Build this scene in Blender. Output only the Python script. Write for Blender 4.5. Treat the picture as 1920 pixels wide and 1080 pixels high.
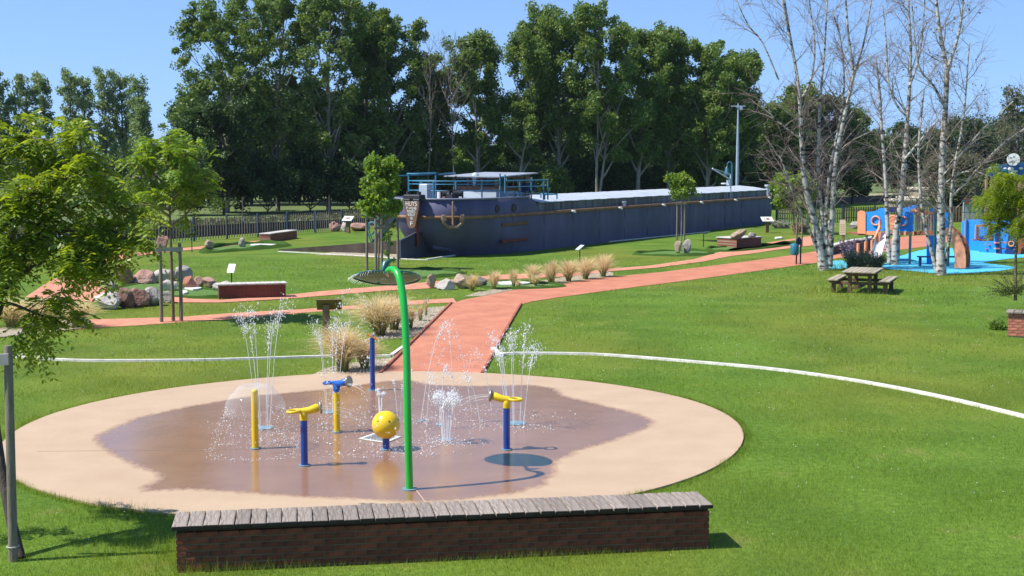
import bpy, bmesh, math, random
import numpy as np
from mathutils import Vector, Matrix, Euler

for _o in list(bpy.data.objects): bpy.data.objects.remove(_o)
SC = bpy.context.scene
COL = SC.collection
PI = math.pi
R = math.radians

# ------------------------------------------------------------------ camera
FPX = 2547.0
CAMH = 4.5
PITCH = math.atan(240 / FPX)
_c = bpy.data.cameras.new('camera')
_c.sensor_width = 36.0
_c.lens = FPX / 1920 * 36.0
_c.clip_start = 0.1
_c.clip_end = 12000
CAM = bpy.data.objects.new('camera', _c)
COL.objects.link(CAM)
CAM.location = (0, 0, CAMH)
CAM.rotation_euler = (PI / 2 - PITCH, 0, 0)
SC.camera = CAM

# ------------------------------------------------------------------ sky and sun
SUN_AZ = R(193.0)          # direction towards the sun in the ground plane (from +X, anticlockwise)
SUN_EL = R(55.0)
W = bpy.data.worlds.new('World'); SC.world = W; W.use_nodes = True
_nt = W.node_tree
_bg = _nt.nodes['Background']
_sky = _nt.nodes.new('ShaderNodeTexSky'); _sky.sky_type = 'NISHITA'; _sky.sun_disc = False
_sky.sun_elevation = SUN_EL
_sky.sun_rotation = (PI / 2 - SUN_AZ) % (2 * PI)
_sky.air_density = 0.85; _sky.dust_density = 0.0; _sky.ozone_density = 6.0
_tc = _nt.nodes.new('ShaderNodeTexCoord')
_mp = _nt.nodes.new('ShaderNodeMapping')
_mp.inputs['Scale'].default_value = (1, 1, 0.9)
_mp.inputs['Location'].default_value = (0, 0, 0.12)
_nt.links.new(_tc.outputs['Generated'], _mp.inputs['Vector'])
_nt.links.new(_mp.outputs['Vector'], _sky.inputs['Vector'])
_nt.links.new(_sky.outputs[0], _bg.inputs[0])
_bg.inputs[1].default_value = 0.135
_l = bpy.data.lights.new('sun', 'SUN'); _l.energy = 4.6; _l.angle = R(0.53); _l.color = (1.0, 0.955, 0.88)
SUN = bpy.data.objects.new('sun', _l); COL.objects.link(SUN)
_sd = Vector((math.cos(SUN_AZ) * math.cos(SUN_EL), math.sin(SUN_AZ) * math.cos(SUN_EL), math.sin(SUN_EL)))
SUN.rotation_euler = _sd.to_track_quat('Z', 'Y').to_euler()
SUN.location = (-20, -5, 40)
SC.view_settings.view_transform = 'Standard'
SC.view_settings.look = 'None'
SC.view_settings.exposure = 0.62
SC.view_settings.gamma = 1.0
SC.view_settings.use_curve_mapping = False
SC.render.engine = 'CYCLES'
SC.cycles.max_bounces = 7
SC.cycles.diffuse_bounces = 3
SC.cycles.glossy_bounces = 3
SC.cycles.transmission_bounces = 5
SC.cycles.transparent_max_bounces = 24
SC.cycles.use_denoising = True
SC.cycles.caustics_reflective = False
SC.cycles.caustics_refractive = False

# ------------------------------------------------------------------ picture point -> place
_cp, _sp = math.cos(PITCH), math.sin(PITCH)
def ray(px, py):
    x = (px - 960) / FPX; y = -(py - 540) / FPX
    return Vector((x, _cp + y * _sp, -_sp + y * _cp))
def G(px, py, z=0.0):
    d = ray(px, py); t = (z - CAMH) / d.z
    return Vector((d.x * t, d.y * t, z))
def AT(px, py, Y):
    d = ray(px, py); t = Y / d.y
    return Vector((d.x * t, Y, CAMH + d.z * t))
def GP(pts, z=0.0): return [G(p[0], p[1], z) for p in pts]

# ------------------------------------------------------------------ materials
def mat(name, base, rough=0.6, var=0.0, scale=6.0, col2=None, bump=0.0, bscale=None, metal=0.0, spec=0.5,
        stretch=(1, 1, 1), detail=5.0, obj_random=0.0, trans=0.0, coat=0.0):
    m = bpy.data.materials.new(name); m.use_nodes = True
    nt = m.node_tree; b = nt.nodes['Principled BSDF']
    b.inputs['Roughness'].default_value = rough
    b.inputs['Metallic'].default_value = metal
    b.inputs['Specular IOR Level'].default_value = spec
    b.inputs['Coat Weight'].default_value = coat
    c = (*base, 1)
    b.inputs['Base Color'].default_value = c
    tc = nt.nodes.new('ShaderNodeTexCoord'); mp = nt.nodes.new('ShaderNodeMapping')
    mp.inputs['Scale'].default_value = stretch
    nt.links.new(tc.outputs['Object'], mp.inputs['Vector'])
    last = None
    if var > 0 or col2:
        n = nt.nodes.new('ShaderNodeTexNoise'); n.inputs['Scale'].default_value = scale; n.inputs['Detail'].default_value = detail
        nt.links.new(mp.outputs['Vector'], n.inputs['Vector'])
        r = nt.nodes.new('ShaderNodeValToRGB')
        r.color_ramp.elements[0].position = 0.32; r.color_ramp.elements[1].position = 0.68
        if col2: a, d = base, col2
        else: a, d = [x * (1 - var) for x in base], [min(x * (1 + var), 1) for x in base]
        r.color_ramp.elements[0].color = (*a, 1); r.color_ramp.elements[1].color = (*d, 1)
        nt.links.new(n.outputs['Fac'], r.inputs['Fac'])
        last = r.outputs['Color']
    if obj_random > 0:
        oi = nt.nodes.new('ShaderNodeObjectInfo')
        hs = nt.nodes.new('ShaderNodeHueSaturation')
        mr = nt.nodes.new('ShaderNodeMapRange'); mr.inputs['To Min'].default_value = 1 - obj_random; mr.inputs['To Max'].default_value = 1 + obj_random
        nt.links.new(oi.outputs['Random'], mr.inputs['Value']); nt.links.new(mr.outputs['Result'], hs.inputs['Value'])
        if last: nt.links.new(last, hs.inputs['Color'])
        else: hs.inputs['Color'].default_value = c
        last = hs.outputs['Color']
    if last: nt.links.new(last, b.inputs['Base Color'])
    if bump > 0:
        n2 = nt.nodes.new('ShaderNodeTexNoise'); n2.inputs['Scale'].default_value = bscale or scale * 3; n2.inputs['Detail'].default_value = 6
        nt.links.new(mp.outputs['Vector'], n2.inputs['Vector'])
        bp = nt.nodes.new('ShaderNodeBump'); bp.inputs['Strength'].default_value = bump; bp.inputs['Distance'].default_value = 0.05
        nt.links.new(n2.outputs['Fac'], bp.inputs['Height']); nt.links.new(bp.outputs['Normal'], b.inputs['Normal'])
    m['_last'] = 1
    return m

def leaf_mat(name, c1, c2, rough=0.42, trans=0.35, tcol=None, spec=0.5):
    m = bpy.data.materials.new(name); m.use_nodes = True
    nt = m.node_tree; b = nt.nodes['Principled BSDF']; out = nt.nodes['Material Output']
    g = nt.nodes.new('ShaderNodeNewGeometry')
    r = nt.nodes.new('ShaderNodeValToRGB')
    r.color_ramp.elements[0].color = (*c1, 1); r.color_ramp.elements[1].color = (*c2, 1)
    nt.links.new(g.outputs['Random Per Island'], r.inputs['Fac'])
    nt.links.new(r.outputs['Color'], b.inputs['Base Color'])
    b.inputs['Roughness'].default_value = rough; b.inputs['Specular IOR Level'].default_value = spec
    t = nt.nodes.new('ShaderNodeBsdfTranslucent')
    hs = nt.nodes.new('ShaderNodeHueSaturation'); hs.inputs['Hue'].default_value = 0.47; hs.inputs['Value'].default_value = 1.5; hs.inputs['Saturation'].default_value = 1.1
    nt.links.new(r.outputs['Color'], hs.inputs['Color']); nt.links.new(hs.outputs['Color'], t.inputs['Color'])
    mx = nt.nodes.new('ShaderNodeMixShader'); mx.inputs[0].default_value = trans
    nt.links.new(b.outputs[0], mx.inputs[1]); nt.links.new(t.outputs[0], mx.inputs[2])
    nt.links.new(mx.outputs[0], out.inputs['Surface'])
    return m

def blend_attr_mat(name, c1, c2, attr, rough=0.7, trans=0.25):
    """colour runs from c1 (root of the blade) to c2 (tip)"""
    m = bpy.data.materials.new(name); m.use_nodes = True
    nt = m.node_tree; b = nt.nodes['Principled BSDF']; out = nt.nodes['Material Output']
    a = nt.nodes.new('ShaderNodeAttribute'); a.attribute_name = attr
    r = nt.nodes.new('ShaderNodeValToRGB'); r.color_ramp.elements[0].color = (*c1, 1); r.color_ramp.elements[1].color = (*c2, 1)
    r.color_ramp.elements[0].position = 0.05; r.color_ramp.elements[1].position = 0.7
    g = nt.nodes.new('ShaderNodeNewGeometry')
    mr = nt.nodes.new('ShaderNodeMapRange'); mr.inputs['To Min'].default_value = 0.7; mr.inputs['To Max'].default_value = 1.3
    nt.links.new(g.outputs['Random Per Island'], mr.inputs['Value'])
    hs = nt.nodes.new('ShaderNodeHueSaturation')
    nt.links.new(a.outputs['Fac'], r.inputs['Fac']); nt.links.new(r.outputs['Color'], hs.inputs['Color']); nt.links.new(mr.outputs['Result'], hs.inputs['Value'])
    nt.links.new(hs.outputs['Color'], b.inputs['Base Color']); b.inputs['Roughness'].default_value = rough
    b.inputs['Specular IOR Level'].default_value = 0.3
    t = nt.nodes.new('ShaderNodeBsdfTranslucent'); nt.links.new(hs.outputs['Color'], t.inputs['Color'])
    mx = nt.nodes.new('ShaderNodeMixShader'); mx.inputs[0].default_value = trans
    nt.links.new(b.outputs[0], mx.inputs[1]); nt.links.new(t.outputs[0], mx.inputs[2]); nt.links.new(mx.outputs[0], out.inputs['Surface'])
    return m

# ------------------------------------------------------------------ mesh building
class MB:
    def __init__(s): s.v = []; s.f = []; s.sm = []
    def add(s, vs, fs, smooth=False):
        o = len(s.v); s.v += [tuple(v) for v in vs]; s.f += [tuple(i + o for i in f) for f in fs]; s.sm += [smooth] * len(fs)
        return s
    def box(s, c, d, rot=None, bev=0.0):
        x, y, z = d[0] / 2, d[1] / 2, d[2] / 2
        if bev > 0:
            b = min(bev, x * .45, y * .45, z * .45)
            vs = []
            for zz, ins in ((-z, b), (-z + b, 0), (z - b, 0), (z, b)):
                for sx, sy in ((-1, -1), (1, -1), (1, 1), (-1, 1)): vs.append(Vector((sx * (x - ins), sy * (y - ins), zz)))
            fs = [(3, 2, 1, 0), (12, 13, 14, 15)]
            for k in range(3):
                for i in range(4): fs.append((k * 4 + i, k * 4 + (i + 1) % 4, k * 4 + 4 + (i + 1) % 4, k * 4 + 4 + i))
        else:
            vs = [Vector((sx * x, sy * y, sz * z)) for sz in (-1, 1) for sx, sy in ((-1, -1), (1, -1), (1, 1), (-1, 1))]
            fs = [(3, 2, 1, 0), (4, 5, 6, 7), (0, 1, 5, 4), (1, 2, 6, 5), (2, 3, 7, 6), (3, 0, 4, 7)]
        c = Vector(c)
        if rot is not None:
            m = rot.to_matrix() if isinstance(rot, Euler) else rot
            vs = [m @ v for v in vs]
        return s.add([v + c for v in vs], fs)
    def bar(s, a, b, w, h=None, n=4, bev=0):
        """square bar from a to b"""
        a, b = Vector(a), Vector(b); d = b - a
        q = d.to_track_quat('X', 'Z').to_matrix()
        return s.box((a + b) / 2, (d.length, w, h or w), q, bev)
    def tube(s, pts, r, n=8, caps=True, smooth=True):
        pts = [Vector(p) for p in pts]; K = len(pts)
        rs = r if isinstance(r, (list, tuple)) else [r] * K
        t0 = (pts[1] - pts[0]).normalized()
        up = Vector((0, 0, 1)) if abs(t0.z) < .9 else Vector((1, 0, 0))
        u = t0.cross(up).normalized(); vs = []; fs = []
        for k in range(K):
            t = (pts[min(k + 1, K - 1)] - pts[max(k - 1, 0)]).normalized()
            u = (u - t * u.dot(t)).normalized(); w = t.cross(u)
            for i in range(n):
                a = 2 * PI * i / n; vs.append(pts[k] + (u * math.cos(a) + w * math.sin(a)) * rs[k])
        for k in range(K - 1):
            for i in range(n):
                fs.append((k * n + i, k * n + (i + 1) % n, (k + 1) * n + (i + 1) % n, (k + 1) * n + i))
        s.add(vs, fs, smooth)
        if caps:
            s.add(vs[:n], [tuple(range(n))[::-1]]); s.add(vs[-n:], [tuple(range(n))])
        return s
    def cyl(s, a, b, r0, r1=None, n=14, smooth=True): return s.tube([a, b], [r0, r0 if r1 is None else r1], n, True, smooth)
    def lathe(s, prof, n=20, c=(0, 0, 0), smooth=True, rot=None):
        vs = []; fs = []; c = Vector(c)
        for (r, z) in prof:
            for i in range(n):
                a = 2 * PI * i / n; v = Vector((r * math.cos(a), r * math.sin(a), z))
                if rot is not None: v = rot @ v
                vs.append(v + c)
        for k in range(len(prof) - 1):
            for i in range(n): fs.append((k * n + i, k * n + (i + 1) % n, (k + 1) * n + (i + 1) % n, (k + 1) * n + i))
        s.add(vs, fs, smooth)
        s.add(vs[:n], [tuple(range(n))[::-1]]); s.add(vs[-n:], [tuple(range(n))])
        return s
    def torus(s, c, Rm, r, n=24, k=8, rot=None):
        vs = []; fs = []; c = Vector(c)
        for i in range(n):
            a = 2 * PI * i / n
            for j in range(k):
                b = 2 * PI * j / k
                v = Vector(((Rm + r * math.cos(b)) * math.cos(a), (Rm + r * math.cos(b)) * math.sin(a), r * math.sin(b)))
                if rot is not None: v = rot @ v
                vs.append(v + c)
        for i in range(n):
            for j in range(k): fs.append((i * k + j, ((i + 1) % n) * k + j, ((i + 1) % n) * k + (j + 1) % k, i * k + (j + 1) % k))
        return s.add(vs, fs, True)
    def sphere(s, c, r, n=20, m=12, sc=(1, 1, 1)):
        vs = []; fs = []; c = Vector(c)
        for j in range(1, m):
            t = PI * j / m
            for i in range(n):
                a = 2 * PI * i / n; vs.append(c + Vector((r * sc[0] * math.sin(t) * math.cos(a), r * sc[1] * math.sin(t) * math.sin(a), r * sc[2] * math.cos(t))))
        for j in range(m - 2):
            for i in range(n): fs.append((j * n + i, (j + 1) * n + i, (j + 1) * n + (i + 1) % n, j * n + (i + 1) % n))
        top = len(vs); vs.append(c + Vector((0, 0, r * sc[2]))); vs.append(c - Vector((0, 0, r * sc[2])))
        for i in range(n):
            fs.append((top, i, (i + 1) % n)); fs.append((top + 1, (m - 2) * n + (i + 1) % n, (m - 2) * n + i))
        return s.add(vs, fs, True)
    def prism(s, poly, h, origin=(0, 0, 0), ux=(1, 0, 0), uy=(0, 1, 0), uz=(0, 0, 1), center=True):
        """2-D outline in the plane (ux, uy), thickness h along uz"""
        o = Vector(origin); ux, uy, uz = Vector(ux), Vector(uy), Vector(uz); n = len(poly)
        lo = -h / 2 if center else 0.0
        vs = [o + ux * p[0] + uy * p[1] + uz * lo for p in poly] + [o + ux * p[0] + uy * p[1] + uz * (lo + h) for p in poly]
        fs = [tuple(range(n))[::-1], tuple(range(n, 2 * n))] + [(i, (i + 1) % n, n + (i + 1) % n, n + i) for i in range(n)]
        return s.add(vs, fs)
    def mesh(s, name, m):
        me = bpy.data.meshes.new(name); me.from_pydata(s.v, [], s.f)
        if m: me.materials.append(m)
        if s.sm: me.polygons.foreach_set('use_smooth', s.sm)
        bm = bmesh.new(); bm.from_mesh(me)
        big = [f for f in bm.faces if len(f.verts) > 4]
        if big: bmesh.ops.triangulate(bm, faces=big)
        bmesh.ops.recalc_face_normals(bm, faces=bm.faces[:])
        bm.to_mesh(me); bm.free()
        return me

def np_mesh(name, V, F, m=None, smooth=False):
    V = np.asarray(V, np.float32); F = np.asarray(F, np.int32); k = F.shape[1]
    me = bpy.data.meshes.new(name)
    me.vertices.add(len(V)); me.vertices.foreach_set('co', V.ravel())
    me.loops.add(F.size); me.loops.foreach_set('vertex_index', F.ravel())
    me.polygons.add(len(F)); me.polygons.foreach_set('loop_start', np.arange(0, F.size, k, dtype=np.int32))
    me.polygons.foreach_set('use_smooth', np.full(len(F), smooth))
    if m: me.materials.append(m)
    me.update(calc_edges=True); me.validate()
    return me

def link(name, me, parent=None):
    o = bpy.data.objects.new(name, me); COL.objects.link(o)
    if parent is not None: o.parent = parent
    return o
def tag(o, label=None, cat=None, group=None, kind=None):
    if label: o['label'] = label
    if cat: o['category'] = cat
    if group: o['group'] = group
    if kind: o['kind'] = kind
    return o
def thing(name, label, cat, loc=(0, 0, 0), rz=0.0, group=None):
    o = bpy.data.objects.new(name, None); COL.objects.link(o); o.empty_display_size = 0.2
    o.location = loc; o.rotation_euler = (0, 0, rz)
    return tag(o, label, cat, group)
def part(name, mb, m, parent=None, label=None):
    if isinstance(m, bpy.types.Object): m, parent = None, m
    o = link(name, mb.mesh(name, m) if isinstance(mb, MB) else mb, parent)
    if label: o['label'] = label
    return o
def solo(name, mb, m, label, cat, group=None, loc=(0, 0, 0), rz=0.0, kind=None):
    o = link(name, mb.mesh(name, m) if isinstance(mb, MB) else mb)
    o.location = loc; o.rotation_euler = (0, 0, rz)
    return tag(o, label, cat, group, kind)
def struct(name, mb, m, kind='structure'):
    o = link(name, mb.mesh(name, m) if isinstance(mb, MB) else mb); o['kind'] = kind
    return o
def copy_tree(o, parent=None):
    c = o.copy(); COL.objects.link(c)
    if parent is not None: c.parent = parent
    for ch in list(o.children): copy_tree(ch, c)
    return c
def flat(pts):
    mb = MB(); mb.add(pts, [tuple(range(len(pts)))]); return mb
def smooth_poly(pts, n=6, closed=False):
    """Catmull-Rom through points"""
    P = [Vector(p) for p in pts]; out = []; L = len(P)
    for i in range(L if closed else L - 1):
        g = lambda k: P[k % L] if closed else P[min(max(k, 0), L - 1)]
        p0, p1, p2, p3 = g(i - 1), g(i), g(i + 1), g(i + 2)
        for j in range(n):
            t = j / n
            out.append(0.5 * ((2 * p1) + (p2 - p0) * t + (2 * p0 - 5 * p1 + 4 * p2 - p3) * t * t + (3 * p1 - p0 - 3 * p2 + p3) * t ** 3))
    if not closed: out.append(P[-1].copy())
    return out
def pip(poly, P):
    """which of the points P (N,2) lie in the polygon"""
    poly = np.array([(p[0], p[1]) for p in poly]); x, y = P[:, 0], P[:, 1]; ins = np.zeros(len(P), bool); j = len(poly) - 1
    for i in range(len(poly)):
        xi, yi = poly[i]; xj, yj = poly[j]
        c = ((yi > y) != (yj > y)) & (x < (xj - xi) * (y - yi) / (yj - yi + 1e-12) + xi)
        ins ^= c; j = i
    return ins
def poly_dist(poly, P):
    poly = np.array([(p[0], p[1]) for p in poly]); d = np.full(len(P), 1e9)
    for i in range(len(poly)):
        a = poly[i]; b = poly[(i + 1) % len(poly)]; ab = b - a
        t = np.clip(((P - a) @ ab) / (ab @ ab + 1e-12), 0, 1); q = a + t[:, None] * ab
        d = np.minimum(d, np.hypot(*(P - q).T))
    return d

def tubes_np(P, Rr, n=4):
    """P (T,K,3) centre lines, Rr (T,K) radii"""
    P = np.asarray(P, float); Rr = np.asarray(Rr, float); T, K, _ = P.shape
    tan = np.empty_like(P); tan[:, 1:-1] = P[:, 2:] - P[:, :-2]; tan[:, 0] = P[:, 1] - P[:, 0]; tan[:, -1] = P[:, -1] - P[:, -2]
    tan /= np.linalg.norm(tan, axis=2, keepdims=True) + 1e-9
    ref = np.where(np.abs(tan[:, :1, 2:3]) < .9, np.array([0, 0, 1.]), np.array([1., 0, 0])); ref = np.broadcast_to(ref, tan.shape)
    u = np.cross(tan, ref); u /= np.linalg.norm(u, axis=2, keepdims=True) + 1e-9; w = np.cross(tan, u)
    a = np.arange(n) * 2 * PI / n
    V = P[:, :, None, :] + Rr[:, :, None, None] * (np.cos(a)[None, None, :, None] * u[:, :, None, :] + np.sin(a)[None, None, :, None] * w[:, :, None, :])
    idx = np.arange(T * K * n).reshape(T, K, n)
    A = idx[:, :-1, :]; B = np.roll(A, -1, 2); D = idx[:, 1:, :]; C_ = np.roll(D, -1, 2)
    F = np.stack([A, B, C_, D], -1).reshape(-1, 4)
    return V.reshape(-1, 3), F
def unit(v): return v / (np.linalg.norm(v, axis=-1, keepdims=True) + 1e-9)
def leaves_np(C, L, Wd, rng, up=0.35, outward=None):
    N = len(C); n = rng.normal(size=(N, 3)); n[:, 2] += up
    if outward is not None: n += outward
    n = unit(n); t = unit(np.cross(n, rng.normal(size=(N, 3)))); b = np.cross(n, t)
    s = rng.uniform(.7, 1.3, (N, 1)); L = L * s; Wd = Wd * s
    V = np.stack([C + t * L, C + b * Wd + t * L * .15, C - t * L, C - b * Wd + t * L * .15], 1).reshape(-1, 3)
    return V, np.arange(N * 4).reshape(N, 4)
def drops_np(C, r, rng, stretch=1.0):
    """tiny octahedral drops"""
    N = len(C); r = np.broadcast_to(np.asarray(r, float), (N,))[:, None, None]
    O = np.array([(1, 0, 0), (-1, 0, 0), (0, 1, 0), (0, -1, 0), (0, 0, stretch), (0, 0, -stretch)], float)
    V = (C[:, None, :] + O[None] * r).reshape(-1, 3)
    f = np.array([(0, 2, 4), (2, 1, 4), (1, 3, 4), (3, 0, 4), (2, 0, 5), (1, 2, 5), (3, 1, 5), (0, 3, 5)])
    F = (np.arange(N)[:, None, None] * 6 + f[None]).reshape(-1, 3)
    return V, F
def join_np(lst):
    Vs = []; Fs = []; o = 0
    for V, F in lst: Vs.append(V); Fs.append(F + o); o += len(V)
    return np.concatenate(Vs), np.concatenate(Fs)

# ================================================================== GROUND
def lawn_material():
    m = bpy.data.materials.new('lawn_turf'); m.use_nodes = True
    nt = m.node_tree; b = nt.nodes['Principled BSDF']; N = nt.nodes.new; Lk = nt.links.new
    tc = N('ShaderNodeTexCoord')
    def noise(scale, detail, stretch=(1, 1, 1)):
        mp = N('ShaderNodeMapping'); mp.inputs['Scale'].default_value = stretch
        n = N('ShaderNodeTexNoise'); n.inputs['Scale'].default_value = scale; n.inputs['Detail'].default_value = detail
        Lk(tc.outputs['Object'], mp.inputs['Vector']); Lk(mp.outputs['Vector'], n.inputs['Vector']); return n
    def ramp(n, p0, p1, c0, c1):
        r = N('ShaderNodeValToRGB'); r.color_ramp.elements[0].position = p0; r.color_ramp.elements[1].position = p1
        r.color_ramp.elements[0].color = (*c0, 1); r.color_ramp.elements[1].color = (*c1, 1); Lk(n.outputs['Fac'], r.inputs['Fac']); return r
    fine = ramp(noise(9, 8), .3, .72, (.075, .145, .014), (.145, .235, .030))
    dry = ramp(noise(.16, 5, (1, .55, 1)), .44, .64, (0, 0, 0), (1, 1, 1))
    mx = N('ShaderNodeMixRGB'); mx.inputs['Color2'].default_value = (.175, .185, .026, 1)
    sc_ = N('ShaderNodeMath'); sc_.operation = 'MULTIPLY'; sc_.inputs[1].default_value = .68
    Lk(dry.outputs['Color'], sc_.inputs[0]); Lk(sc_.outputs[0], mx.inputs['Fac']); Lk(fine.outputs['Color'], mx.inputs['Color1'])
    patch = ramp(noise(.9, 6), .62, .76, (0, 0, 0), (1, 1, 1))
    mx2 = N('ShaderNodeMixRGB'); mx2.inputs['Color2'].default_value = (.22, .185, .065, 1)
    s2 = N('ShaderNodeMath'); s2.operation = 'MULTIPLY'; s2.inputs[1].default_value = .62
    Lk(patch.outputs['Color'], s2.inputs[0]); Lk(s2.outputs[0], mx2.inputs['Fac']); Lk(mx.outputs[0], mx2.inputs['Color1'])
    dk = ramp(noise(.45, 4), .35, .6, (.72, .8, .7), (1.05, 1.05, 1.0))
    ml = N('ShaderNodeMixRGB'); ml.blend_type = 'MULTIPLY'; ml.inputs['Fac'].default_value = 1
    Lk(mx2.outputs[0], ml.inputs['Color1']); Lk(dk.outputs['Color'], ml.inputs['Color2'])
    Lk(ml.outputs[0], b.inputs['Base Color'])
    b.inputs['Roughness'].default_value = .85; b.inputs['Specular IOR Level'].default_value = .15
    n = noise(28, 6); bp = N('ShaderNodeBump'); bp.inputs['Strength'].default_value = .9; bp.inputs['Distance'].default_value = .04
    Lk(n.outputs['Fac'], bp.inputs['Height']); Lk(bp.outputs['Normal'], b.inputs['Normal'])
    return m
M_LAWN = lawn_material()
M_FIELD = mat('far_field', (.10, .14, .03), .9, .3, .05)
M_BRICKPATH = None
def paver_material(name, c1, c2, cm, rot=0.0, bw=.2, bh=.1):
    m = bpy.data.materials.new(name); m.use_nodes = True
    nt = m.node_tree; b = nt.nodes['Principled BSDF']; N = nt.nodes.new; Lk = nt.links.new
    tc = N('ShaderNodeTexCoord'); mp = N('ShaderNodeMapping'); mp.inputs['Rotation'].default_value = (0, 0, rot)
    br = N('ShaderNodeTexBrick'); br.inputs['Scale'].default_value = 1; br.inputs['Brick Width'].default_value = bw; br.inputs['Row Height'].default_value = bh
    br.inputs['Mortar Size'].default_value = .008; br.inputs['Color1'].default_value = (*c1, 1); br.inputs['Color2'].default_value = (*c2, 1); br.inputs['Mortar'].default_value = (*cm, 1)
    Lk(tc.outputs['Object'], mp.inputs['Vector']); Lk(mp.outputs['Vector'], br.inputs['Vector'])
    n = N('ShaderNodeTexNoise'); n.inputs['Scale'].default_value = 1.1; n.inputs['Detail'].default_value = 6
    Lk(tc.outputs['Object'], n.inputs['Vector'])
    r = N('ShaderNodeValToRGB'); r.color_ramp.elements[0].position = .35; r.color_ramp.elements[1].position = .7
    r.color_ramp.elements[0].color = (.86, .84, .84, 1); r.color_ramp.elements[1].color = (1.08, 1.12, 1.12, 1)
    Lk(n.outputs['Fac'], r.inputs['Fac'])
    ml = N('ShaderNodeMixRGB'); ml.blend_type = 'MULTIPLY'; ml.inputs['Fac'].default_value = 1
    Lk(br.outputs['Color'], ml.inputs['Color1']); Lk(r.outputs['Color'], ml.inputs['Color2']); Lk(ml.outputs[0], b.inputs['Base Color'])
    bp = N('ShaderNodeBump'); bp.inputs['Strength'].default_value = .5; bp.inputs['Distance'].default_value = .01; bp.invert = True
    Lk(br.outputs['Fac'], bp.inputs['Height']); Lk(bp.outputs['Normal'], b.inputs['Normal'])
    b.inputs['Roughness'].default_value = .8; b.inputs['Specular IOR Level'].default_value = .25
    return m
M_PAVER = paver_material('red_pavers', (.56, .225, .135), (.50, .185, .108), (.40, .16, .10), R(16))
M_PATH2 = mat('red_path_surface', (.54, .235, .150), .85, .18, 3.0, bump=.2, bscale=60, spec=.2)

near_shore = [(-75, -30), (-25.4, 67), (-12, 90.5), (0, 108), (36.5, 141), (300, 330), (1200, 900)]
far_shore = [(-140, -30), (-53, 57), (-20.9, 95), (44.3, 171), (310, 430), (1200, 1150)]
struct('lawn', flat([(400, -120, 0), (1300, 300, 0)] + [(x, y, 0) for x, y in near_shore[::-1]] + [(-75, -120, 0)]), M_LAWN)
struct('far_bank', flat([(x, y, -.01) for x, y in far_shore[::-1]] + [(-600, -30, -.01), (-3500, 900, -.01), (-3500, 7000, -.01), (4500, 7000, -.01), (4500, 2500, -.01)]), M_FIELD)
M_WATER = mat('canal_water', (.035, .045, .02), .06, .3, .2, bump=.08, bscale=3, spec=.6)
struct('canal_water', flat([(x - 1.2, y - 1.2, -.75) for x, y in near_shore] + [(x - 3, y + 3, -.75) for x, y in far_shore[::-1]]), M_WATER)
M_QUAY = mat('dark_quay_stone', (.06, .052, .042), .9, .4, 1.2, bump=.4)
mb = MB()
for S, d in ((near_shore, 1), (far_shore, -1)):
    for a, b in zip(S[:-1], S[1:]):
        mb.add([(a[0], a[1], -1.3), (b[0], b[1], -1.3), (b[0], b[1], -.005), (a[0], a[1], -.005)], [(0, 1, 2, 3)])
struct('quay_wall', mb, M_QUAY)
# sunlit strip of towpath on the far bank
M_TOW = mat('towpath_grit', (.30, .27, .15), .9, .3, 1.0)
tow = [(-48, 62.5), (-20.9, 95), (44.3, 171), (120, 246)]
mb = MB()
for a, b in zip(tow[:-1], tow[1:]):
    mb.add([(a[0] - .6, a[1] + .6, .004), (b[0] - .6, b[1] + .6, .004), (b[0] - 4.2, b[1] + 4.2, .004), (a[0] - 4.2, a[1] + 4.2, .004)], [(0, 1, 2, 3)])
struct('towpath', mb, M_TOW)

# distant hills
rng = np.random.RandomState(3)
mb = MB(); xs = np.linspace(-3000, 3600, 90); prof = 40 + 26 * np.sin(xs / 520. + 1.0) + 14 * np.sin(xs / 190.) + rng.normal(size=90) * 2
prof += 22 * np.exp(-((xs - 1050) / 420.) ** 2)
vs = []; fs = []
for i, x in enumerate(xs):
    for k, (dy, hh) in enumerate(((-900, -.02), (-380, .55), (0, 1.0), (700, -.02))):
        vs.append((x, 3900 + dy, max(prof[i] * hh, -1)))
for i in range(89):
    for k in range(3): fs.append((i * 4 + k, (i + 1) * 4 + k, (i + 1) * 4 + k + 1, i * 4 + k + 1))
mb.add(vs, fs, True)
struct('hills', mb, mat('wooded_hill', (.045, .07, .03), .95, .35, .01))

# ------------------------------------------------------------------ paths
main_path = GP([(715, 702), (847, 569), (868, 562), (905, 555), (938, 548.5), (978, 541), (1037, 534), (1077, 528), (1117, 522), (1160, 517.5), (1240, 510), (1320, 500),
                (1400, 490), (1480, 479), (1530, 471), (1580, 463), (1640, 452), (1700, 443), (1760, 440), (1800, 446), (1760, 459), (1690, 468), (1640, 474), (1570, 484), (1535, 492), (1500, 497), (1420, 508), (1330, 520),
                (1240, 532), (1160, 542), (1057, 556), (998, 565), (975, 571), (945, 622), (902, 702)], .012)
struct('brick_path', flat(main_path), M_PAVER)
path_b = GP([(160, 599), (200, 598), (340, 594), (420, 588), (500, 583), (560, 580), (640, 574), (720, 568), (780, 563), (850, 559), (856, 567), (800, 569), (720, 575), (640, 581), (560, 587), (500, 593), (420, 599), (340, 604), (260, 610), (200, 613), (162, 616), (60, 625), (-60, 640), (-60, 622), (60, 610)], .008)
struct('narrow_path', flat(path_b), M_PATH2)
path_c = GP([(536, 553), (600, 546), (660, 541), (720, 536), (800, 529), (860, 523), (933, 515), (990, 513), (1080, 511), (1150, 503), (1217, 498), (1300, 486), (1350, 472), (1385, 462), (1420, 458), (1470, 450), (1530, 441), (1560, 441),
             (1555, 456), (1500, 463), (1450, 469), (1420, 474), (1370, 480), (1320, 490), (1230, 502), (1150, 508), (1080, 517), (990, 522), (933, 524), (860, 532), (800, 541), (720, 545), (660, 550), (600, 555), (536, 560)], .016)
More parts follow.
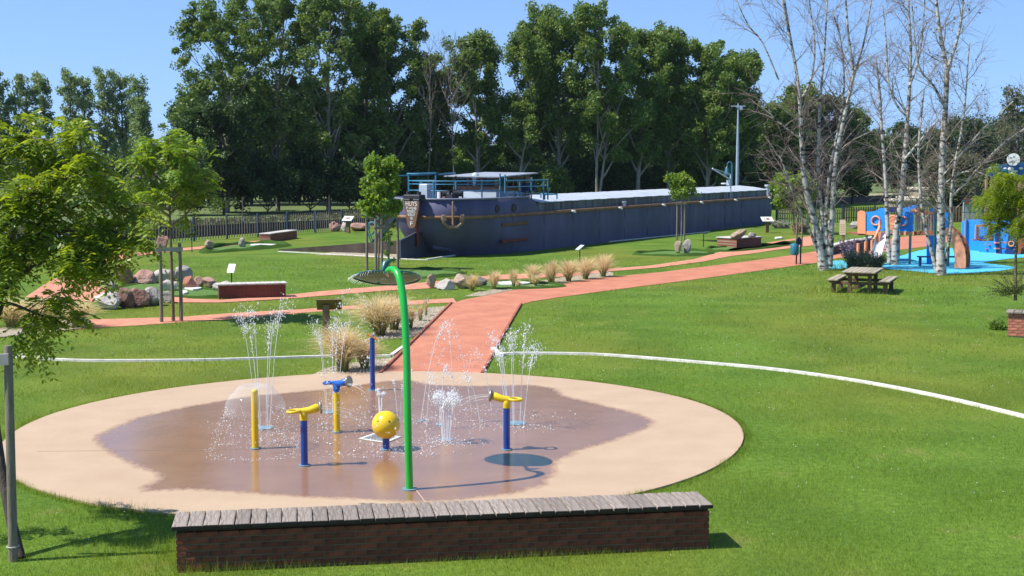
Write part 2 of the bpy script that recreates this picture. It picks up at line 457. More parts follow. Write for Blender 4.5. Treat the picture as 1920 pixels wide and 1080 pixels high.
struct('golf_path', flat(path_c), M_PATH2)
path_d = GP([(48, 557), (80, 535), (115, 515), (150, 500), (195, 488), (214, 480), (253, 473.5), (299, 468), (350, 464.5), (405, 459), (450, 453.5), (498, 451), (498, 455), (455, 458), (410, 463.5), (352, 469), (300, 473.5), (253, 480), (222, 489), (198, 500),
             (192, 515), (196, 530), (222, 548), (300, 553), (360, 560), (415, 562), (480, 557), (536, 553.2), (536, 560), (415, 567), (330, 567), (230, 566), (180, 566), (120, 562)], .02)
struct('winding_path', flat(path_d), M_PATH2)
# row of edging bricks, set on edge along both sides of the brick path
M_EDGE = mat('edging_brick', (.36, .11, .06), .85, .2, 8, obj_random=.2)
edge_me = MB().box((0, 0, .03), (.20, .062, .06), bev=.006).mesh('edging_brick', M_EDGE)
pathroot = bpy.data.objects['brick_path']
def edging(pts):
    P = [Vector(p) for p in pts]
    for a, b in zip(P[:-1], P[1:]):
        n = int((b - a).length / .21); ang = math.atan2(b.y - a.y, b.x - a.x)
        for i in range(n):
            o = link('edging_brick', edge_me, pathroot); o.location = a.lerp(b, (i + .5) / n); o.rotation_euler = (random.uniform(-.02, .02), random.uniform(-.02, .02), ang + random.uniform(-.02, .02))
random.seed(5)
edging(GP([(713, 702), (846, 569)])); edging(GP([(904, 702), (947, 622), (977, 571)]))

# ------------------------------------------------------------------ splash pad (concrete disc with a wet area)
PADC = np.array([-2.2, 22.55]); PADR = 6.02
pad_px = [(-8, 830), (-8, 868), (20, 922), (60, 950), (140, 969), (250, 984), (330, 990)]
wet = [(172, 825), (200, 809), (260, 785), (350, 765), (470, 745), (600, 733), (680, 723), (720, 717), (765, 714), (810, 724), (880, 726), (1000, 724), (1042, 731), (1060, 745), (1130, 762), (1200, 779), (1230, 793),
       (1212, 808), (1150, 830), (1085, 850), (1046, 870), (1040, 893), (1022, 914), (965, 930), (880, 940), (800, 947), (680, 941), (560, 936), (450, 928), (350, 922), (268, 926), (262, 918), (298, 902), (292, 893), (255, 880), (215, 860), (185, 840)]
wetw = [tuple(G(*p))[:2] for p in wet]
def pad_radius(a):
    return PADR + .06 * np.sin(2 * a + .5) + .03 * np.sin(5 * a)
na, nr = 260, 90
aa = np.arange(na) * 2 * PI / na; rr = np.linspace(0, 1, nr) ** .75
A_, R_ = np.meshgrid(aa, rr, indexing='ij')
PX = PADC[0] + np.cos(A_) * R_ * pad_radius(A_); PY = PADC[1] + np.sin(A_) * R_ * pad_radius(A_)
V = np.stack([PX, PY, np.full_like(PX, .03)], -1)
rim = V[:, -1:, :].copy(); rim[..., 2] = -.05
V = np.concatenate([V, rim], 1); nr1 = nr + 1
idx = np.arange(na * nr1).reshape(na, nr1)
Fq = np.stack([idx[:, :-1], idx[:, 1:], np.roll(idx, -1, 0)[:, 1:], np.roll(idx, -1, 0)[:, :-1]], -1).reshape(-1, 4)
Vf = V.reshape(-1, 3)
me = np_mesh('splash_pad', Vf, Fq)
P2 = Vf[:, :2].astype(float); sd = poly_dist(wetw, P2); sd = np.where(pip(wetw, P2), sd, -sd)
at = me.attributes.new('wet', 'FLOAT', 'POINT'); at.data.foreach_set('value', sd.astype(np.float32))
def pad_material():
    m = bpy.data.materials.new('pad_concrete'); m.use_nodes = True
    nt = m.node_tree; b = nt.nodes['Principled BSDF']; N = nt.nodes.new; Lk = nt.links.new
    at = N('ShaderNodeAttribute'); at.attribute_name = 'wet'
    tc = N('ShaderNodeTexCoord')
    mp = N('ShaderNodeMapping'); mp.inputs['Scale'].default_value = (1, .55, 1); Lk(tc.outputs['Object'], mp.inputs['Vector'])
    n = N('ShaderNodeTexNoise'); n.inputs['Scale'].default_value = 11; n.inputs['Detail'].default_value = 8; n.inputs['Roughness'].default_value = .65; Lk(mp.outputs['Vector'], n.inputs['Vector'])
    s = N('ShaderNodeMath'); s.operation = 'MULTIPLY_ADD'; s.inputs[1].default_value = .34; s.inputs[2].default_value = -.17; Lk(n.outputs['Fac'], s.inputs[0])
    a = N('ShaderNodeMath'); a.operation = 'ADD'; Lk(at.outputs['Fac'], a.inputs[0]); Lk(s.outputs[0], a.inputs[1])
    mr = N('ShaderNodeMapRange'); mr.inputs['From Min'].default_value = -.06; mr.inputs['From Max'].default_value = .12; Lk(a.outputs[0], mr.inputs['Value'])
    n2 = N('ShaderNodeTexNoise'); n2.inputs['Scale'].default_value = 1.3; n2.inputs['Detail'].default_value = 7; Lk(tc.outputs['Object'], n2.inputs['Vector'])
    dry = N('ShaderNodeValToRGB'); dry.color_ramp.elements[0].position = .3; dry.color_ramp.elements[1].position = .75
    dry.color_ramp.elements[0].color = (.425, .305, .208, 1); dry.color_ramp.elements[1].color = (.480, .355, .243, 1); Lk(n2.outputs['Fac'], dry.inputs['Fac'])
    wc = N('ShaderNodeValToRGB'); wc.color_ramp.elements[0].position = .3; wc.color_ramp.elements[1].position = .75
    wc.color_ramp.elements[0].color = (.262, .140, .074, 1); wc.color_ramp.elements[1].color = (.318, .178, .098, 1); Lk(n2.outputs['Fac'], wc.inputs['Fac'])
    mx = N('ShaderNodeMixRGB'); Lk(mr.outputs[0], mx.inputs['Fac']); Lk(dry.outputs['Color'], mx.inputs['Color1']); Lk(wc.outputs['Color'], mx.inputs['Color2'])
    sp = N('ShaderNodeTexNoise'); sp.inputs['Scale'].default_value = 90; Lk(tc.outputs['Object'], sp.inputs['Vector'])
    spr = N('ShaderNodeMapRange'); spr.inputs['To Min'].default_value = .86; spr.inputs['To Max'].default_value = 1.12; Lk(sp.outputs['Fac'], spr.inputs['Value'])
    hv = N('ShaderNodeHueSaturation'); Lk(mx.outputs[0], hv.inputs['Color']); Lk(spr.outputs[0], hv.inputs['Value'])
    Lk(hv.outputs['Color'], b.inputs['Base Color'])
    rg = N('ShaderNodeMapRange'); rg.inputs['To Min'].default_value = .8; rg.inputs['To Max'].default_value = .17; Lk(mr.outputs[0], rg.inputs['Value']); Lk(rg.outputs[0], b.inputs['Roughness'])
    sg = N('ShaderNodeMapRange'); sg.inputs['To Min'].default_value = .2; sg.inputs['To Max'].default_value = .5; Lk(mr.outputs[0], sg.inputs['Value']); Lk(sg.outputs[0], b.inputs['Specular IOR Level'])
    n3 = N('ShaderNodeTexNoise'); n3.inputs['Scale'].default_value = 7; n3.inputs['Detail'].default_value = 5; Lk(mp.outputs['Vector'], n3.inputs['Vector'])
    bp = N('ShaderNodeBump'); bp.inputs['Strength'].default_value = .14; bp.inputs['Distance'].default_value = .02; Lk(n3.outputs['Fac'], bp.inputs['Height']); Lk(bp.outputs['Normal'], b.inputs['Normal'])
    return m
me.materials.append(pad_material())
pad = struct('splash_pad', me, None)
M_JOINT = mat('pad_joint', (.30, .22, .15), .9)
def seam(a, b, w=.012):
    a, b = Vector(a), Vector(b); n = (b - a).cross(Vector((0, 0, 1))).normalized() * w
    return MB().add([a - n, b - n, b + n, a + n], [(0, 1, 2, 3)])
part('expansion_joint', seam(G(772, 908, .034), G(806, 952, .034), .007), mat('joint_filler', (.52, .38, .26), .8), pad)
part('expansion_joint', seam(G(70, 846, .034), G(480, 842, .034), .006), M_JOINT, pad)

# ------------------------------------------------------------------ kerbs round the lawn
M_KERB = mat('pale_kerb_concrete', (.62, .59, .53), .85, .15, 4, bump=.2, bscale=30)
def kerb(pts, w, h, name='kerb'):
    P = smooth_poly(GP(pts), 6); mb = MB(); vs = []; fs = []
    for i, p in enumerate(P):
        t = (P[min(i + 1, len(P) - 1)] - P[max(i - 1, 0)]).normalized(); n = Vector((-t.y, t.x, 0)) * w / 2
        vs += [p - n, p - n * .9 + Vector((0, 0, h)), p + n * .9 + Vector((0, 0, h)), p + n]
    for i in range(len(P) - 1):
        for k in range(3): fs.append((i * 4 + k, i * 4 + k + 1, i * 4 + 5 + k, i * 4 + 4 + k))
    fs += [(0, 1, 2, 3), (len(vs) - 1, len(vs) - 2, len(vs) - 3, len(vs) - 4)]
    mb.add(vs, fs); return struct(name, mb, M_KERB)
kerb([(-40, 665), (30, 671), (120, 676.5), (200, 678), (350, 677), (480, 674), (600, 670), (680, 669), (733, 669)], .10, .05)
kerb([(932, 665), (1000, 664), (1080, 665), (1150, 668), (1300, 680), (1450, 694), (1600, 715), (1750, 743), (1920, 783), (2050, 818)], .12, .05)
kerb([(734, 669), (758, 651.5)], .10, .06)
kerb([(925, 655), (934, 665), (944, 668)], .14, .06)

# ------------------------------------------------------------------ gravel beds
M_GRAVEL = mat('bed_gravel', (.26, .21, .14), .95, .35, 25, col2=(.52, .45, .33), bump=.8, bscale=45)
bedA = GP([(585, 703), (610, 692), (660, 690), (715, 702), (735, 684), (700, 672), (735, 668), (770, 643), (845, 572), (800, 572), (770, 588), (735, 618), (700, 622), (690, 640), (735, 640), (720, 655), (660, 668), (600, 685)], .006)
bedA1 = GP([(580, 706), (612, 690), (700, 673), (736, 672), (752, 655), (758, 652), (722, 690), (713, 702)], .006)
bedA2 = GP([(690, 636), (700, 622), (735, 611), (768, 590), (800, 577), (838, 574), (780, 629), (765, 634)], .006)
struct('gravel_bed', flat(bedA1), M_GRAVEL); struct('gravel_bed', flat(bedA2), M_GRAVEL)
bedB = GP([(868, 556), (900, 547), (960, 536), (1030, 524), (1100, 514), (1138, 508), (1150, 512), (1150, 517.5), (1117, 521.5), (1077, 527.5), (1037, 533.5), (978, 540.5), (938, 548), (905, 554.5)], .006)
struct('gravel_bed', flat(bedB), M_GRAVEL)
bedC = GP([(590, 478), (640, 470), (750, 461), (775, 470), (775, 486), (755, 485), (640, 479)], .006)
struct('gravel_bed', flat(bedC), M_GRAVEL)
bedD = GP([(-40, 622), (40, 608), (160, 596), (180, 612), (60, 626), (-40, 636)], .022)
struct('gravel_bed', flat(bedD), M_GRAVEL)
# loose stones lying on the gravel
rs = np.random.RandomState(8)
pts = []
for bed, n in ((bedA1, 900), (bedA2, 900), (bedB, 1500), (bedC, 700)):
    b = np.array([(p.x, p.y) for p in bed]); lo, hi = b.min(0), b.max(0)
    q = rs.uniform(lo, hi, (n * 4, 2)); q = q[pip(bed, q)][:n]; pts.append(q)
q = np.concatenate(pts); C3 = np.column_stack([q, np.full(len(q), .012)])
V, F = drops_np(C3, rs.uniform(.012, .035, len(q)), rs, .6)
tag(link('loose_gravel', np_mesh('loose_gravel', V, F, mat('gravel_stone', (.42, .36, .26), .9, .35, 3))), kind='stuff')

# ------------------------------------------------------------------ putting greens with raised turf edges
M_TURF = mat('artificial_turf', (.105, .19, .05), .9, .12, 30, bump=.3, bscale=120, spec=.1)
M_ROUGH = mat('turf_rough', (.055, .115, .018), .95, .3, 30, bump=.9, bscale=90, spec=.1)
def green(pts, rim=.22, h=.13, floor=.016):
    P = [G(p[0], p[1]) for p in pts]; P = smooth_poly(P, 6, True); n = len(P)
    c = sum(P, Vector()) / n; mb = MB()
    mb.add([(p.x, p.y, floor) for p in P], [tuple(range(n))])
    o = struct('putting_green', mb, M_TURF)
    vs = []; fs = []
    for i, p in enumerate(P):
        out = (p - c); out.z = 0; out.normalize()
        hh = h * (0.75 + .35 * math.sin(i * .9) * math.sin(i * .37 + 1))
        for d, z in ((-.02, floor + .002), (.05, hh * .8), (rim * .45, hh), (rim * .8, hh * .7), (rim * 1.3, .0)):
            vs.append((p.x + out.x * d, p.y + out.y * d, z))
    for i in range(n):
        j = (i + 1) % n
        for k in range(4): fs.append((i * 5 + k, j * 5 + k, j * 5 + k + 1, i * 5 + k + 1))
    m2 = MB().add(vs, fs, True); part('turf_edge', m2, M_ROUGH, o)
    return o
green([(215, 548), (240, 537), (300, 530), (340, 540), (400, 545), (440, 553), (400, 558), (330, 557), (270, 550)], h=.10)
green([(685, 515), (740, 507), (800, 506), (860, 511), (845, 517), (780, 522), (715, 521)])
green([(880, 532), (920, 528), (1000, 531), (1050, 537), (1000, 541), (930, 541)], h=.11)
green([(1195, 477), (1240, 472), (1300, 471), (1330, 474), (1318, 478), (1260, 480)], h=.14)
green([(1330, 467), (1360, 464), (1400, 463), (1440, 459), (1480, 455), (1490, 459), (1450, 464), (1390, 471), (1345, 472)], h=.14)
green([(150, 470), (220, 466), (270, 468), (300, 470), (260, 473), (180, 476)], h=.12)
green([(400, 466), (450, 459), (500, 457), (530, 461), (500, 465), (450, 470), (390, 474)], h=.22, rim=.45)
M_WHITE = mat('white_board', (.75, .75, .73), .5, .05)
def edging_board(name, pts, label):
    P = smooth_poly([G(*p) for p in pts], 5, True); mb = MB(); mb.prism([(p.x, p.y) for p in P], .05, (0, 0, .05))
    return solo(name, mb, M_WHITE, label, 'obstacle', 'white golf obstacles')
edging_board('golf_obstacle', [(346, 543), (360, 541), (378, 543), (362, 546)], 'low white slab on the green below the red-brown boulder')
edging_board('golf_obstacle', [(338, 549), (347, 548), (352, 551), (344, 553)], 'small white rounded slab on the green beside the staked tree')
edging_board('golf_obstacle', [(935, 532), (965, 531), (995, 533), (970, 536), (940, 535)], 'long white slab on the green behind the feather grass row')
edging_board('golf_obstacle', [(470, 461), (485, 459.5), (522, 460.5), (505, 462.5)], 'flat white slab beyond the grey standing stone near the fence')
edging_board('golf_obstacle', [(1453, 447), (1464, 446), (1466, 448), (1455, 449)], 'tiny white slab on the green right of the brick planter')

# ------------------------------------------------------------------ playground safety surface
M_BLUE_FLOOR = mat('blue_safety_floor', (.09, .46, .64), .85, .08, 4, spec=.2)
surf = smooth_poly(GP([(1655, 502), (1672, 487), (1700, 476), (1745, 466), (1800, 466), (1850, 469), (1905, 474), (1945, 480), (1900, 484), (1862, 489), (1845, 493), (1880, 497), (1903, 502), (1870, 508), (1810, 512), (1765, 513), (1710, 508)], .014), 4, True)
struct('safety_surface', flat(surf), M_BLUE_FLOOR)
struct('safety_surface', flat(smooth_poly(GP([(1553, 502), (1556, 491), (1575, 488), (1590, 491), (1593, 500), (1575, 504)], .014), 4, True)), M_BLUE_FLOOR)
struct('play_lawn_island', flat(GP([(1680, 477), (1690, 473.5), (1702, 475), (1695, 478)], .018)), M_LAWN)

# retaining wall beside the barge dock and its kerb
M_WALL = mat('dark_retaining_wall', (.075, .055, .042), .9, .3, 2, bump=.3)
wl = thing('retaining_wall', 'low dark retaining wall left of the barge stern', 'wall', (0, 0, 0))
w0, w1 = G(522, 470), G(752, 477)
mb = MB(); d = (w1 - w0); nrm = Vector((-d.y, d.x, 0)).normalized()
mb.add([w0, w1, w1 + Vector((0, 0, .68)), w0 + Vector((0, 0, .06)), w0 + nrm * .2, w1 + nrm * .2, w1 + nrm * .2 + Vector((0, 0, .68)), w0 + nrm * .2 + Vector((0, 0, .06))],
       [(0, 1, 2, 3), (4, 5, 6, 7), (3, 2, 6, 7), (0, 3, 7, 4), (1, 2, 6, 5)])
part('wall_face', mb, M_WALL, wl)
bk = w1 + nrm * .2 + Vector((0, 0, .675)); b0 = w0 + nrm * .2 + Vector((0, 0, .05)); f1 = w1 + nrm * 11; f0 = w0 + nrm * 4
struct('grass_bank', MB().add([b0, bk, f1 + Vector((0, 0, .003)), f0 + Vector((0, 0, .003))], [(0, 1, 2, 3)]), M_LAWN)
kerb([(522, 472), (600, 476), (690, 481), (755, 486), (800, 488)], .07, .04, 'dock_kerb')
kerb([(800, 488), (850, 480), (900, 473.5), (960, 467)], .12, .06, 'dock_kerb')
kerb([(1060, 461), (1150, 453), (1250, 443), (1330, 435)], .10, .05, 'dock_kerb')

# ================================================================== BARGE
def barge():
    M_HULL = mat('hull_slate_violet', (.078, .078, .142), .62, 0, 1.1, col2=(.115, .110, .198), bump=.16, bscale=1.6, spec=.25, stretch=(1, 1, .3))
    M_STRAKE = mat('rust_brown_strake', (.23, .12, .06), .7, .3, 3)
    M_ROOF = mat('pale_roof_sheet', (.50, .54, .60), .4, .08, 1.5, obj_random=.05)
    M_ROOFW = mat('wheelhouse_roof_sheet', (.30, .33, .38), .5, .1, 1.5)
    M_COAM = mat('streaked_coaming', (.20, .235, .25), .7, .0, 2.0, col2=(.045, .05, .035), stretch=(1.6, 1.6, .2))
    M_BLUE = mat('teal_rail_paint', (.05, .21, .34), .45, .1, 5)
    M_WOOD = mat('wheelhouse_wood', (.19, .085, .04), .6, .25, 6)
    M_CREAM = mat('pale_cabin_paint', (.42, .48, .52), .6, .1, 2)
    M_GLASS = mat('window_glass', (.008, .010, .012), .35, spec=.3)
    M_DARK = mat('dark_iron', (.02, .022, .03), .6, .2, 5)
    M_ANCH = mat('anchor_rust_buff', (.24, .155, .10), .8, .3, 6)
    M_BOARD = mat('name_board_brown', (.17, .085, .055), .6, .15, 3)
    M_TXT = mat('white_lettering', (.72, .72, .70), .6)
    M_ORB = mat('orange_brown_band', (.16, .075, .02), .7, .25, 3)
    M_RED = mat('red_brown_band', (.14, .03, .02), .7, .25, 3)
    M_LAMP = mat('deck_lamp_white', (.75, .74, .68), .4)
    rt = thing('barge', 'long slate-violet canal barge set ashore behind the lawn', 'barge', (1.06, 67.4, 0), math.atan2(.862, .506))
    XS, XB = -6.6, 36.3
    def outline(z, off=0.0, xmin=None):
        k = max(0.0, 1 - z / 1.75); tp = 1.3 * k ** 1.4
        Ls = 3.0 + 2.4 * k ** 1.2; pts = []
        n = 14
        for i in range(n + 1):
            a = PI / 2 * i / n
            pts.append((XS + tp + Ls * (1 - math.cos(a)) - off * math.cos(a), 2.5 - (2.5 + off) * math.sin(a) ** (.92)))
        for i in range(1, 9): pts.append((XS + tp + Ls + (XB - 2.2 - XS - tp - Ls) * i / 8, -off))
        for i in range(1, 9):
            a = PI / 2 * i / 8; pts.append((XB - 2.2 + 2.2 * math.sin(a) + off * math.sin(a), 2.5 - (2.5 + off) * math.cos(a) ** .8))
        port = [(x, 5 - y) for x, y in pts[1:-1]][::-1]
        return pts + port
    def loft(levels, cap=True):
        mb = MB(); vs = []; fs = []; n = None
        for z, off in levels:
            o = outline(z, off); n = len(o); vs += [(x, y, z) for x, y in o]
        for k in range(len(levels) - 1):
            for i in range(n): fs.append((k * n + i, k * n + (i + 1) % n, (k + 1) * n + (i + 1) % n, (k + 1) * n + i))
        mb.add(vs, fs, True)
        if cap: mb.add(vs[-n:], [tuple(range(n))])
        return mb
    part('hull', loft([(-.3, 0), (.15, 0), (.5, 0), (.8, 0.02), (1.1, 0.03), (1.45, 0), (1.8, 0)]), M_HULL, rt)
    part('rubbing_strake', loft([(1.78, .0), (1.79, .06), (1.925, .06), (1.935, .0)]), M_STRAKE, rt)
    # stern bulwark
    mb = MB(); o = outline(1.8); n = len(o)
    sel = [(i, p) for i, p in enumerate(o) if p[0] <= -.2]
    star = [p for i, p in sel if p[1] <= 2.5]; star.sort(key=lambda p: (p[0] + (2.5 - p[1])))
    o2 = [p for p in outline(1.8, -.02)]
    chain = [p for p in o2 if p[1] > 2.5 and p[0] < -1.5][::1]
    chain = sorted(chain, key=lambda p: p[0], reverse=True) + sorted([p for p in o2 if p[1] <= 2.5 and p[0] < -1.5], key=lambda p: p[0])
    chain = [(-.35, 4.98)] + chain + [(-.35, .02)]
    inn = [(x + (.1 if x < -3.5 else 0), y + (.1 if y < 2.5 else -.1)) for x, y in chain]
    m = len(chain); vs = []
    for c, z in ((chain, 1.9), (chain, 2.68), (inn, 2.68), (inn, 1.9)): vs += [(x, y, z) for x, y in c]
    fs = []
    for k in range(3):
        for i in range(m - 1): fs.append((k * m + i, k * m + i + 1, (k + 1) * m + i + 1, (k + 1) * m + i))
    fs += [(0, m, 2 * m, 3 * m), (m - 1, 2 * m - 1, 3 * m - 1, 4 * m - 1)]
    mb.add(vs, fs, True); mb.add([(x, y, 2.45) for x, y in inn], [tuple(range(m))])
    mb.prism([(-.36, 1.9), (-.36, 2.62), (.15, 2.5), (.85, 1.95), (.85, 1.9)], .08, (0, .06, 0), (1, 0, 0), (0, 0, 1), (0, -1, 0))
    part('stern_bulwark', mb, M_HULL, rt)
    part('capping_rail', MB().tube([(x, y, 2.70) for x, y in chain], .05, 6), mat('capping_pale', (.20, .21, .30), .5), rt)
    # welded plate seams down the side
    for k in range(11):
        part('plate_seam', MB().box((-2.0 + k * 3.1, -.012, .95), (.05, .02, 1.62)), M_HULL, rt)
    part('plate_seam', MB().box((15.5, -.012, 1.12), (36.5, .02, .035)), M_HULL, rt)
    # portholes
    for px in (933, 964):
        xx = px - 960; q = xx / FPX
        u = (q * 67.4 - 1.06) / (.506 - .862 * q)
        f = part('porthole', MB().torus((u, -.0, 2.2), .17, .03, 20, 6, Matrix.Rotation(PI / 2, 3, 'X')), M_DARK, rt)
        part('glass', MB().cyl((u, -.012, 2.2), (u, .05, 2.2), .16), M_GLASS, f)
    # cabin side panel and paint bands
    def band(name, x0, x1, z, h, m): part(name, MB().box(((x0 + x1) / 2, -.035, z), (x1 - x0, .05, h), bev=.01), m, rt)
    band('fender_band', -3.1, -.6, 1.42, .15, M_ORB); band('fender_band', -3.1, -.6, .62, .17, M_RED)
    # side tank doors faintly outlined near the bow
    for x0 in (25.6, 28.6): part('side_door', MB().box((x0 + .55, -.015, .95), (1.25, .04, 1.3), bev=.01), M_HULL, rt)
    # hatch coaming, roof panels
    part('coaming', MB().box((17.9, 2.5, 2.13), (33.4, 4.2, .46)).box((17.9, .38, 2.36), (33.5, .06, .05)), M_COAM, rt)
    npan = 40; x0, x1 = 1.3, 34.7; w = (x1 - x0) / npan
    for i in range(npan):
        a = x0 + i * w; mb = MB()
        prof = [(.30, 2.385), (1.4, 2.56), (2.5, 2.65), (3.6, 2.56), (4.70, 2.385)]
        dz = .012 * (i % 2)
        vs = [(a + .006, y, z + dz) for y, z in prof] + [(a + w - .006, y, z + dz) for y, z in prof] + [(a + .006, y, z - .03 + dz) for y, z in prof] + [(a + w - .006, y, z - .03 + dz) for y, z in prof]
        fs = [(k, k + 1, 6 + k, 5 + k) for k in range(4)] + [(10 + k, 15 + k, 16 + k, 11 + k) for k in range(4)] + [(k, 10 + k, 11 + k, k + 1) for k in range(4)] + [(5 + k, 6 + k, 16 + k, 15 + k) for k in range(4)] + [(0, 5, 15, 10), (4, 14, 19, 9)]
        mb.add(vs, fs); part('roof_panel', mb, M_ROOF, rt)
    part('bow_hatch', MB().box((35.1, 2.5, 2.2), (1.2, 2.6, .6), bev=.1), M_CREAM, rt)
    part('bow_bollard', MB().cyl((35.6, .7, 1.9), (35.6, .7, 2.7), .14).cyl((35.6, .7, 2.6), (35.6, .7, 2.74), .22), M_CREAM, rt)
    part('bow_ventilator', MB().torus((31.5, 2.4, 2.85), .2, .05), M_ROOF, rt)
    for px in (1071, 1159, 1240, 1311, 1375, 1438):
        q = (px - 960) / FPX; u = (q * 67.4 - 1.06) / (.506 - .862 * q)
        part('deck_lamp', MB().box((u, -.12, 1.86), (.26, .14, .09), bev=.02).box((u, -.2, 1.80), (.16, .10, .05)), M_LAMP, rt)
    part('fuel_cap', MB().cyl((10.6, .15, 1.92), (10.6, .15, 2.15), .13).cyl((10.6, .15, 2.12), (10.6, .15, 2.18), .16), M_CREAM, rt)
    # davit on the coaming near the bow
    part('davit', MB().tube([(27.3, .3, 1.95), (27.3, .3, 3.55)], .06, 8).tube([(27.3, .3, 3.2), (25.3, 0.8, 3.95)], .05, 8).tube([(27.3, .3, 3.55), (25.3, .8, 3.95)], .025, 6).box((27.0, .3, 3.0), (.3, .25, .35)), M_CREAM, rt)
    # rudder, stock, propeller guard
    part('rudder', MB().prism([(-7.95, -.1), (-7.95, .86), (-6.65, 1.16), (-5.6, 1.16), (-5.6, -.1)], .14, (0, 2.5, 0), (1, 0, 0), (0, 0, 1), (0, 1, 0)), mat('rudder_dark', (.045, .045, .075), .55, .15, 2), rt)
    part('rudder_stock', MB().cyl((-6.72, 2.35, .5), (-6.72, 2.35, 2.9), .07), M_RED, rt)
    part('tiller_head', MB().box((-6.75, 2.5, 2.8), (.5, .9, .22), bev=.04).cyl((-6.8, 2.2, 2.8), (-6.8, 2.2, 3.05), .1).cyl((-6.8, 2.8, 2.8), (-6.8, 2.8, 3.05), .1), M_DARK, rt)
    part('propeller_boss', MB().tube([(-5.75, 2.2, .45), (-5.2, 1.75, .45), (-4.6, 1.5, .42)], [.12, .3, .42], 12), M_HULL, rt)
    # name board facing astern
    bx = -7.02
    bd = part('name_board', MB().prism([(-.42, 2.62), (.42, 2.62), (.40, 2.3), (.20, 1.45), (.10, 1.38), (-.10, 1.38), (-.20, 1.45), (-.40, 2.3)], .1, (bx, 2.45, 0), (0, -1, 0), (0, 0, 1), (-1, 0, 0)), M_BOARD, rt)
    part('board_scroll', MB().cyl((bx, 2.87, 2.66), (bx, 2.55, 2.66), .06).cyl((bx, 2.35, 2.66), (bx, 2.03, 2.66), .06), M_DARK, rt)
    for txt, z, h in (('HUYS', 2.40, .62), ('P.14248', 2.23, .56), ('MANIEZ', 2.08, .46), ('NOBELAY', 1.93, .40), ('78', 1.76, .14), ('F', 1.50, .15)):
        cu = bpy.data.curves.new('lettering', 'FONT'); cu.body = txt; cu.size = {'HUYS': .30, 'F': .26}.get(txt, .185); cu.align_x = 'CENTER'; cu.extrude = .004
        tmp = bpy.data.objects.new('lettering_source', cu); lm = bpy.data.meshes.new_from_object(tmp); bpy.data.objects.remove(tmp); lm.materials.clear(); lm.materials.append(M_TXT)
        o = link('lettering', lm, bd); xs_ = [v.co.x for v in lm.vertices]; kx = h / (max(xs_) - min(xs_))
        o.matrix_local = Matrix(((0, 0, -1, bx - .056), (-kx, 0, 0, 2.45), (0, 1, 0, z), (0, 0, 0, 1)))
    # anchor on the starboard quarter
    a = R(38); ax, ay = XS + 3.0 * (1 - math.cos(a)), 2.5 - 2.5 * math.sin(a) ** .92
    nx, ny = Vector((-.78, -.62, 0)), Vector((.62, -.78, 0))
    P = lambda s, d, z: Vector((ax, ay, z)) + ny * s + nx * d
    an = MB().tube([P(0, .12, 2.62), P(0, .14, 1.5)], [.05, .06], 8).box(P(0, .12, 1.42), (.55, .16, .14), Matrix((ny, nx, Vector((0, 0, 1)))).transposed(), .03)
    for sg in (-1, 1):
        an.tube([P(sg * .2, .14, 1.42), P(sg * .42, .15, 1.6), P(sg * .48, .15, 1.85), P(sg * .50, .15, 2.0)], [.06, .08, .08, .03], 8)
        an.box(P(sg * .40, .2, 1.84), (.15, .06, .3), Matrix((ny, nx, Vector((0, 0, 1)))).transposed() @ Matrix.Rotation(sg * .25, 3, 'Y'), .02)
    ank = part('anchor', an, M_ANCH, rt)
    part('windlass', MB().box(P(0, -.35, 2.85), (.55, .4, .28), bev=.04).cyl(P(-.45, -.35, 2.95), P(.45, -.35, 2.95), .14).box(P(0, -.35, 3.1), (.7, .1, .06)).cyl(P(-.5, -.35, 2.75), P(-.5, -.35, 3.05), .04).cyl(P(.5, -.35, 2.75), P(.5, -.35, 3.05), .04), M_DARK, rt)
    # stern deck fittings
    part('ventilator_box', MB().box((-4.9, 3.1, 3.0), (.5, .45, .75), bev=.05), M_CREAM, rt)
    part('deck_pot', MB().cyl((-4.9, 2.3, 2.7), (-4.9, 2.3, 3.0), .14), M_LAMP, rt)
    part('deck_pot', MB().cyl((-4.9, 1.95, 2.7), (-4.9, 1.95, 3.02), .16), M_ANCH, rt)
    part('skylight', MB().prism([(-.75, 0), (.75, 0), (.1, .28), (-.1, .28)], 1.5, (-3.4, 2.0, 2.7), (0, 1, 0), (0, 0, 1), (1, 0, 0)), M_CREAM, rt)
    part('locker', MB().box((-1.2, .8, 2.78), (.55, .45, .34), bev=.05).box((-.55, .75, 2.72), (.3, .4, .4), bev=.08), M_CREAM, rt)
    for xx in (.0, .65):
        part('deck_chair', MB().box((xx, .55, 2.95), (.42, .4, .06)).box((xx + .16, .55, 3.14), (.06, .4, .42)).cyl((xx - .18, .4, 2.5), (xx - .18, .4, 2.95), .02).cyl((xx + .18, .7, 2.5), (xx + .18, .7, 2.95), .02), mat('chair_blue', (.03, .06, .13), .6), rt)
    # wheelhouse
    wx0, wx1, wy0, wy1 = -2.0, 1.15, .95, 3.35
    wh = part('wheelhouse', MB().box(((wx0 + wx1) / 2, (wy0 + wy1) / 2, 2.82), (wx1 - wx0, wy1 - wy0, .75)), M_CREAM, rt)
    part('wood_panel', MB().box(((wx0 + wx1) / 2, (wy0 + wy1) / 2, 3.10), (wx1 - wx0 + .05, wy1 - wy0 + .05, .22)), M_WOOD, wh)
    part('door_post', MB().box((wx1 - .18, wy0 - .04, 3.2), (.42, .06, 1.3)), M_WOOD, wh)
    nw = 0
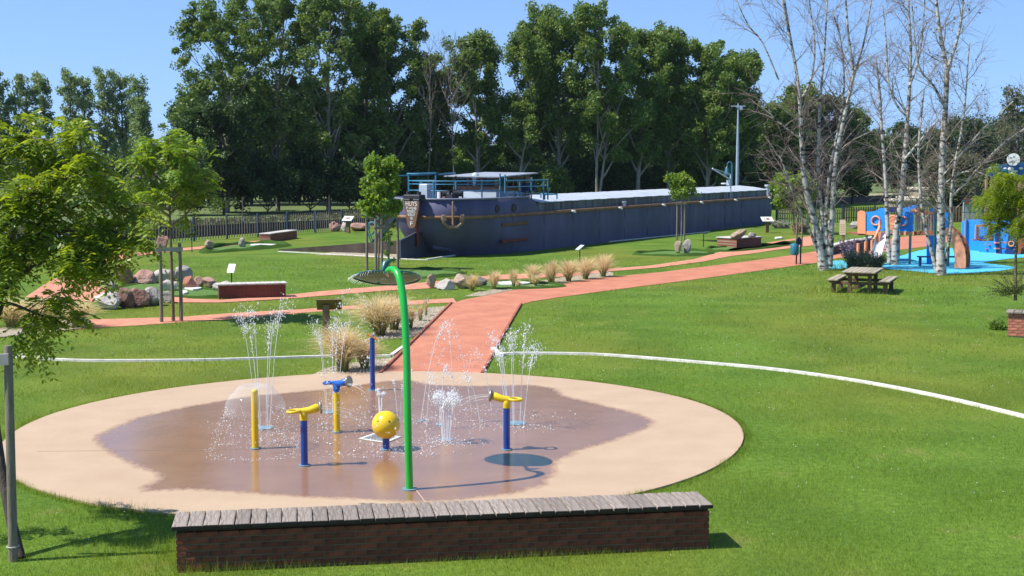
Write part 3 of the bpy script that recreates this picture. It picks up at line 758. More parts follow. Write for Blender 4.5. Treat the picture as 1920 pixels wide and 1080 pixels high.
    for (xa, ya, xb, yb, n) in ((wx0, wy1, wx0, wy0, 3), (wx0, wy0, wx1, wy0, 4), (wx1, wy0, wx1, wy1, 3), (wx1, wy1, wx0, wy1, 4)):
        for i in range(n + 1):
            t = i / n; x, y = xa + (xb - xa) * t, ya + (yb - ya) * t
            if i < n: part('window_post', MB().box((x, y, 3.42), (.1, .1, .46)), M_WOOD, wh)
            if i < n:
                t2 = (i + .5) / n; cx, cy = xa + (xb - xa) * t2, ya + (yb - ya) * t2; L = math.hypot(xb - xa, yb - ya) / n - .1
                dx = (L, .02, .42) if abs(xb - xa) > .1 else (.02, L, .42)
                part('window_pane', MB().box((cx, cy, 3.42), dx), M_PANE, wh)
    part('window_header', MB().box(((wx0 + wx1) / 2, (wy0 + wy1) / 2, 3.66), (wx1 - wx0 + .06, wy1 - wy0 + .06, .06)), M_WOOD, wh)
    np_ = 5; rx0, rx1, ry0, ry1 = -2.35, 1.5, .55, 3.75
    for i in range(np_):
        a = rx0 + (rx1 - rx0) * i / np_; b = rx0 + (rx1 - rx0) * (i + 1) / np_ - .02
        za = 3.66 + (a - rx0) * .04; zb = 3.66 + (b - rx0) * .04
        mb = MB(); vs = [(a, ry0, za), (b, ry0, zb), (b, ry1, zb + .02), (a, ry1, za + .02)]
        vs += [(x, y, z + .05) for x, y, z in vs]
        mb.add(vs, [(3, 2, 1, 0), (4, 5, 6, 7), (0, 1, 5, 4), (1, 2, 6, 5), (2, 3, 7, 6), (3, 0, 4, 7)])
        part('roof_sheet', mb, M_ROOFW, wh)
    for x in (-1.6, .9): part('roof_lamp', MB().sphere((x, ry0 + .1, 3.58), .07, 10, 7), M_LAMP, wh)
    part('plant_pot', MB().cyl((-1.9, 2.2, 3.25), (-1.9, 2.2, 3.55), .12, .16).sphere((-1.9, 2.2, 3.7), .2, 8, 6), M_CREAM, wh)
    # railings
    def rail(name, posts, zs, top, closed=False):
        ro = part(name, MB().tube([(p[0], p[1], zs[-1]) for p in posts], .035, 6), M_BLUE, rt)
        for z in zs[:-1]: part('rail', MB().tube([(p[0], p[1], z) for p in posts], .025, 6), M_BLUE, ro)
        for p in posts: part('post', MB().cyl((p[0], p[1], 2.5), (p[0], p[1], p[2] if len(p) > 2 else top), .04, n=8), M_BLUE, ro)
    rail('stern_railing', [(-2.1, 4.4, 3.9), (-3.3, 4.4), (-4.6, 4.3, 3.9), (-4.9, 3.4), (-5.0, 2.6), (-4.6, 1.6), (-3.4, .9), (-2.3, .55, 3.85)], [3.05, 3.35, 3.5], 3.5)
    part('awning_rail', MB().tube([(-2.1, 4.4, 3.85), (-4.7, 4.3, 3.83), (-4.9, 2.4, 3.83), (-2.2, 3.2, 3.86)], .05, 6).tube([(-2.1, 3.5, 3.83), (-5.4, 4.4, 3.75)], .03, 6), M_BLUE, rt)
    rail('side_railing', [(-2.25, .3, 3.8), (-1.0, .2), (.05, .15), (1.3, .15), (1.75, .15)], [2.85, 3.2, 3.5], 3.52)
    rail('hatch_railing', [(1.6, .25), (2.9, .25), (2.9, 1.2)], [2.35, 2.75], 2.77)
    return rt
M_PANE = None
def pane_mat():
    m = bpy.data.materials.new('clear_pane'); m.use_nodes = True; nt = m.node_tree
    b = nt.nodes['Principled BSDF']; b.inputs['Base Color'].default_value = (.02, .03, .035, 1); b.inputs['Roughness'].default_value = .04
    t = nt.nodes.new('ShaderNodeBsdfTransparent'); mx = nt.nodes.new('ShaderNodeMixShader'); mx.inputs[0].default_value = .55
    nt.links.new(b.outputs[0], mx.inputs[1]); nt.links.new(t.outputs[0], mx.inputs[2]); nt.links.new(mx.outputs[0], nt.nodes['Material Output'].inputs['Surface'])
    return m
M_PANE = pane_mat()
barge()

# ================================================================== FENCES
M_SLAT = mat('weathered_slat', (.20, .165, .13), .85, .25, 6, obj_random=.3)
M_NAVY = mat('navy_fence_post', (.02, .035, .085), .5, .1, 5)
M_RAILW = mat('fence_rail_wood', (.12, .10, .075), .85, .2, 5)
def fence(label, pts, h, sp, wslat, post_every, mslat, mpost, toprail=None):
    P = [Vector(p) for p in pts]
    rt = thing('slat_fence', label, 'fence', P[0])
    sl = MB().box((0, 0, h / 2 + .06), (wslat, .022, h), bev=.004).mesh('slat', mslat)
    po = MB().box((0, 0, (h + .16) / 2), (.10, .10, h + .16), bev=.015).mesh('post', mpost)
    acc = 0.0; last = -9; tot = 0
    for a, b in zip(P[:-1], P[1:]):
        L = (b - a).length; ang = math.atan2(b.y - a.y, b.x - a.x); n = int(L / sp)
        for z, hh in ((.28, .06), (h - .22, .06)):
            part('rail', MB().box((0, 0, 0), (L, .04, hh)), M_RAILW, rt)
            o = rt.children[-1]; o.location = (a + b) / 2 - P[0] + Vector((0, 0, z + .06)); o.rotation_euler = (0, 0, ang)
        if toprail:
            o = part('top_rail', MB().box((0, 0, 0), (L, .07, .05)), toprail, rt); o.location = (a + b) / 2 - P[0] + Vector((0, 0, h + .08)); o.rotation_euler = (0, 0, ang)
        nrm = Vector((math.sin(ang), -math.cos(ang), 0))
        for i in range(n):
            o = link('slat', sl, rt); o.location = a.lerp(b, (i + .5) / n) - P[0] + nrm * .036; o.rotation_euler = (0, random.uniform(-.012, .012), ang); tot += 1
        m = max(1, round(L / post_every))
        for i in range(m + 1):
            o = link('post', po, rt); o.location = a.lerp(b, i / m) - P[0] - nrm * .05; o.rotation_euler = (0, 0, ang)
    return rt
random.seed(11)
fence('dark slatted fence with navy posts along the canal behind the boulders', [G(-30, 474), G(164, 466), G(365, 452), G(540, 440), G(690, 429), G(745, 424)], 1.2, .21, .06, 2.35, M_SLAT, M_NAVY)
M_SLATP = mat('pale_slat', (.27, .215, .14), .85, .2, 6, obj_random=.2)
fence('pale slatted fence with navy posts behind the play ship', [G(1456, 419), G(1580, 418)], .86, .17, .10, 3.2, M_SLATP, M_NAVY, M_SLATP)
fence('taller brown slatted fence section with a top rail left of the play ship', [G(1580, 417), G(1700, 416), G(1815, 417)], 1.05, .18, .11, 3.0, mat('brown_slat', (.14, .10, .065), .85, .2, 6, obj_random=.2), M_NAVY, M_RAILW)

# ================================================================== BRICK BENCHES
M_BRICK = mat('bench_brick', (.155, .040, .018), .85, .35, 9, obj_random=.28, bump=.3, bscale=50)
M_MORT = mat('mortar', (.125, .11, .065), .95, .15, 20)
M_PLANK = mat('grey_weathered_plank', (.18, .142, .112), .75, 0, 7, col2=(.335, .285, .245), stretch=(9, .7, 4), obj_random=.18, bump=.35, bscale=9, spec=.35)
M_ENDSHADE = mat('shaded_end_grain', (.026, .020, .015), .9, .3, 20)  # end grain darkened to near black: shade on the plank fronts put into the colour
M_BATTEN = mat('dark_batten', (.05, .035, .025), .9)
def brick_bench_near():
    r0 = G(1334, 951, .495); l0 = G(326, 992.5, .495)
    d = (r0 - l0); L = d.length; ang = math.atan2(d.y, d.x); D = .58
    rt = thing('brick_bench', 'long brick bench with grey plank seat beside the splash pad', 'bench', (l0.x, l0.y, 0), ang)
    # local: x along the bench, y backwards
    part('mortar_core', MB().box((L / 2, D / 2 - .001, .21), (L - .048, D - .058, .44)), M_MORT, rt)
    bl, bh, jt = .22, .062, .0095
    def brick_me(l, d): return MB().box((0, 0, 0), (l, d, bh), bev=.006).mesh('brick', M_BRICK)
    full = brick_me(bl, .10); half = brick_me(.105, .10); head = brick_me(.105, .16)
    for c in range(7):
        z = -.045 + c * (bh + jt); x = .018
        first = True
        if c % 2: x0 = .018 + .105 + jt; o = link('brick', half, rt); o.location = (.018 + .0525, .022 + .05, z + bh / 2)
        else: x0 = .018
        while x0 + bl <= L - .01:
            o = link('brick', full, rt); o.location = (x0 + bl / 2, .022 + .05 + random.uniform(-.003, .003), z + bh / 2); o.rotation_euler = (random.uniform(-.01, .01), 0, random.uniform(-.006, .006)); x0 += bl + jt
        if x0 + .08 < L:
            w = L - .018 - x0
            o = link('brick', brick_me(w, .10), rt); o.location = (x0 + w / 2, .022 + .05, z + bh / 2)
        for xe in (.018 + .05, L - .018 - .05):      # the two ends
            y = .135
            for k in range(3):
                o = link('brick', head, rt); o.location = (xe, y + .067, z + bh / 2); o.rotation_euler = (0, 0, PI / 2); o.scale = (1.2, .62, 1); y += .138
    part('batten', MB().box((L / 2, .06, .4715), (L - .06, .06, .027)).box((L / 2, D - .06, .4715), (L - .06, .06, .025)), M_BATTEN, rt)
    n = 36; pitch = (L + .05) / n
    for i in range(n):
        wob = random.uniform(-.004, .004)
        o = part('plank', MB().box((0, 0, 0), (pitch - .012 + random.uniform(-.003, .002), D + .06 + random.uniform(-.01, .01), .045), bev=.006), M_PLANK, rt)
        o.data.materials.append(M_ENDSHADE)
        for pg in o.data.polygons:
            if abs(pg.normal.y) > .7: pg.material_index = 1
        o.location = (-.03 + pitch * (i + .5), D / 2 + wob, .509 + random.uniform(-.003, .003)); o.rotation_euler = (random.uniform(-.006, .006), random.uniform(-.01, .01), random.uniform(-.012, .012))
    return rt
random.seed(21)
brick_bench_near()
def brick_tex(name, c1, c2, cm):
    m = paver_material(name, c1, c2, cm, 0, .23, .0715)
    mp = [n for n in m.node_tree.nodes if n.type == 'MAPPING'][0]
    mp.inputs['Rotation'].default_value = (PI / 2, 0, 0)
    return m
M_BRICKT = brick_tex('coursed_brick', (.33, .085, .05), (.26, .062, .036), (.28, .2, .15))
M_BRICKT2 = brick_tex('coursed_brick_dark', (.20, .05, .03), (.16, .04, .024), (.12, .09, .07))
M_COPE = mat('pale_coping', (.50, .47, .43), .8, .12, 6, obj_random=.1)
def brick_block(label, a, b, h, depth, mbr, seats=8, cat='bench', name='brick_bench', group=None):
    a, b = Vector(a), Vector(b); d = b - a; L = d.length
    rt = thing(name, label, cat, a, math.atan2(d.y, d.x), group)
    part('brickwork', MB().box((L / 2, depth / 2, h / 2), (L, depth, h)), mbr, rt)
    p = (L + .1) / seats
    for i in range(seats):
        part('seat_slab', MB().box((-.05 + p * (i + .5), depth / 2, h + .035), (p - .012, depth + .1, .055), bev=.01), M_COPE, rt)
    return rt
brick_block('dark brick bench with pale slab top by the middle golf green', G(411, 561), G(536, 557.5), .43, .5, M_BRICKT2, 14)
brick_block('red brick bench with pale top standing near the canal fence', G(507, 454), G(557, 446.5), .42, .6, M_BRICKT, 8)
pl = brick_block('red brick planter with a tilted stone slab on top', G(1381, 465), G(1427, 462), .46, 1.3, M_BRICKT, 7, 'planter', 'brick_planter')
# corner planter at the right: bricks one by one
def corner_planter():
    M_B2 = mat('salmon_brick', (.42, .15, .09), .85, .25, 9, obj_random=.2, bump=.3, bscale=50)
    M_M2 = mat('pale_mortar', (.38, .31, .25), .95, .15, 20)
    a = G(1889, 632); rt = thing('brick_planter', 'salmon brick planter with wooden top at the right edge', 'planter', a, R(-24))
    part('mortar_core', MB().box((1.0, .5, .30), (1.96, .96, .60)), M_M2, rt)
    full = MB().box((0, 0, 0), (.22, .1, .062), bev=.006).mesh('brick', M_B2)
    hlf = MB().box((0, 0, 0), (.105, .1, .062), bev=.006).mesh('brick', M_B2)
    for c in range(8):
        z = .035 + c * .0715; x = .0
        if c % 2: o = link('brick', hlf, rt); o.location = (.0525, .05, z + .031); x = .115
        while x < 1.85:
            o = link('brick', full, rt); o.location = (x + .11, .05 + random.uniform(-.002, .002), z + .031); x += .23
        y = .11 + (.0 if c % 2 else .115)
        if not c % 2: o = link('brick', hlf, rt); o.location = (.05, .1625, z + .031); o.rotation_euler = (0, 0, PI / 2)
        while y < .8:
            o = link('brick', full, rt); o.location = (.05 + random.uniform(-.002, .002), y + .11, z + .031); o.rotation_euler = (0, 0, PI / 2); y += .23
    for i in range(11):
        part('plank', MB().box((-.06 + .19 * (i + .5), .25, .635), (.178, .62, .045), bev=.006), M_PLANK, rt)
    part('soil', MB().box((1.0, .78, .60), (1.9, .36, .03)), mat('soil', (.06, .04, .025), .95, .3, 8, bump=.5), rt)
    return rt
corner_planter()

# ================================================================== SPLASH PAD TOYS
M_YEL = mat('yellow_paint', (.78, .54, .012), .28, .03, 3, coat=.3)
M_BLUE = mat('blue_paint', (.008, .055, .30), .28, .08, 3, coat=.3)
M_BLUE2 = mat('bright_blue_paint', (.012, .11, .48), .3, .08, 3, coat=.3)
M_GREEN = mat('green_paint', (.018, .42, .045), .25, .05, 3, coat=.4)
M_STEEL = mat('nozzle_plate', (.36, .32, .26), .35, .1, 4, metal=.6)
M_FLANGE = mat('pale_blue_flange', (.16, .27, .33), .5, .1, 5)
M_ORANGE = mat('orange_paint', (.72, .26, .02), .35)
M_BLK = mat('black_hole', (.01, .01, .01), .8)
def flange(rt, r=.088): part('base_flange', MB().cyl((0, 0, .03), (0, 0, .048), r, n=18), M_FLANGE, rt)
def cannon(px, py, h, post, head, rz, label):
    rt = thing('water_cannon', label, 'water cannon', G(px, py, .0), rz, 'hand-turned water cannons on the splash pad')
    flange(rt)
    part('post', MB().cyl((0, 0, .03), (0, 0, h), .052, n=18), post, rt)
    hd = part('swivel_head', MB().lathe([(.058, h - .01), (.062, h + .05), (.06, h + .085), (.05, h + .11)], 18), head, rt)
    part('nozzle', MB().tube([(-.05, 0, h + .12), (.08, 0, h + .13), (.19, 0, h + .165), (.22, 0, h + .17)], [.045, .055, .065, .05], 14), head, rt)
    mrot = Matrix.Rotation(PI / 2 - .12, 3, 'Y')
    part('spray_plate', MB().lathe([(.07, -.02), (.095, -.012), (.10, .008), (.085, .022)], 20, (.245, 0, h + .175), True, mrot), M_STEEL, rt)
    part('ring_handle', MB().torus((-.14, 0, h + .125), .095, .022, 22, 8, Matrix.Rotation(-.06, 3, 'Y')).tube([(-.06, 0, h + .12), (.0, 0, h + .11)], .035, 8), head, rt)
    return rt
cannon(571, 877, .72, M_BLUE, M_YEL, R(8), 'yellow-headed cannon on a blue post nearest the bench')
cannon(632, 814, .72, M_YEL, M_BLUE2, R(-28), 'blue-headed water cannon on a yellow post')
cannon(950, 847, .70, M_BLUE, M_YEL, R(172), 'yellow-headed water cannon on a blue post pointing towards the ball')
rt = thing('spray_post', 'yellow post with a clear water dome at its top', 'spray post', G(479, 845), 0); flange(rt)
part('post', MB().cyl((0, 0, .03), (0, 0, .93), .053, n=18), M_YEL, rt); part('spray_cap', MB().lathe([(.053, .93), (.05, .95), (.03, .965), (.0, .967)], 18), M_YEL, rt)
rt = thing('spinner_post', 'tall blue post with a tilted orange paddle on the far edge of the pad', 'spinner', G(699, 735), 0); flange(rt)
part('post', MB().cyl((0, 0, .03), (0, 0, 1.06), .049, n=18), M_BLUE, rt)
part('paddle', MB().box((0, 0, 1.085), (.22, .08, .03), Euler((.0, .5, 0)), .01), M_ORANGE, rt)
part('hub_bolt', MB().cyl((0, 0, 1.07), (0, 0, 1.12), .035), M_FLANGE, rt)
rt = thing('spray_ball', 'yellow ball on a short blue post with small spray holes', 'spray ball', G(724, 847), 0); flange(rt)
part('post', MB().cyl((0, 0, .03), (0, 0, .26), .055, n=16), M_BLUE, rt)
bl = part('ball', MB().sphere((0, 0, .425), .218, 36, 24), M_YEL, rt)
for a, e in ((-.55, .42), (.35, .42), (1.4, .4), (2.6, .4)):
    v = Vector((math.sin(a) * math.cos(e), -math.cos(a) * math.cos(e), math.sin(e)))
    part('spray_hole', MB().cyl(Vector((0, 0, .425)) + v * .21, Vector((0, 0, .425)) + v * .2205, .012, n=10), M_BLK, bl)
# drain
g = [G(672, 823, .036), G(700, 813, .036), G(752, 819, .036), G(724, 831, .036)]
dr = thing('floor_drain', 'square grey floor drain with white frame behind the ball', 'drain', (g[0] + g[2]) / 2)
cc = (g[0] + g[2]) / 2
inn = [cc.lerp(p, .80) for p in g]
mb = MB()
for i in range(4):
    j = (i + 1) % 4
    mb.add([g[i] - cc, g[j] - cc, inn[j] - cc, inn[i] - cc, g[i] - cc + Vector((0, 0, .008)), g[j] - cc + Vector((0, 0, .008)), inn[j] - cc + Vector((0, 0, .008)), inn[i] - cc + Vector((0, 0, .008))],
           [(0, 1, 2, 3), (4, 5, 6, 7), (0, 1, 5, 4), (2, 3, 7, 6)])
part('drain_frame', mb, mat('drain_frame_white', (.62, .62, .58), .5), dr)
mb = MB()
for i in range(12):
    t0, t1 = (i + .12) / 12, (i + .88) / 12
    q = [inn[0].lerp(inn[1], t0) - cc, inn[0].lerp(inn[1], t1) - cc, inn[3].lerp(inn[2], t1) - cc, inn[3].lerp(inn[2], t0) - cc]
    mb.add(q + [v + Vector((0, 0, .006)) for v in q], [(4, 5, 6, 7), (0, 1, 5, 4), (1, 2, 6, 5), (2, 3, 7, 6), (3, 0, 4, 7)])
o = part('drain_grille', mb, mat('drain_grey', (.20, .21, .20), .5, .1, 4), dr)
# arch with leaf
base = G(768, 922)
ar = thing('leaf_shower', 'tall bright green curved stem carrying a dark glossy leaf', 'water shower', base)
flange(ar, .105)
sp = [(768, 922, 0), (766, 850, .03), (764, 760, .10), (763, 690, .18), (760.5, 620, .30), (757, 570, .42), (752, 535, .56), (746, 514, .70), (738, 505.5, .84), (730, 506, .92), (724, 509, .97)]
pts = [base] + [AT(a, b, base.y + c * .68) for a, b, c in sp[1:]]
pts[0] = Vector((base.x, base.y, .03))
P = smooth_poly(pts, 7); rad = [.052 - .006 * min(1, max(0, (i / len(P) - .55) / .45)) if i < len(P) - 8 else .046 - .003 * (i - len(P) + 8) for i in range(len(P))]
part('stem', MB().tube([p - base for p in P], rad, 18), M_GREEN, ar)
def leaf_material():
    m = bpy.data.materials.new('glossy_leaf_sheet'); m.use_nodes = True; nt = m.node_tree; b = nt.nodes['Principled BSDF']
    b.inputs['Base Color'].default_value = (.004, .05, .045, 1); b.inputs['Roughness'].default_value = .05; b.inputs['Specular IOR Level'].default_value = .9; b.inputs['Coat Weight'].default_value = 1; b.inputs['Coat IOR'].default_value = 1.9; b.inputs['Coat Roughness'].default_value = .03
    t = nt.nodes.new('ShaderNodeBsdfTransparent'); t.inputs[0].default_value = (.0, .55, .42, 1); mx = nt.nodes.new('ShaderNodeMixShader'); mx.inputs[0].default_value = .62
    nt.links.new(b.outputs[0], mx.inputs[1]); nt.links.new(t.outputs[0], mx.inputs[2]); nt.links.new(mx.outputs[0], nt.nodes['Material Output'].inputs['Surface']); return m
M_LEAFSHEET = leaf_material()
LC = AT(729, 521, 19.55)                 # leaf centre
ntilt = R(-17)
lrot = Matrix.Rotation(ntilt, 3, 'X')
lo = []
for i in range(64):
    a = 2 * PI * i / 64
    r = 1 - .18 * max(0, math.cos(a + PI / 2)) ** 8 + .12 * max(0, math.cos(a - PI)) ** 10
    lo.append(lrot @ Vector((.46 * r * math.cos(a), .52 * r * math.sin(a), .0)))
mb = MB(); up = lrot @ Vector((0, 0, 1)); n = 64
ring = [[v * s - up * (.03 * (1 - s * s)) for v in lo] for s in (1, .75, .5, .25)]
vs = [p for rg in ring for p in rg]; fs = []
for k in range(3):
    for i in range(n): fs.append((k * n + i, k * n + (i + 1) % n, (k + 1) * n + (i + 1) % n, (k + 1) * n + i))
fs.append(tuple(range(3 * n, 4 * n)))
th = [v + up * .01 for v in vs]; m_ = len(vs)
allv = vs + th; fs2 = fs + [tuple(i + m_ for i in f) for f in fs] + [(i, (i + 1) % n, m_ + (i + 1) % n, m_ + i) for i in range(n)]
mb.add([v + LC - base for v in allv], fs2, True)
lf = part('leaf', mb, M_LEAFSHEET, ar)
M_RIM = mat('teal_leaf_rim', (.008, .10, .10), .3, coat=.3)
part('leaf_rim', MB().tube([v + LC - base + up * .006 for v in lo] + [lo[0] + LC - base + up * .006], .012, 8), M_RIM, lf)
part('leaf_rib', MB().tube([pts[-1] - base, LC - base + up * .0, lo[16] + LC - base], [.03, .014, .008], 8), M_RIM, lf)
part('leaf_spout', MB().tube([pts[-1] - base + Vector((-.05, .05, .0)), pts[-1] - base + Vector((-.02, .1, .10)), pts[-1] - base + Vector((.06, .12, .16))], [.03, .05, .012], 8), M_RIM, lf)

# ================================================================== WATER SPRAY
def water_mat():
    m = bpy.data.materials.new('spray_water'); m.use_nodes = True; nt = m.node_tree; b = nt.nodes['Principled BSDF']
    b.inputs['Base Color'].default_value = (.92, .95, .97, 1); b.inputs['Roughness'].default_value = .12; b.inputs['IOR'].default_value = 1.33; b.inputs['Specular IOR Level'].default_value = .6
    t = nt.nodes.new('ShaderNodeBsdfTransparent'); mx = nt.nodes.new('ShaderNodeMixShader'); mx.inputs[0].default_value = .36
    nt.links.new(b.outputs[0], mx.inputs[1]); nt.links.new(t.outputs[0], mx.inputs[2]); nt.links.new(mx.outputs[0], nt.nodes['Material Output'].inputs['Surface']); return m
M_SPRAY = water_mat()
def sheet_mat():
    m = bpy.data.materials.new('water_sheet'); m.use_nodes = True; nt = m.node_tree; b = nt.nodes['Principled BSDF']
    b.inputs['Base Color'].default_value = (.85, .9, .95, 1); b.inputs['Roughness'].default_value = .08
    n = nt.nodes.new('ShaderNodeTexNoise'); n.inputs['Scale'].default_value = 14; tc = nt.nodes.new('ShaderNodeTexCoord'); mp = nt.nodes.new('ShaderNodeMapping'); mp.inputs['Scale'].default_value = (2, 2, .4)
    nt.links.new(tc.outputs['Object'], mp.inputs['Vector']); nt.links.new(mp.outputs['Vector'], n.inputs['Vector'])
    bp = nt.nodes.new('ShaderNodeBump'); bp.inputs['Strength'].default_value = .5; nt.links.new(n.outputs['Fac'], bp.inputs['Height']); nt.links.new(bp.outputs['Normal'], b.inputs['Normal'])
    lw = nt.nodes.new('ShaderNodeLayerWeight'); lw.inputs['Blend'].default_value = .12
    mr = nt.nodes.new('ShaderNodeMapRange'); mr.inputs['To Min'].default_value = .95; mr.inputs['To Max'].default_value = .5; nt.links.new(lw.outputs['Facing'], mr.inputs['Value'])
    t = nt.nodes.new('ShaderNodeBsdfTransparent'); mx = nt.nodes.new('ShaderNodeMixShader')
    nt.links.new(mr.outputs[0], mx.inputs[0]); nt.links.new(b.outputs[0], mx.inputs[1]); nt.links.new(t.outputs[0], mx.inputs[2]); nt.links.new(mx.outputs[0], nt.nodes['Material Output'].inputs['Surface']); return m
M_SHEET = sheet_mat()
rw = np.random.RandomState(77)
g_ = 9.81
def stream(p0, v0, tmax, nd, r, jit, tube_t, tr=.006, floor=.04, fall=False):
    """one thrown stream: a thin unbroken thread near the nozzle, then drops"""
    out = []
    if tube_t > 0:
        t = np.linspace(0, tube_t, 7); P = p0[None] + v0[None] * t[:, None]; P[:, 2] -= .5 * g_ * t ** 2
        P[1:] += rw.normal(size=(6, 3)) * tr * .3
        out.append(('t', P, np.linspace(tr, tr * .7, 7)))
    t = tube_t * .7 + (tmax - tube_t * .7) * rw.uniform(0, 1, nd) ** .8
    # drops bunch together in little clusters along the stream
    k = max(6, nd // 5); tk = rw.uniform(tube_t * .7, tmax, k); t = np.where(rw.uniform(size=nd) < .7, np.abs(tk[rw.randint(0, k, nd)] + rw.normal(size=nd) * .012), t)
    if fall: t = tmax * (.12 + .88 * rw.uniform(0, 1, nd)) ** .6
    t = np.clip(t, 0, tmax)
    C = p0[None] + v0[None] * t[:, None]; C[:, 2] -= .5 * g_ * t ** 2
    C += rw.normal(size=(nd, 3)) * (jit * (t / tmax) ** 1.3)[:, None]
    C = C[C[:, 2] > floor]
    out.append(('d', C, r * rw.lognormal(0, .45, len(C)) * .62))
    return out
def emit(name, lst, label, cat, group=None, loc=None, material=None):
    tb = [x for x in lst if x[0] == 't']; dd = [x for x in lst if x[0] == 'd']; parts_ = []
    if tb:
        V, F = tubes_np(np.stack([x[1] for x in tb]), np.stack([x[2] for x in tb]), 4)
        F = np.concatenate([F[:, [0, 1, 2]], F[:, [0, 2, 3]]]); parts_.append((V, F))
    if dd:
        C = np.concatenate([x[1] for x in dd]); r = np.concatenate([x[2] for x in dd])
        parts_.append(drops_np(C, r * .85, rw, 2.0))
    V, F = join_np(parts_)
    o = link(name, np_mesh(name, V, F, material or M_SPRAY, True)); tag(o, label, cat, group, 'stuff'); return o
def fountain(px, py, n, h, spread, label, ring=.10, nd=140, r=.0085, tube=.35, jit=.05, lean=(0, 0), keep=1.1, tr=.006):
    b = np.array(G(px, py, .05)); lst = []
    for i in range(n):
        a = 2 * PI * i / n + .3; hh = h * rw.uniform(.82, 1.05); vz = math.sqrt(2 * g_ * hh); tu = vz / g_
        v = np.array([math.cos(a) * spread / tu + lean[0], math.sin(a) * spread / tu + lean[1], vz])
        lst += stream(b + np.array([math.cos(a) * ring, math.sin(a) * ring, 0]), v, tu * keep, nd, r, jit, tu * tube, tr)
    p = MB().cyl((b[0], b[1], .03), (b[0], b[1], .04), ring + .05, n=20)
    return emit('water_jet', lst, label, 'water jet', 'water jets rising from the pad'), b
_, J1 = fountain(494, 806, 6, 2.05, .30, 'tallest spray of thin jets left on the pad behind the dome', nd=150, r=.009, jit=.085, tube=.72, keep=1.15)
_, J2 = fountain(622, 776, 5, 1.75, .22, 'spray of thin jets in front of the feather grass', nd=110, jit=.07, tube=.65, keep=1.15)
_, J3 = fountain(837, 828, 7, .78, .10, 'strong white low jet right of the ball', ring=.06, nd=170, r=.010, jit=.06, tube=.85, tr=.009, keep=1.35)
_, J4 = fountain(966, 797, 9, 1.55, .24, 'upright ring of jets behind the right cannon', ring=.15, nd=120, r=.009, jit=.075, tube=.72, keep=1.12)
_, J6 = fountain(713, 774, 3, .42, .04, 'short white bubbling jet just behind the yellow ball', ring=.02, nd=120, jit=.02, tube=.8, tr=.012)
fountain(748, 792, 2, .75, .08, 'thin jet close behind the green stem', ring=.02, nd=60, jit=.03, tube=.6)
# ring of inward arcs
lst = []
for (px, py, ax, az) in ((789, 792, 836, 1.62), (800, 800, 812, .9), (824, 800, 838, 1.0), (884, 772, 842, 1.62), (852, 765, 838, 1.55), (922, 770, 893, 1.05), (954, 775, 925, 1.05), (900, 790, 872, .8)):
    b = np.array(G(px, py, .05)); vz = math.sqrt(2 * g_ * az); tu = vz / g_
    dx = (ax - px) / FPX * b[1] / tu
    lst += stream(b, np.array([dx, rw.normal() * .12, vz]), tu * 1.65, 130, .0085, .075, tu * .7, .0055)
emit('water_jet', lst, 'criss-crossing thin arcs of water at the back of the pad', 'water jet', 'water jets rising from the pad')
# cannon streams
def cannon_spray(px, py, z, dirx, diry, label, n=4, v=3.3):
    lst = []
    for i in range(n):
        b = np.array(AT(px, py, G(px, 840).y)) * 0; p = AT(px, py, z)
        b = np.array(p) + np.array([0, rw.uniform(-.05, .05), rw.uniform(-.05, .05)])
        vel = np.array([dirx * v * rw.uniform(.8, 1.1), diry * v + rw.normal() * .15, .25 + rw.uniform(-.3, .3)])
        lst += stream(b, vel, .46, 18, .006, .08, .16, .0025)
    emit('cannon_stream', lst, label, 'water stream', 'streams shot from the cannons')
cannon_spray(597, 768, 19.95, .95, .2, 'faint water threads shot right by the nearest yellow-headed cannon')
cannon_spray(652, 719, 21.9, .85, -.5, 'faint water threads from the blue-headed cannon', 3, 2.4)
cannon_spray(926, 744, 21.0, -.97, .15, 'faint water threads shot left towards the ball')
# dome of water over the yellow post
db = Vector(G(479, 845)); prof = []
for i in range(15):
    t = i / 14; r = .02 + .45 * math.sin(t * PI / 2 * .98) ** .85; z = .965 + .075 * math.sin(min(t * 2.2, 1) * PI) - .36 * t ** 2.6; prof.append((r, z))
mbd = MB(); nn = 40; vs = []; fs = []
for r, z in prof:
    for i in range(nn): a = 2 * PI * i / nn; vs.append((db.x + r * math.cos(a) * (1 + .02 * math.sin(7 * a)), db.y + r * math.sin(a), z + .01 * math.sin(5 * a) * r))
for k in range(14):
    for i in range(nn): fs.append((k * nn + i, k * nn + (i + 1) % nn, (k + 1) * nn + (i + 1) % nn, (k + 1) * nn + i))
mbd.add(vs, fs, True)
dome = solo('water_dome', mbd, M_SHEET, 'clear bell of water spilling from the yellow post', 'water dome', kind='stuff')
N = 900; a = rw.uniform(0, 2 * PI, N); u = rw.uniform(0, 1, N); rr_ = .44 + .24 * u + rw.normal(size=N) * .03; zz = .66 - .62 * u ** 1.25 + rw.normal(size=N) * .03
side = .55 + .45 * (rw.uniform(size=N) < (.5 + .5 * np.abs(np.cos(a))))
sel = (zz > .04) & (rw.uniform(size=N) < .35 + .65 * np.abs(np.cos(a)))
C = np.column_stack([db.x + rr_ * np.cos(a), db.y + rr_ * np.sin(a), zz])[sel]
V, F = drops_np(C, .0052 * rw.lognormal(0, .4, len(C)), rw)
o = part('falling_drop', np_mesh('falling_drop', V, F, M_SPRAY, True), dome); o['kind'] = 'stuff'
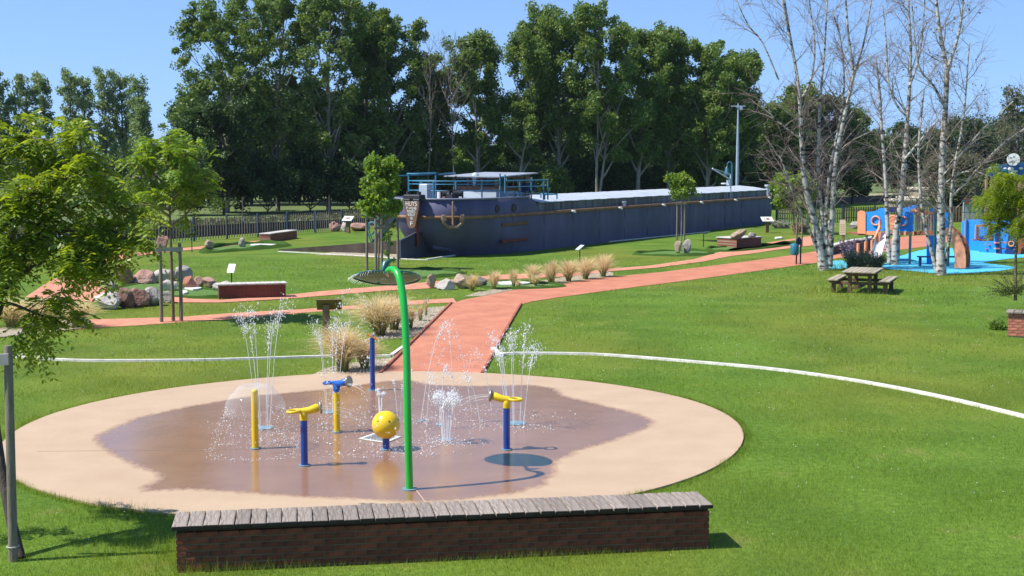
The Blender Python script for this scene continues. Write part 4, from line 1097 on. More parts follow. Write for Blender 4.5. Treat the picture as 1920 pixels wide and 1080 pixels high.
# drips off the leaf
lst = []
for i in range(64):
    p = lo[i] + LC; w = .35 + (1.6 if (math.cos(2 * PI * i / 64) < -.55) else 0) + (.5 if math.cos(2 * PI * i / 64) > .8 else 0)
    v = lo[i].normalized() * rw.uniform(.15, .5); v.z = 0
    if math.cos(2 * PI * i / 64) < -.8: v += Vector((-.35, -.1, .1))
    lst += stream(np.array(p), np.array(v), .70, int(15 * w), .0085, .06, .10 if w > 1 else .05, .004, fall=True)
emit('leaf_drip', lst, 'curtain of drops falling from the rim of the green leaf', 'falling water')
# splashes on the wet floor
C = []
def splash(px, py, n, sx, sy, zmax=.07, ring=0):
    n = int(n * .65)
    b = G(px, py, .05)
    if ring: a = rw.uniform(0, 2 * PI, n); q = np.column_stack([np.cos(a) * ring, np.sin(a) * ring]) + rw.normal(size=(n, 2)) * .05
    else: q = rw.normal(size=(n, 2)) * np.array([sx, sy])
    C.append(np.column_stack([b.x + q[:, 0], b.y + q[:, 1], .036 + np.abs(rw.normal(size=n)) * zmax * .6]))
splash(478, 846, 420, 0, 0, .07, .68); splash(494, 815, 260, .30, .25); splash(540, 830, 260, .25, .12); splash(590, 800, 160, .3, .2); splash(700, 830, 200, .4, .2); splash(770, 845, 220, .4, .25)
splash(840, 832, 520, .28, .12, .12); splash(810, 790, 260, .25, .2); splash(905, 795, 260, .3, .25); splash(900, 770, 160, .3, .25); splash(985, 802, 220, .3, .15); splash(640, 858, 160, .4, .15); splash(720, 850, 180, .4, .15); splash(560, 770, 120, .3, .3); splash(690, 790, 160, .4, .3); splash(1010, 780, 120, .3, .2); splash(450, 800, 120, .3, .2)
C = np.concatenate(C); V, F = drops_np(C, .0062 * rw.lognormal(0, .45, len(C)), rw, .7)
tag(link('splash_drops', np_mesh('splash_drops', V, F, M_SPRAY, True)), 'white splashes where the falling water hits the pad', 'splash', None, 'stuff')
for px, py, rr2 in ((966, 797, .19), (494, 806, .16), (622, 776, .15), (837, 828, .12), (789, 792, .07), (824, 800, .07)):
    solo('nozzle_plate', MB().cyl((0, 0, .031), (0, 0, .040), rr2, n=22), M_FLANGE, {966: 'round nozzle plate under the upright ring of jets', 494: 'round nozzle plate under the tallest thin jets', 622: 'round nozzle plate under the jets before the feather grass', 837: 'round nozzle plate under the strong white jet', 789: 'small nozzle plate of the left slanting jet', 824: 'small nozzle plate of the middle slanting jet'}[px], 'nozzle plate', 'nozzle plates in the pad', G(px, py))

# ================================================================== ROCKS
ico = {}
def ico_unit(sub):
    if sub not in ico:
        bm = bmesh.new(); bmesh.ops.create_icosphere(bm, subdivisions=sub, radius=1); bm.verts.ensure_lookup_table()
        ico[sub] = (np.array([v.co[:] for v in bm.verts]), np.array([[v.index for v in f.verts] for f in bm.faces])); bm.free()
    return ico[sub]
M_ROCK = {
    'grey': mat('grey_granite', (.27, .24, .215), .9, 0, 3.5, col2=(.42, .38, .34), bump=.8, bscale=14),
    'white': mat('pale_granite', (.40, .36, .32), .9, 0, 3.5, col2=(.56, .51, .46), bump=.8, bscale=14),
    'brown': mat('brown_sandstone', (.19, .095, .068), .9, 0, 3.5, col2=(.31, .185, .14), bump=.8, bscale=14),
    'pink': mat('pink_sandstone', (.31, .165, .12), .9, 0, 3.0, col2=(.43, .28, .22), bump=.8, bscale=14),
    'red': mat('red_sandstone', (.33, .12, .075), .9, 0, 3.0, col2=(.40, .18, .12), bump=.8, bscale=14),
    'darkred': mat('dark_red_porphyry', (.16, .075, .06), .9, 0, 4.0, col2=(.27, .15, .125), bump=.9, bscale=16),
    'dark': mat('dark_basalt', (.085, .085, .085), .9, 0, 4.0, col2=(.16, .155, .15), bump=.8, bscale=14),
    'tan': mat('tan_sandstone', (.33, .24, .17), .9, 0, 3.0, col2=(.45, .35, .26), bump=.8, bscale=14)}
def rock(px, py, w, h, kind, label, seed, depth=.8, group='boulders round the golf greens', z0=0.0, tilt=0.0):
    r = np.random.RandomState(seed); b = G(px, py, z0); s = b.y / FPX; W_, H_ = w * s, h * s
    V, F = ico_unit(3); V = V.copy()
    for i in range(15):
        n = unit(r.normal(size=3)); dd = r.uniform(.55, .88); k = V @ n; V -= np.clip(k - dd, 0, None)[:, None] * n[None]
    V += .025 * np.sin(V[:, [1, 2, 0]] * 9 + r.uniform(0, 6)) + r.normal(size=V.shape) * .012
    lo_, hi_ = V.min(0), V.max(0); V = (V - (lo_ + hi_) / 2) / (hi_ - lo_)
    V[:, 0] += tilt * V[:, 2]
    V *= np.array([W_, W_ * depth, H_ * 1.12]); V[:, 2] += H_ * .44
    me = np_mesh('boulder', V, F, M_ROCK[kind], False)
    o = link('boulder', me); o.location = (b.x, b.y + W_ * depth * .4, z0); return tag(o, label, 'boulder', group)
RK = [
 (203, 531, 26, 26, 'grey', 'small grey boulder at the left end of the rock heap'), (231, 534, 34, 40, 'brown', 'tall brown pointed boulder in the left rock heap'),
 (268, 533, 46, 27, 'pink', 'broad pinkish brown boulder beside the tall brown one'), (205, 545, 30, 20, 'grey', 'low grey rock below the tall brown boulder'),
 (196, 581, 54, 32, 'white', 'large pale boulder at the front left of the heap'), (233, 579, 35, 40, 'darkred', 'dark red boulder second from left in the front row'),
 (260, 576, 38, 36, 'brown', 'brown boulder third from left in the front row'), (285, 574, 40, 36, 'grey', 'blue-grey boulder fourth in the front row'),
 (312, 569, 24, 24, 'grey', 'small grey boulder ending the front row behind the stake'), (308, 528, 42, 23, 'white', 'flat pale boulder behind the left tree stake'),
 (343, 529, 33, 32, 'grey', 'rounded grey boulder behind the right tree stake'), (313, 546, 36, 22, 'white', 'angular pale block between the two tree stakes'),
 (354, 543, 25, 26, 'red', 'upright red-brown block on the golf green'), (371, 538, 20, 20, 'pink', 'little pink rock behind the red-brown block'),
 (390, 540, 32, 20, 'pink', 'angular pink and grey rock in the middle of the row'), (407, 546, 20, 16, 'white', 'small pale rock next to the dark bench end'),
 (422, 541, 25, 14, 'white', 'last pale rock behind the corner of the dark bench'), (118, 518, 36, 28, 'pink', 'pink boulder beside the winding path under the leaves'),
 (110, 477, 17, 17, 'white', 'small pale rock far left near the canal fence'), (4, 527, 22, 30, 'dark', 'dark boulder at the left edge behind branches'),
 (260, 468, 20, 21, 'white', 'pale rounded rock by the fence left of the pink one'), (303, 466, 23, 26, 'pink', 'pink pointed rock by the canal fence'),
 (391, 469, 18, 20, 'tan', 'leaning tan rock on the turf mound near the fence'), (453, 464, 14, 18, 'grey', 'upright grey standing stone on the turf mound'),
 (628, 434, 25, 19, 'pink', 'pinkish boulder left of the fence info board'), (645, 435, 14, 19, 'white', 'upright pale slab directly beside the fence info board'),
 (674, 434, 36, 16, 'pink', 'long low pinkish boulder right of the fence info board'), (808, 541, 19, 28, 'tan', 'upright tan stone right of the green stem'),
 (835, 544, 36, 22, 'white', 'pale jagged rock with a slanting top'), (867, 542, 38, 28, 'tan', 'biggest tan boulder beside the middle path'),
 (901, 539, 26, 19, 'dark', 'dark grey rock tucked behind the first feather grass'), (1272, 476, 15, 25, 'tan', 'left one of two standing stones on the round green'),
 (1288, 475.5, 17, 27, 'grey', 'right one of two standing stones on the round green'), (1553, 436, 30, 22, 'grey', 'grey boulder behind the leaning birch stems'),
 (1604, 429, 22, 14, 'grey', 'flat grey boulder behind the cream notice board'), (1528, 447, 16, 14, 'tan', 'small tan rock behind the litter bin')]
for i, (x, y, w, h, k, lab) in enumerate(RK): rock(x, y, w, h, k, lab, 100 + i)
pz = .51; s0 = G(1383, 463).y / FPX
rock(1385, 447.5, 27, 18, 'tan', 'big slanting stone slab lying on the brick planter', 160, .7, 'stones on the brick planter', pz, .35)
rock(1411, 446, 16, 10, 'grey', 'small grey stone on the brick planter', 161, .7, 'stones on the brick planter', pz)

# ================================================================== SIGNS AND SMALL FURNITURE
M_POSTW = mat('sign_post_wood', (.20, .12, .06), .8, .25, 6, stretch=(6, 6, .8), bump=.2)
M_SIGN = mat('white_sign_print', (.72, .72, .70), .4, .03)
M_BLKP = mat('black_post_paint', (.012, .013, .014), .5)
M_PRINT = mat('sign_print_ink', (.30, .12, .09), .6, .6, 30)
M_INK = mat('dark_print', (.10, .11, .14), .6, .3, 40)
def lectern(px, py, h, label, w=.62, rz=0.0, side=1):
    rt = thing('info_board', label, 'information board', G(px, py), rz, 'tilted information boards')
    part('post', MB().box((0, 0, h / 2), (.2, .16, h), bev=.015), M_POSTW, rt)
    rot = Euler((R(32), 0, R(0)))
    bd = part('panel', MB().box((0, -.02, h + .05), (w, .5, .04), rot, .008), M_SIGN, rt)
    part('print', MB().box((.02, -.045, h + .075), (.2, .18, .01), rot), M_PRINT, bd)
    part('print', MB().box((-.2, -.045, h + .075), (.12, .3, .008), rot), mat('pale_text', (.45, .45, .45), .6, .4, 60), bd)
    return rt
lectern(653, 437, .85, 'white tilted info board on a wooden post near the canal fence', .66, R(-20))
lectern(1438, 436, .78, 'white tilted info board on a wooden post by the barge bow', .75, R(12))
def mini_sign(px, py, toppy, label, w, rz, tilt, m=None, back=False):
    b = G(px, py); h = (py - toppy) * b.y / FPX
    rt = thing('hole_sign', label, 'golf sign', b, rz, 'golf hole signs on black posts')
    part('post', MB().cyl((0, 0, 0), (0, 0, h - .05), .022, n=8), M_BLKP, rt)
    rot = Euler((tilt, 0, 0))
    bd = part('panel', MB().box((0, 0, h), (w, .36, .025), rot, .005), m or M_SIGN, rt)
    if not back: part('print', MB().box((0, 0, h + .015), (w * .35, .18, .006), rot), mat('faint_print', (.5, .5, .55), .6, .3, 50), bd)
    return rt
mini_sign(434.5, 533, 503, 'white hole sign on a black post behind the dark brick bench', .28, R(-14), R(58))
mini_sign(1087, 490, 464, 'small tilted hole sign on the lawn before the barge', .30, R(-60), R(35), mat('sign_glint', (.5, .55, .6), .25))
mini_sign(360, 473, 441, 'dark hole sign seen from behind near the canal fence', .42, R(30), R(-25), M_BLKP, True)
mini_sign(1319, 463, 437, 'hole sign seen edge-on near the round green', .5, R(75), R(8), M_BLKP, True)
# tilted sign with a blue picture far left and one by the fence
mini_sign(338, 447, 421, 'small sign with a blue picture on the canal fence', .40, R(70), R(55), mat('blue_print', (.12, .22, .45), .5, .5, 8))
mini_sign(117, 486, 443, 'hole sign with a blue picture among the left branches', .62, R(10), R(40), mat('blue_print_leaf', (.06, .22, .60), .5, .5, 6))
# wooden lectern sign seen from behind
b = G(612, 640); rt = thing('wooden_lectern_sign', 'wooden lectern sign seen from behind among the feather grass', 'sign', b, R(6))
hh = (640 - 570) * b.y / FPX
part('post', MB().box((0, 0, hh / 2), (.17, .13, hh), bev=.012), M_POSTW, rt)
part('panel', MB().box((.08, .02, hh + .0), (.62, .42, .04), Euler((R(-42), 0, 0)), .008), mat('panel_back_olive', (.17, .115, .045), .7, .15, 5), rt)
# cream notice board
b = G(1579, 481); rt = thing('notice_board', 'cream notice board on a wooden post by the playground', 'notice board', b, R(-28))
hz = (481 - 440) * b.y / FPX; ht = (481 - 411.5) * b.y / FPX; ww = 11.5 * b.y / FPX
part('post', MB().box((.03, .04, ht / 2 - .1), (.09, .09, ht - .2)), M_POSTW, rt)
nb = part('panel', MB().prism([(-ww / 2, hz), (ww / 2, hz), (ww / 2, ht - .05), (ww * .2, ht), (-ww / 2, ht - .02)], .03, (0, -.03, 0), (1, 0, 0), (0, 0, 1), (0, 1, 0)), mat('cream_panel', (.58, .47, .33), .6), rt)
for k in range(5): part('text_line', MB().box((0, -.047, hz + .12 + k * .09), (ww * .72, .004, .03)), mat('text_line_ink', (.38, .30, .22), .6) if k == 0 else bpy.data.materials['text_line_ink'], nb)
# litter bin
M_TEAL = mat('teal_bin', (.02, .17, .24), .4, .1, 4); M_BINF = mat('bin_frame', (.015, .022, .045), .5)
b = G(1493, 496); k = b.y / FPX; rt = thing('litter_bin', 'teal litter bin hung in a dark blue frame by the path', 'litter bin', b, R(12))
H2 = 52 * k
for sx in (-.0, .19): part('leg', MB().box((sx, 0, H2 * .42), (.05, .05, H2 * .84), bev=.008), M_BINF, rt)
part('hood', MB().prism([(-.03, .55 * H2 * 1.3), (.22, .55 * H2 * 1.3), (.22, H2 * .88), (.15, H2 * .97), (.095, H2), (.04, H2 * .97), (-.03, H2 * .88)], .06, (0, 0, 0), (1, 0, 0), (0, 0, 1), (0, 1, 0)), M_BINF, rt)
part('bucket', MB().lathe([(.16, .34 * H2), (.175, .36 * H2), (.185, .74 * H2), (.17, .75 * H2)], 18, (-.03, .14, 0)), M_TEAL, rt)
# picnic table
M_TBL = mat('picnic_plank', (.26, .215, .15), .75, 0, 4, col2=(.40, .345, .26), stretch=(8, .8, 8), obj_random=.12, bump=.2)
M_TLEG = mat('picnic_leg', (.15, .085, .045), .8, .25, 5)
def picnic():
    z = .75
    c = [G(1574, 510.5, z), G(1637, 513.5, z), G(1661, 500.5, z), G(1600, 498.5, z)]
    o = (c[0] + c[1] + c[2] + c[3]) / 4; ex = ((c[1] - c[0]) + (c[2] - c[3])); ex.z = 0; ey = ((c[3] - c[0]) + (c[2] - c[1])); ey.z = 0
    ang = math.atan2(ey.y, ey.x) - PI / 2; Lw = 1.12; Ly = 2.15
    rt = thing('picnic_table', 'weathered wooden picnic table with two benches on the lawn', 'picnic table', (o.x, o.y, 0), ang)
    pw = Lw / 7
    for i in range(7):
        q = part('top_plank', MB().box((0, 0, 0), (pw - .012, Ly + random.uniform(-.02, .02), .045), bev=.006), M_TBL, rt); q.location = (-Lw / 2 + pw * (i + .5), 0, z - .02)
    for yy in (-.72, .72):
        part('cross_beam', MB().prism([(-.52, .70), (.52, .70), (.52, .66), (.40, .58), (-.40, .58), (-.52, .66)], .07, (0, yy, 0), (1, 0, 0), (0, 0, 1), (0, 1, 0)), M_TLEG, rt)
        for sx in (-.33, .33): part('leg', MB().box((sx, yy + .02, .30), (.13, .08, .60), bev=.01), M_TLEG, rt)
        part('stretcher', MB().box((0, yy + .085, .33), (1.75, .06, .10), bev=.008), M_TLEG, rt)
    part('stretcher', MB().box((0, 0, .22), (.10, 1.5, .08)), M_TLEG, rt)
    for sx in (-1, 1):
        for k in range(2):
            q = part('seat_plank', MB().box((0, 0, 0), (.17, Ly, .045), bev=.006), M_TBL, rt); q.location = (sx * .86 + (k - .5) * .185, 0, .45)
        for yy in (-.75, .75):
            part('bench_leg', MB().box((sx * .86, yy, .2), (.14, .09, .40), bev=.01), M_TLEG, rt)
            part('bench_beam', MB().prism([(-.18, .43), (.18, .43), (.18, .40), (.11, .34), (-.11, .34), (-.18, .40)], .07, (sx * .86, yy - .085, 0), (1, 0, 0), (0, 0, 1), (0, 1, 0)), M_TLEG, rt)
random.seed(4); picnic()
# lamps and mast
M_TEALP = mat('teal_lamp_paint', (.02, .12, .16), .4); M_GALV = mat('galvanised_mast', (.40, .46, .54), .4, .08, 2, metal=.3)
b = AT(1381, 400, 104); b.z = 0; top = AT(1381, 194, 104).z
rt = thing('mast', 'tall pale mast with a short crossbar behind the barge bow', 'mast', b)
part('pole', MB().tube([(0, 0, 0), (0, 0, top * .6), (0, 0, top)], [.13, .11, .05], 10), M_GALV, rt)
zz = AT(1381, 199, 104).z
part('crossbar', MB().box((0, 0, zz), (1.1, .10, .08)), M_GALV, rt); part('fitting', MB().box((.2, 0, zz - .18), (.24, .2, .25), bev=.04), M_GALV, rt); part('fitting', MB().box((-.05, 0, zz - .05), (.2, .2, .16), bev=.03), M_GALV, rt)
b = AT(1371, 400, 99); b.z = 0; t0 = AT(1371, 303, 99).z
rt = thing('street_lamp', 'teal bell-shaped lamp on a curved arm behind the barge', 'lamp', b)
part('pole', MB().tube([(0, 0, 0), (0, 0, t0 - .3), (-.05, 0, t0 - .05), (-.18, 0, t0), (-.32, 0, t0 - .12), (-.34, 0, t0 - .35)], [.09, .07, .05, .045, .04, .04], 8), M_TEALP, rt)
part('lamp_shade', MB().lathe([(.05, t0 - .35), (.12, t0 - .45), (.17, t0 - .75), (.30, t0 - .98), (.27, t0 - .99)], 16, (-.36, 0, 0)), M_TEALP, rt)
# gangway beside the barge stern
a0, a1 = AT(700, 445, 70), AT(746, 398, 68)
a0.z = .05; rt = thing('gangway', 'dark teal gangway with looped handrails rising to the barge stern', 'gangway', a0)
d = a1 - a0
part('stringer', MB().bar((0, 0, .1), d + Vector((0, 0, .05)), .12, .35).bar((0, .8, .1), d + Vector((0, .8, .05)), .12, .35), M_BINF, rt)
for i in range(7):
    t = (i + .5) / 7; part('tread', MB().box(d * t + Vector((0, .4, .2)), (.26, .8, .05)), M_BINF, rt)
for yy in (0, .8):
    part('handrail', MB().tube([(-.1, yy, .2), (-.35, yy, .9), (-.2, yy, 1.25), (.1, yy, 1.2), d + Vector((0, yy, 1.2))], .03, 6).tube([(-.1, yy, .6), d + Vector((0, yy, .7))], .025, 6), M_TEAL, rt)

# ================================================================== FEATHER GRASS
M_FEATHER = blend_attr_mat('feather_grass_blade', (.30, .32, .08), (.80, .64, .36), 'tip', .7, .5)
def feather(px, py, w, h, label, seed, n=320, lean=0.0, group='feather grass clumps in the beds', bend=1.0):
    r = np.random.RandomState(seed); b = G(px, py); s = b.y / FPX; Hm, Wm = h * s, w * s / 2; n = int(n * 2.2)
    K = 7; t = np.linspace(0, 1, K); az = r.uniform(0, 2 * PI, n); out = np.abs(r.normal(.62, .35, n)) * Wm; hh = Hm * r.uniform(.55, 1.12, n)
    hh = np.where(out > Wm, hh * .8, hh)
    br = r.uniform(0, .09, n) * (w * s + .2); P = np.zeros((n, K, 3)); ox = np.cos(az); oy = np.sin(az)
    drp = r.uniform(.1, .75, n) * bend
    for k in range(K):
        q = t[k] ** 1.8 * out + t[k] ** 5 * out * .35
        P[:, k, 0] = ox * (br + q) + lean * Wm * t[k] ** 2; P[:, k, 1] = oy * (br + q); P[:, k, 2] = hh * (t[k] * (1 + .25 * drp) - drp * t[k] ** 4 * .75)
    P[:, 1:, :2] += r.normal(size=(n, K - 1, 2)) * .02 * (w * s) * t[1:, None]
    sd = np.column_stack([-oy, ox, np.zeros(n)]) + r.normal(size=(n, 3)) * .5; sd = unit(sd)
    wd = (.0020 + .00014 * b.y) * (1 - .75 * t ** 1.5)
    L_ = P - sd[:, None] * wd[None, :, None]; R2 = P + sd[:, None] * wd[None, :, None]
    V = np.stack([L_, R2], 2).reshape(-1, 3); idx = np.arange(n * K * 2).reshape(n, K, 2)
    F = np.stack([idx[:, :-1, 0], idx[:, :-1, 1], idx[:, 1:, 1], idx[:, 1:, 0]], -1).reshape(-1, 4)
    me = np_mesh('feather_grass', V, F, M_FEATHER, False)
    at = me.attributes.new('tip', 'FLOAT', 'POINT'); at.data.foreach_set('value', np.repeat(np.tile(t, n), 2).astype(np.float32))
    o = link('feather_grass', me); o.location = b; return tag(o, label, 'grass clump', group)
FG = [(885, 546, 24, 32, 'short feather grass in front of the dark rock'), (927, 543, 22, 36, 'feather grass first in the row after the rocks'), (963, 538, 16, 34, 'slim feather grass second in the row behind the path'),
 (972, 541, 8, 16, 'tiny feather grass tuft beside the slim one'), (998, 533, 30, 38, 'feather grass clump left in the thick middle of the row'), (1004, 536.5, 14, 22, 'small tuft in front of the thick middle clumps'), (1031, 530, 28, 38, 'leaning feather grass clump in the middle of the row'), (1037, 532, 16, 46, 'tallest wispy feather grass in the middle of the row'),
 (1066, 528, 38, 42, 'wide bushy feather grass third from the right end'), (1098, 523.5, 38, 42, 'wide bushy feather grass second from the right end'), (1131, 519, 40, 44, 'last bushy feather grass at the right end of the row')]
for i, (x, y, w, h, lab) in enumerate(FG): feather(x, y, w, h, lab, 300 + i, 200 if w < 20 else 300, bend=.45)
FG2 = [(643, 697, 92, 98, 'huge drooping feather grass at the rim of the pad', -.1, 650), (683, 692, 62, 66, 'green-based feather grass behind the tall blue post', .1, 420), (712, 629, 96, 82, 'large arching feather grass behind the orange paddle post', -.25, 650), (739, 619, 70, 74, 'arching feather grass just left of the green stem', -.1, 460),
 (770, 616, 22, 48, 'upright pale tuft right of the green stem', 0, 180), (788, 602, 14, 36, 'thin tuft at the right corner of the gravel', 0, 120), (799, 592, 8, 38, 'single wispy tuft nearest the brick path', 0, 60),
 (22, 614, 92, 62, 'feather grass clump at the left picture edge', -.1, 420), (80, 613, 68, 56, 'middle feather grass clump under the hanging branch', 0, 380), (143, 614, 66, 56, 'feather grass clump nearest the narrow path end', .15, 420), (100, 600, 60, 50, 'feather grass behind the other clumps under the branch', 0, 300)]
for i, (x, y, w, h, lab, ln, n) in enumerate(FG2): feather(x, y, w, h, lab, 330 + i, n, ln)
feather(1640, 497, 70, 46, 'silver-green lavender shrub before the play ship slide', 350, 10)  if False else None

# ================================================================== PLAYGROUND
M_PB = mat('play_blue_board', (.02, .29, .88), .45, .05, 3); M_PO = mat('play_orange_board', (.86, .33, .165), .5, .05, 3)
M_PD = mat('play_dark_blue', (.012, .025, .12), .5); M_PP = mat('play_purple_bar', (.12, .10, .30), .5); M_GREY = mat('play_post_grey', (.22, .25, .27), .45, .08, 4); M_TGREEN = mat('play_post_teal', (.02, .13, .14), .45)
M_SLIDE = mat('slide_white', (.68, .66, .72), .3, .03); M_PBR = mat('play_brown_board', (.30, .10, .045), .55, .1, 4); M_PINK = mat('play_pink_knob', (.45, .05, .12), .4)
def play_ship():
    Y0 = G(1680, 495).y                     # the side facing the lawn is turned a little to the left
    def p(px, py, dy=0.0): return AT(px, py, Y0 + dy - (px - 1680) * .016)
    o = p(1610, 440); o.z = 0
    rt = thing('play_ship', 'blue and orange wooden play ship on posts with porthole rings', 'climbing frame', o)
    def panel(name, pts, m, dy=0, th=.05, par=None, label=None):
        q = [p(a, b_, dy) - o for a, b_ in pts]; mb = MB(); n = len(q)
        mb.add(q + [v + Vector((0, th, 0)) for v in q], [tuple(range(n)), tuple(range(n, 2 * n))[::-1]] + [(i, (i + 1) % n, n + (i + 1) % n, n + i) for i in range(n)])
        return part(name, mb, m, par or rt, label)
    panel('end_board', [(1608.5, 437), (1608.5, 400), (1611, 396), (1616, 394.5), (1621, 396), (1623, 400), (1623, 439)], M_PO, -.05)
    f = panel('side_board', [(1623, 433), (1623, 398), (1640, 396.5), (1652, 390.5), (1660, 390), (1660, 433)], M_PB)
    def ring(px, py, par): part('porthole_ring', MB().torus(p(px, py, -.05) - o, .19, .035, 22, 6, Matrix.Rotation(-R(34.7), 3, 'Z') @ Matrix.Rotation(PI / 2, 3, 'X')), M_PO, par)
    ring(1642, 414, f)
    panel('side_board', [(1660, 434), (1660, 396), (1668, 396), (1668, 440)], M_PB, .8)
    f = panel('side_board', [(1685, 434), (1685, 398), (1714, 398), (1714, 434)], M_PB); ring(1693, 415, f)
    f = panel('inner_board', [(1668, 432), (1668, 402), (1685, 402), (1685, 432)], M_PO, .6); ring(1674, 413, f)
    panel('bottom_board', [(1623, 440), (1623, 433.4), (1650, 433.4), (1646, 441)], M_PO, -.02)
    panel('bottom_board', [(1685, 441), (1685, 434.5), (1714, 434.5), (1714, 441)], M_PO, -.02)
    panel('rear_board', [(1668, 398), (1668, 388.5), (1705, 388.5), (1700, 396)], M_PD, 1.6)
    panel('wave_board', [(1690, 397), (1692, 391), (1704, 388), (1712, 385), (1722, 383.5), (1718, 390), (1707, 397)], M_PB, 1.2)
    panel('wave_board', [(1708, 399), (1712, 391), (1720, 393), (1723, 398)], M_PO, 1.1)
    mb = MB(); a, b_ = p(1609, 439, 0) - o, p(1714, 440, 0) - o
    mb.box(((a.x + b_.x) / 2, .9, a.z - .02), (b_.x - a.x, 1.8, .06)); part('deck', mb, M_PBR, rt)
    for px, m in ((1625, M_GREY), (1637, M_GREY), (1685.5, M_TGREEN), (1707, M_GREY)):
        q = p(px, 440, .1) - o; part('post', MB().cyl((q.x, q.y, 0), (q.x, q.y, q.z + .9), .055, n=10), m, rt)
    for px in (1625, 1707): q = p(px, 440, 1.75) - o; part('post', MB().cyl((q.x, q.y, 0), (q.x, q.y, q.z + 1.0), .055, n=10), M_GREY, rt)
    for px in (1609, 1623, 1635): q = p(px, 470, -.2) - o; part('step_post', MB().cyl((q.x, q.y, 0), (q.x, q.y, 1.0 - (1635 - px) * .006), .07, n=10), M_PO, rt)
    panel('lower_board', [(1640, 455), (1640, 441), (1655, 441), (1652, 455)], M_PD, .9)
    # slide
    top = p(1660, 436, -.05) - o; bot = p(1642, 490, -1.6) - o; bot.z = .12; mid = p(1650, 458, -.7) - o
    cl = smooth_poly([top, mid, bot + Vector((.05, .25, .05)), bot], 5); vs = []; fs = []
    for q in cl:
        vs += [q + Vector((-.24, 0, .18)), q + Vector((-.22, 0, 0)), q + Vector((.22, 0, 0)), q + Vector((.24, 0, .18))]
    for i in range(len(cl) - 1):
        for k in range(3): fs.append((i * 4 + k, i * 4 + k + 1, i * 4 + 5 + k, i * 4 + 4 + k))
    m2 = len(vs); vs += [v + Vector((0, .02, -.05)) for v in vs]; fs += [tuple(m2 + i for i in f) for f in fs]
    sl = part('slide_chute', MB().add(vs, fs, True), M_SLIDE, rt)
    part('slide_cheek', MB().tube([top + Vector((-.26, -.02, .5)), top + Vector((-.27, -.05, .2)), mid + Vector((-.27, 0, .2))], [.05, .08, .05], 6), M_PO, sl)
    part('slide_cheek', MB().prism([(0, 0), (.12, .75), (.3, .8), (.10, -.05)], .04, top + Vector((-.55, -.5, -.75)), (1, 0, 0), (0, 0.3, 1), (0, 1, 0)), M_PO, sl)
    # bridge with bars
    panel('bridge_board', [(1714, 441), (1714, 434), (1755, 432), (1755, 440)], M_PBR, .1)
    for i in range(12):
        q = p(1717 + i * 3.1, 433, .12) - o; part('bridge_bar', MB().box((q.x, q.y, q.z + .42), (.045, .03, .82)), M_PP if i % 3 else M_PO, rt)
    panel('bridge_rail', [(1714, 402), (1714, 397), (1755, 397), (1755, 401)], M_PBR, .1)
    # tower
    panel('tower_board', [(1738, 494), (1738, 441), (1756, 441), (1762, 494)], M_PB, .9, label='blue tower board reaching the ground')
    panel('tower_board', [(1760, 434), (1760, 398), (1778, 398), (1778, 434)], M_PB, .3)
    panel('tower_board', [(1742, 398), (1744, 391), (1758, 389), (1762, 396), (1758, 400)], M_PB, .9)
    for px in (1753, 1779): q = p(px, 440, 0) - o; part('post', MB().cyl((q.x, q.y, 0), (q.x, q.y, 2.5), .055, n=10), M_TGREEN, rt)
    # bench and beam below
    q = p(1732, 484, -.6) - o; part('low_bench', MB().box((q.x + .15, q.y, .42), (.8, .3, .05)).box((q.x - .15, q.y, .2), (.05, .25, .4)).box((q.x + .45, q.y, .2), (.05, .25, .4)), M_PD, rt)
    q = p(1775, 484, .6) - o; part('balance_beam', MB().box((q.x + .2, q.y, .38), (1.4, .18, .06)).box((q.x - .4, q.y, .18), (.06, .15, .36)).box((q.x + .8, q.y, .18), (.06, .15, .36)), M_PD, rt)
    # curved climbing arch
    def arc(pts, w, m, name, dy):
        C_ = smooth_poly([p(a, b_, dy) - o for a, b_ in pts], 5); vs = []; fs = []
        for i, q in enumerate(C_):
            t = (C_[min(i + 1, len(C_) - 1)] - C_[max(i - 1, 0)]); t.y = 0; t.normalize(); nn_ = Vector((-t.z, .75 * t.z, t.x)) * w / 2
            vs += [q - nn_, q + nn_, q + nn_ + Vector((0, .06, 0)), q - nn_ + Vector((0, .06, 0))]
        for i in range(len(C_) - 1):
            for k in range(4): fs.append((i * 4 + k, i * 4 + (k + 1) % 4, i * 4 + 4 + (k + 1) % 4, i * 4 + 4 + k))
        return part(name, MB().add(vs, fs), m, rt)
    arc([(1774, 430), (1784, 438), (1793, 452), (1799, 470), (1801, 488), (1800, 503)], .36, M_PO, 'climbing_arch', -.9)
    arc([(1783, 428), (1795, 437), (1805, 450), (1812, 466), (1814, 484), (1812, 501)], .2, mat('play_arch_far', (.45, .15, .07), .5), 'climbing_arch', -.2)
    for i, (a, b_, c_, d_) in enumerate(((1795, 447, 1803, 443), (1802, 462, 1810, 458), (1806, 478, 1813, 474))):
        part('rung', MB().cyl(p(a, b_, -.85) - o, p(c_, d_, -.15) - o, .025, n=6), M_PD, rt)
    return rt
play_ship()
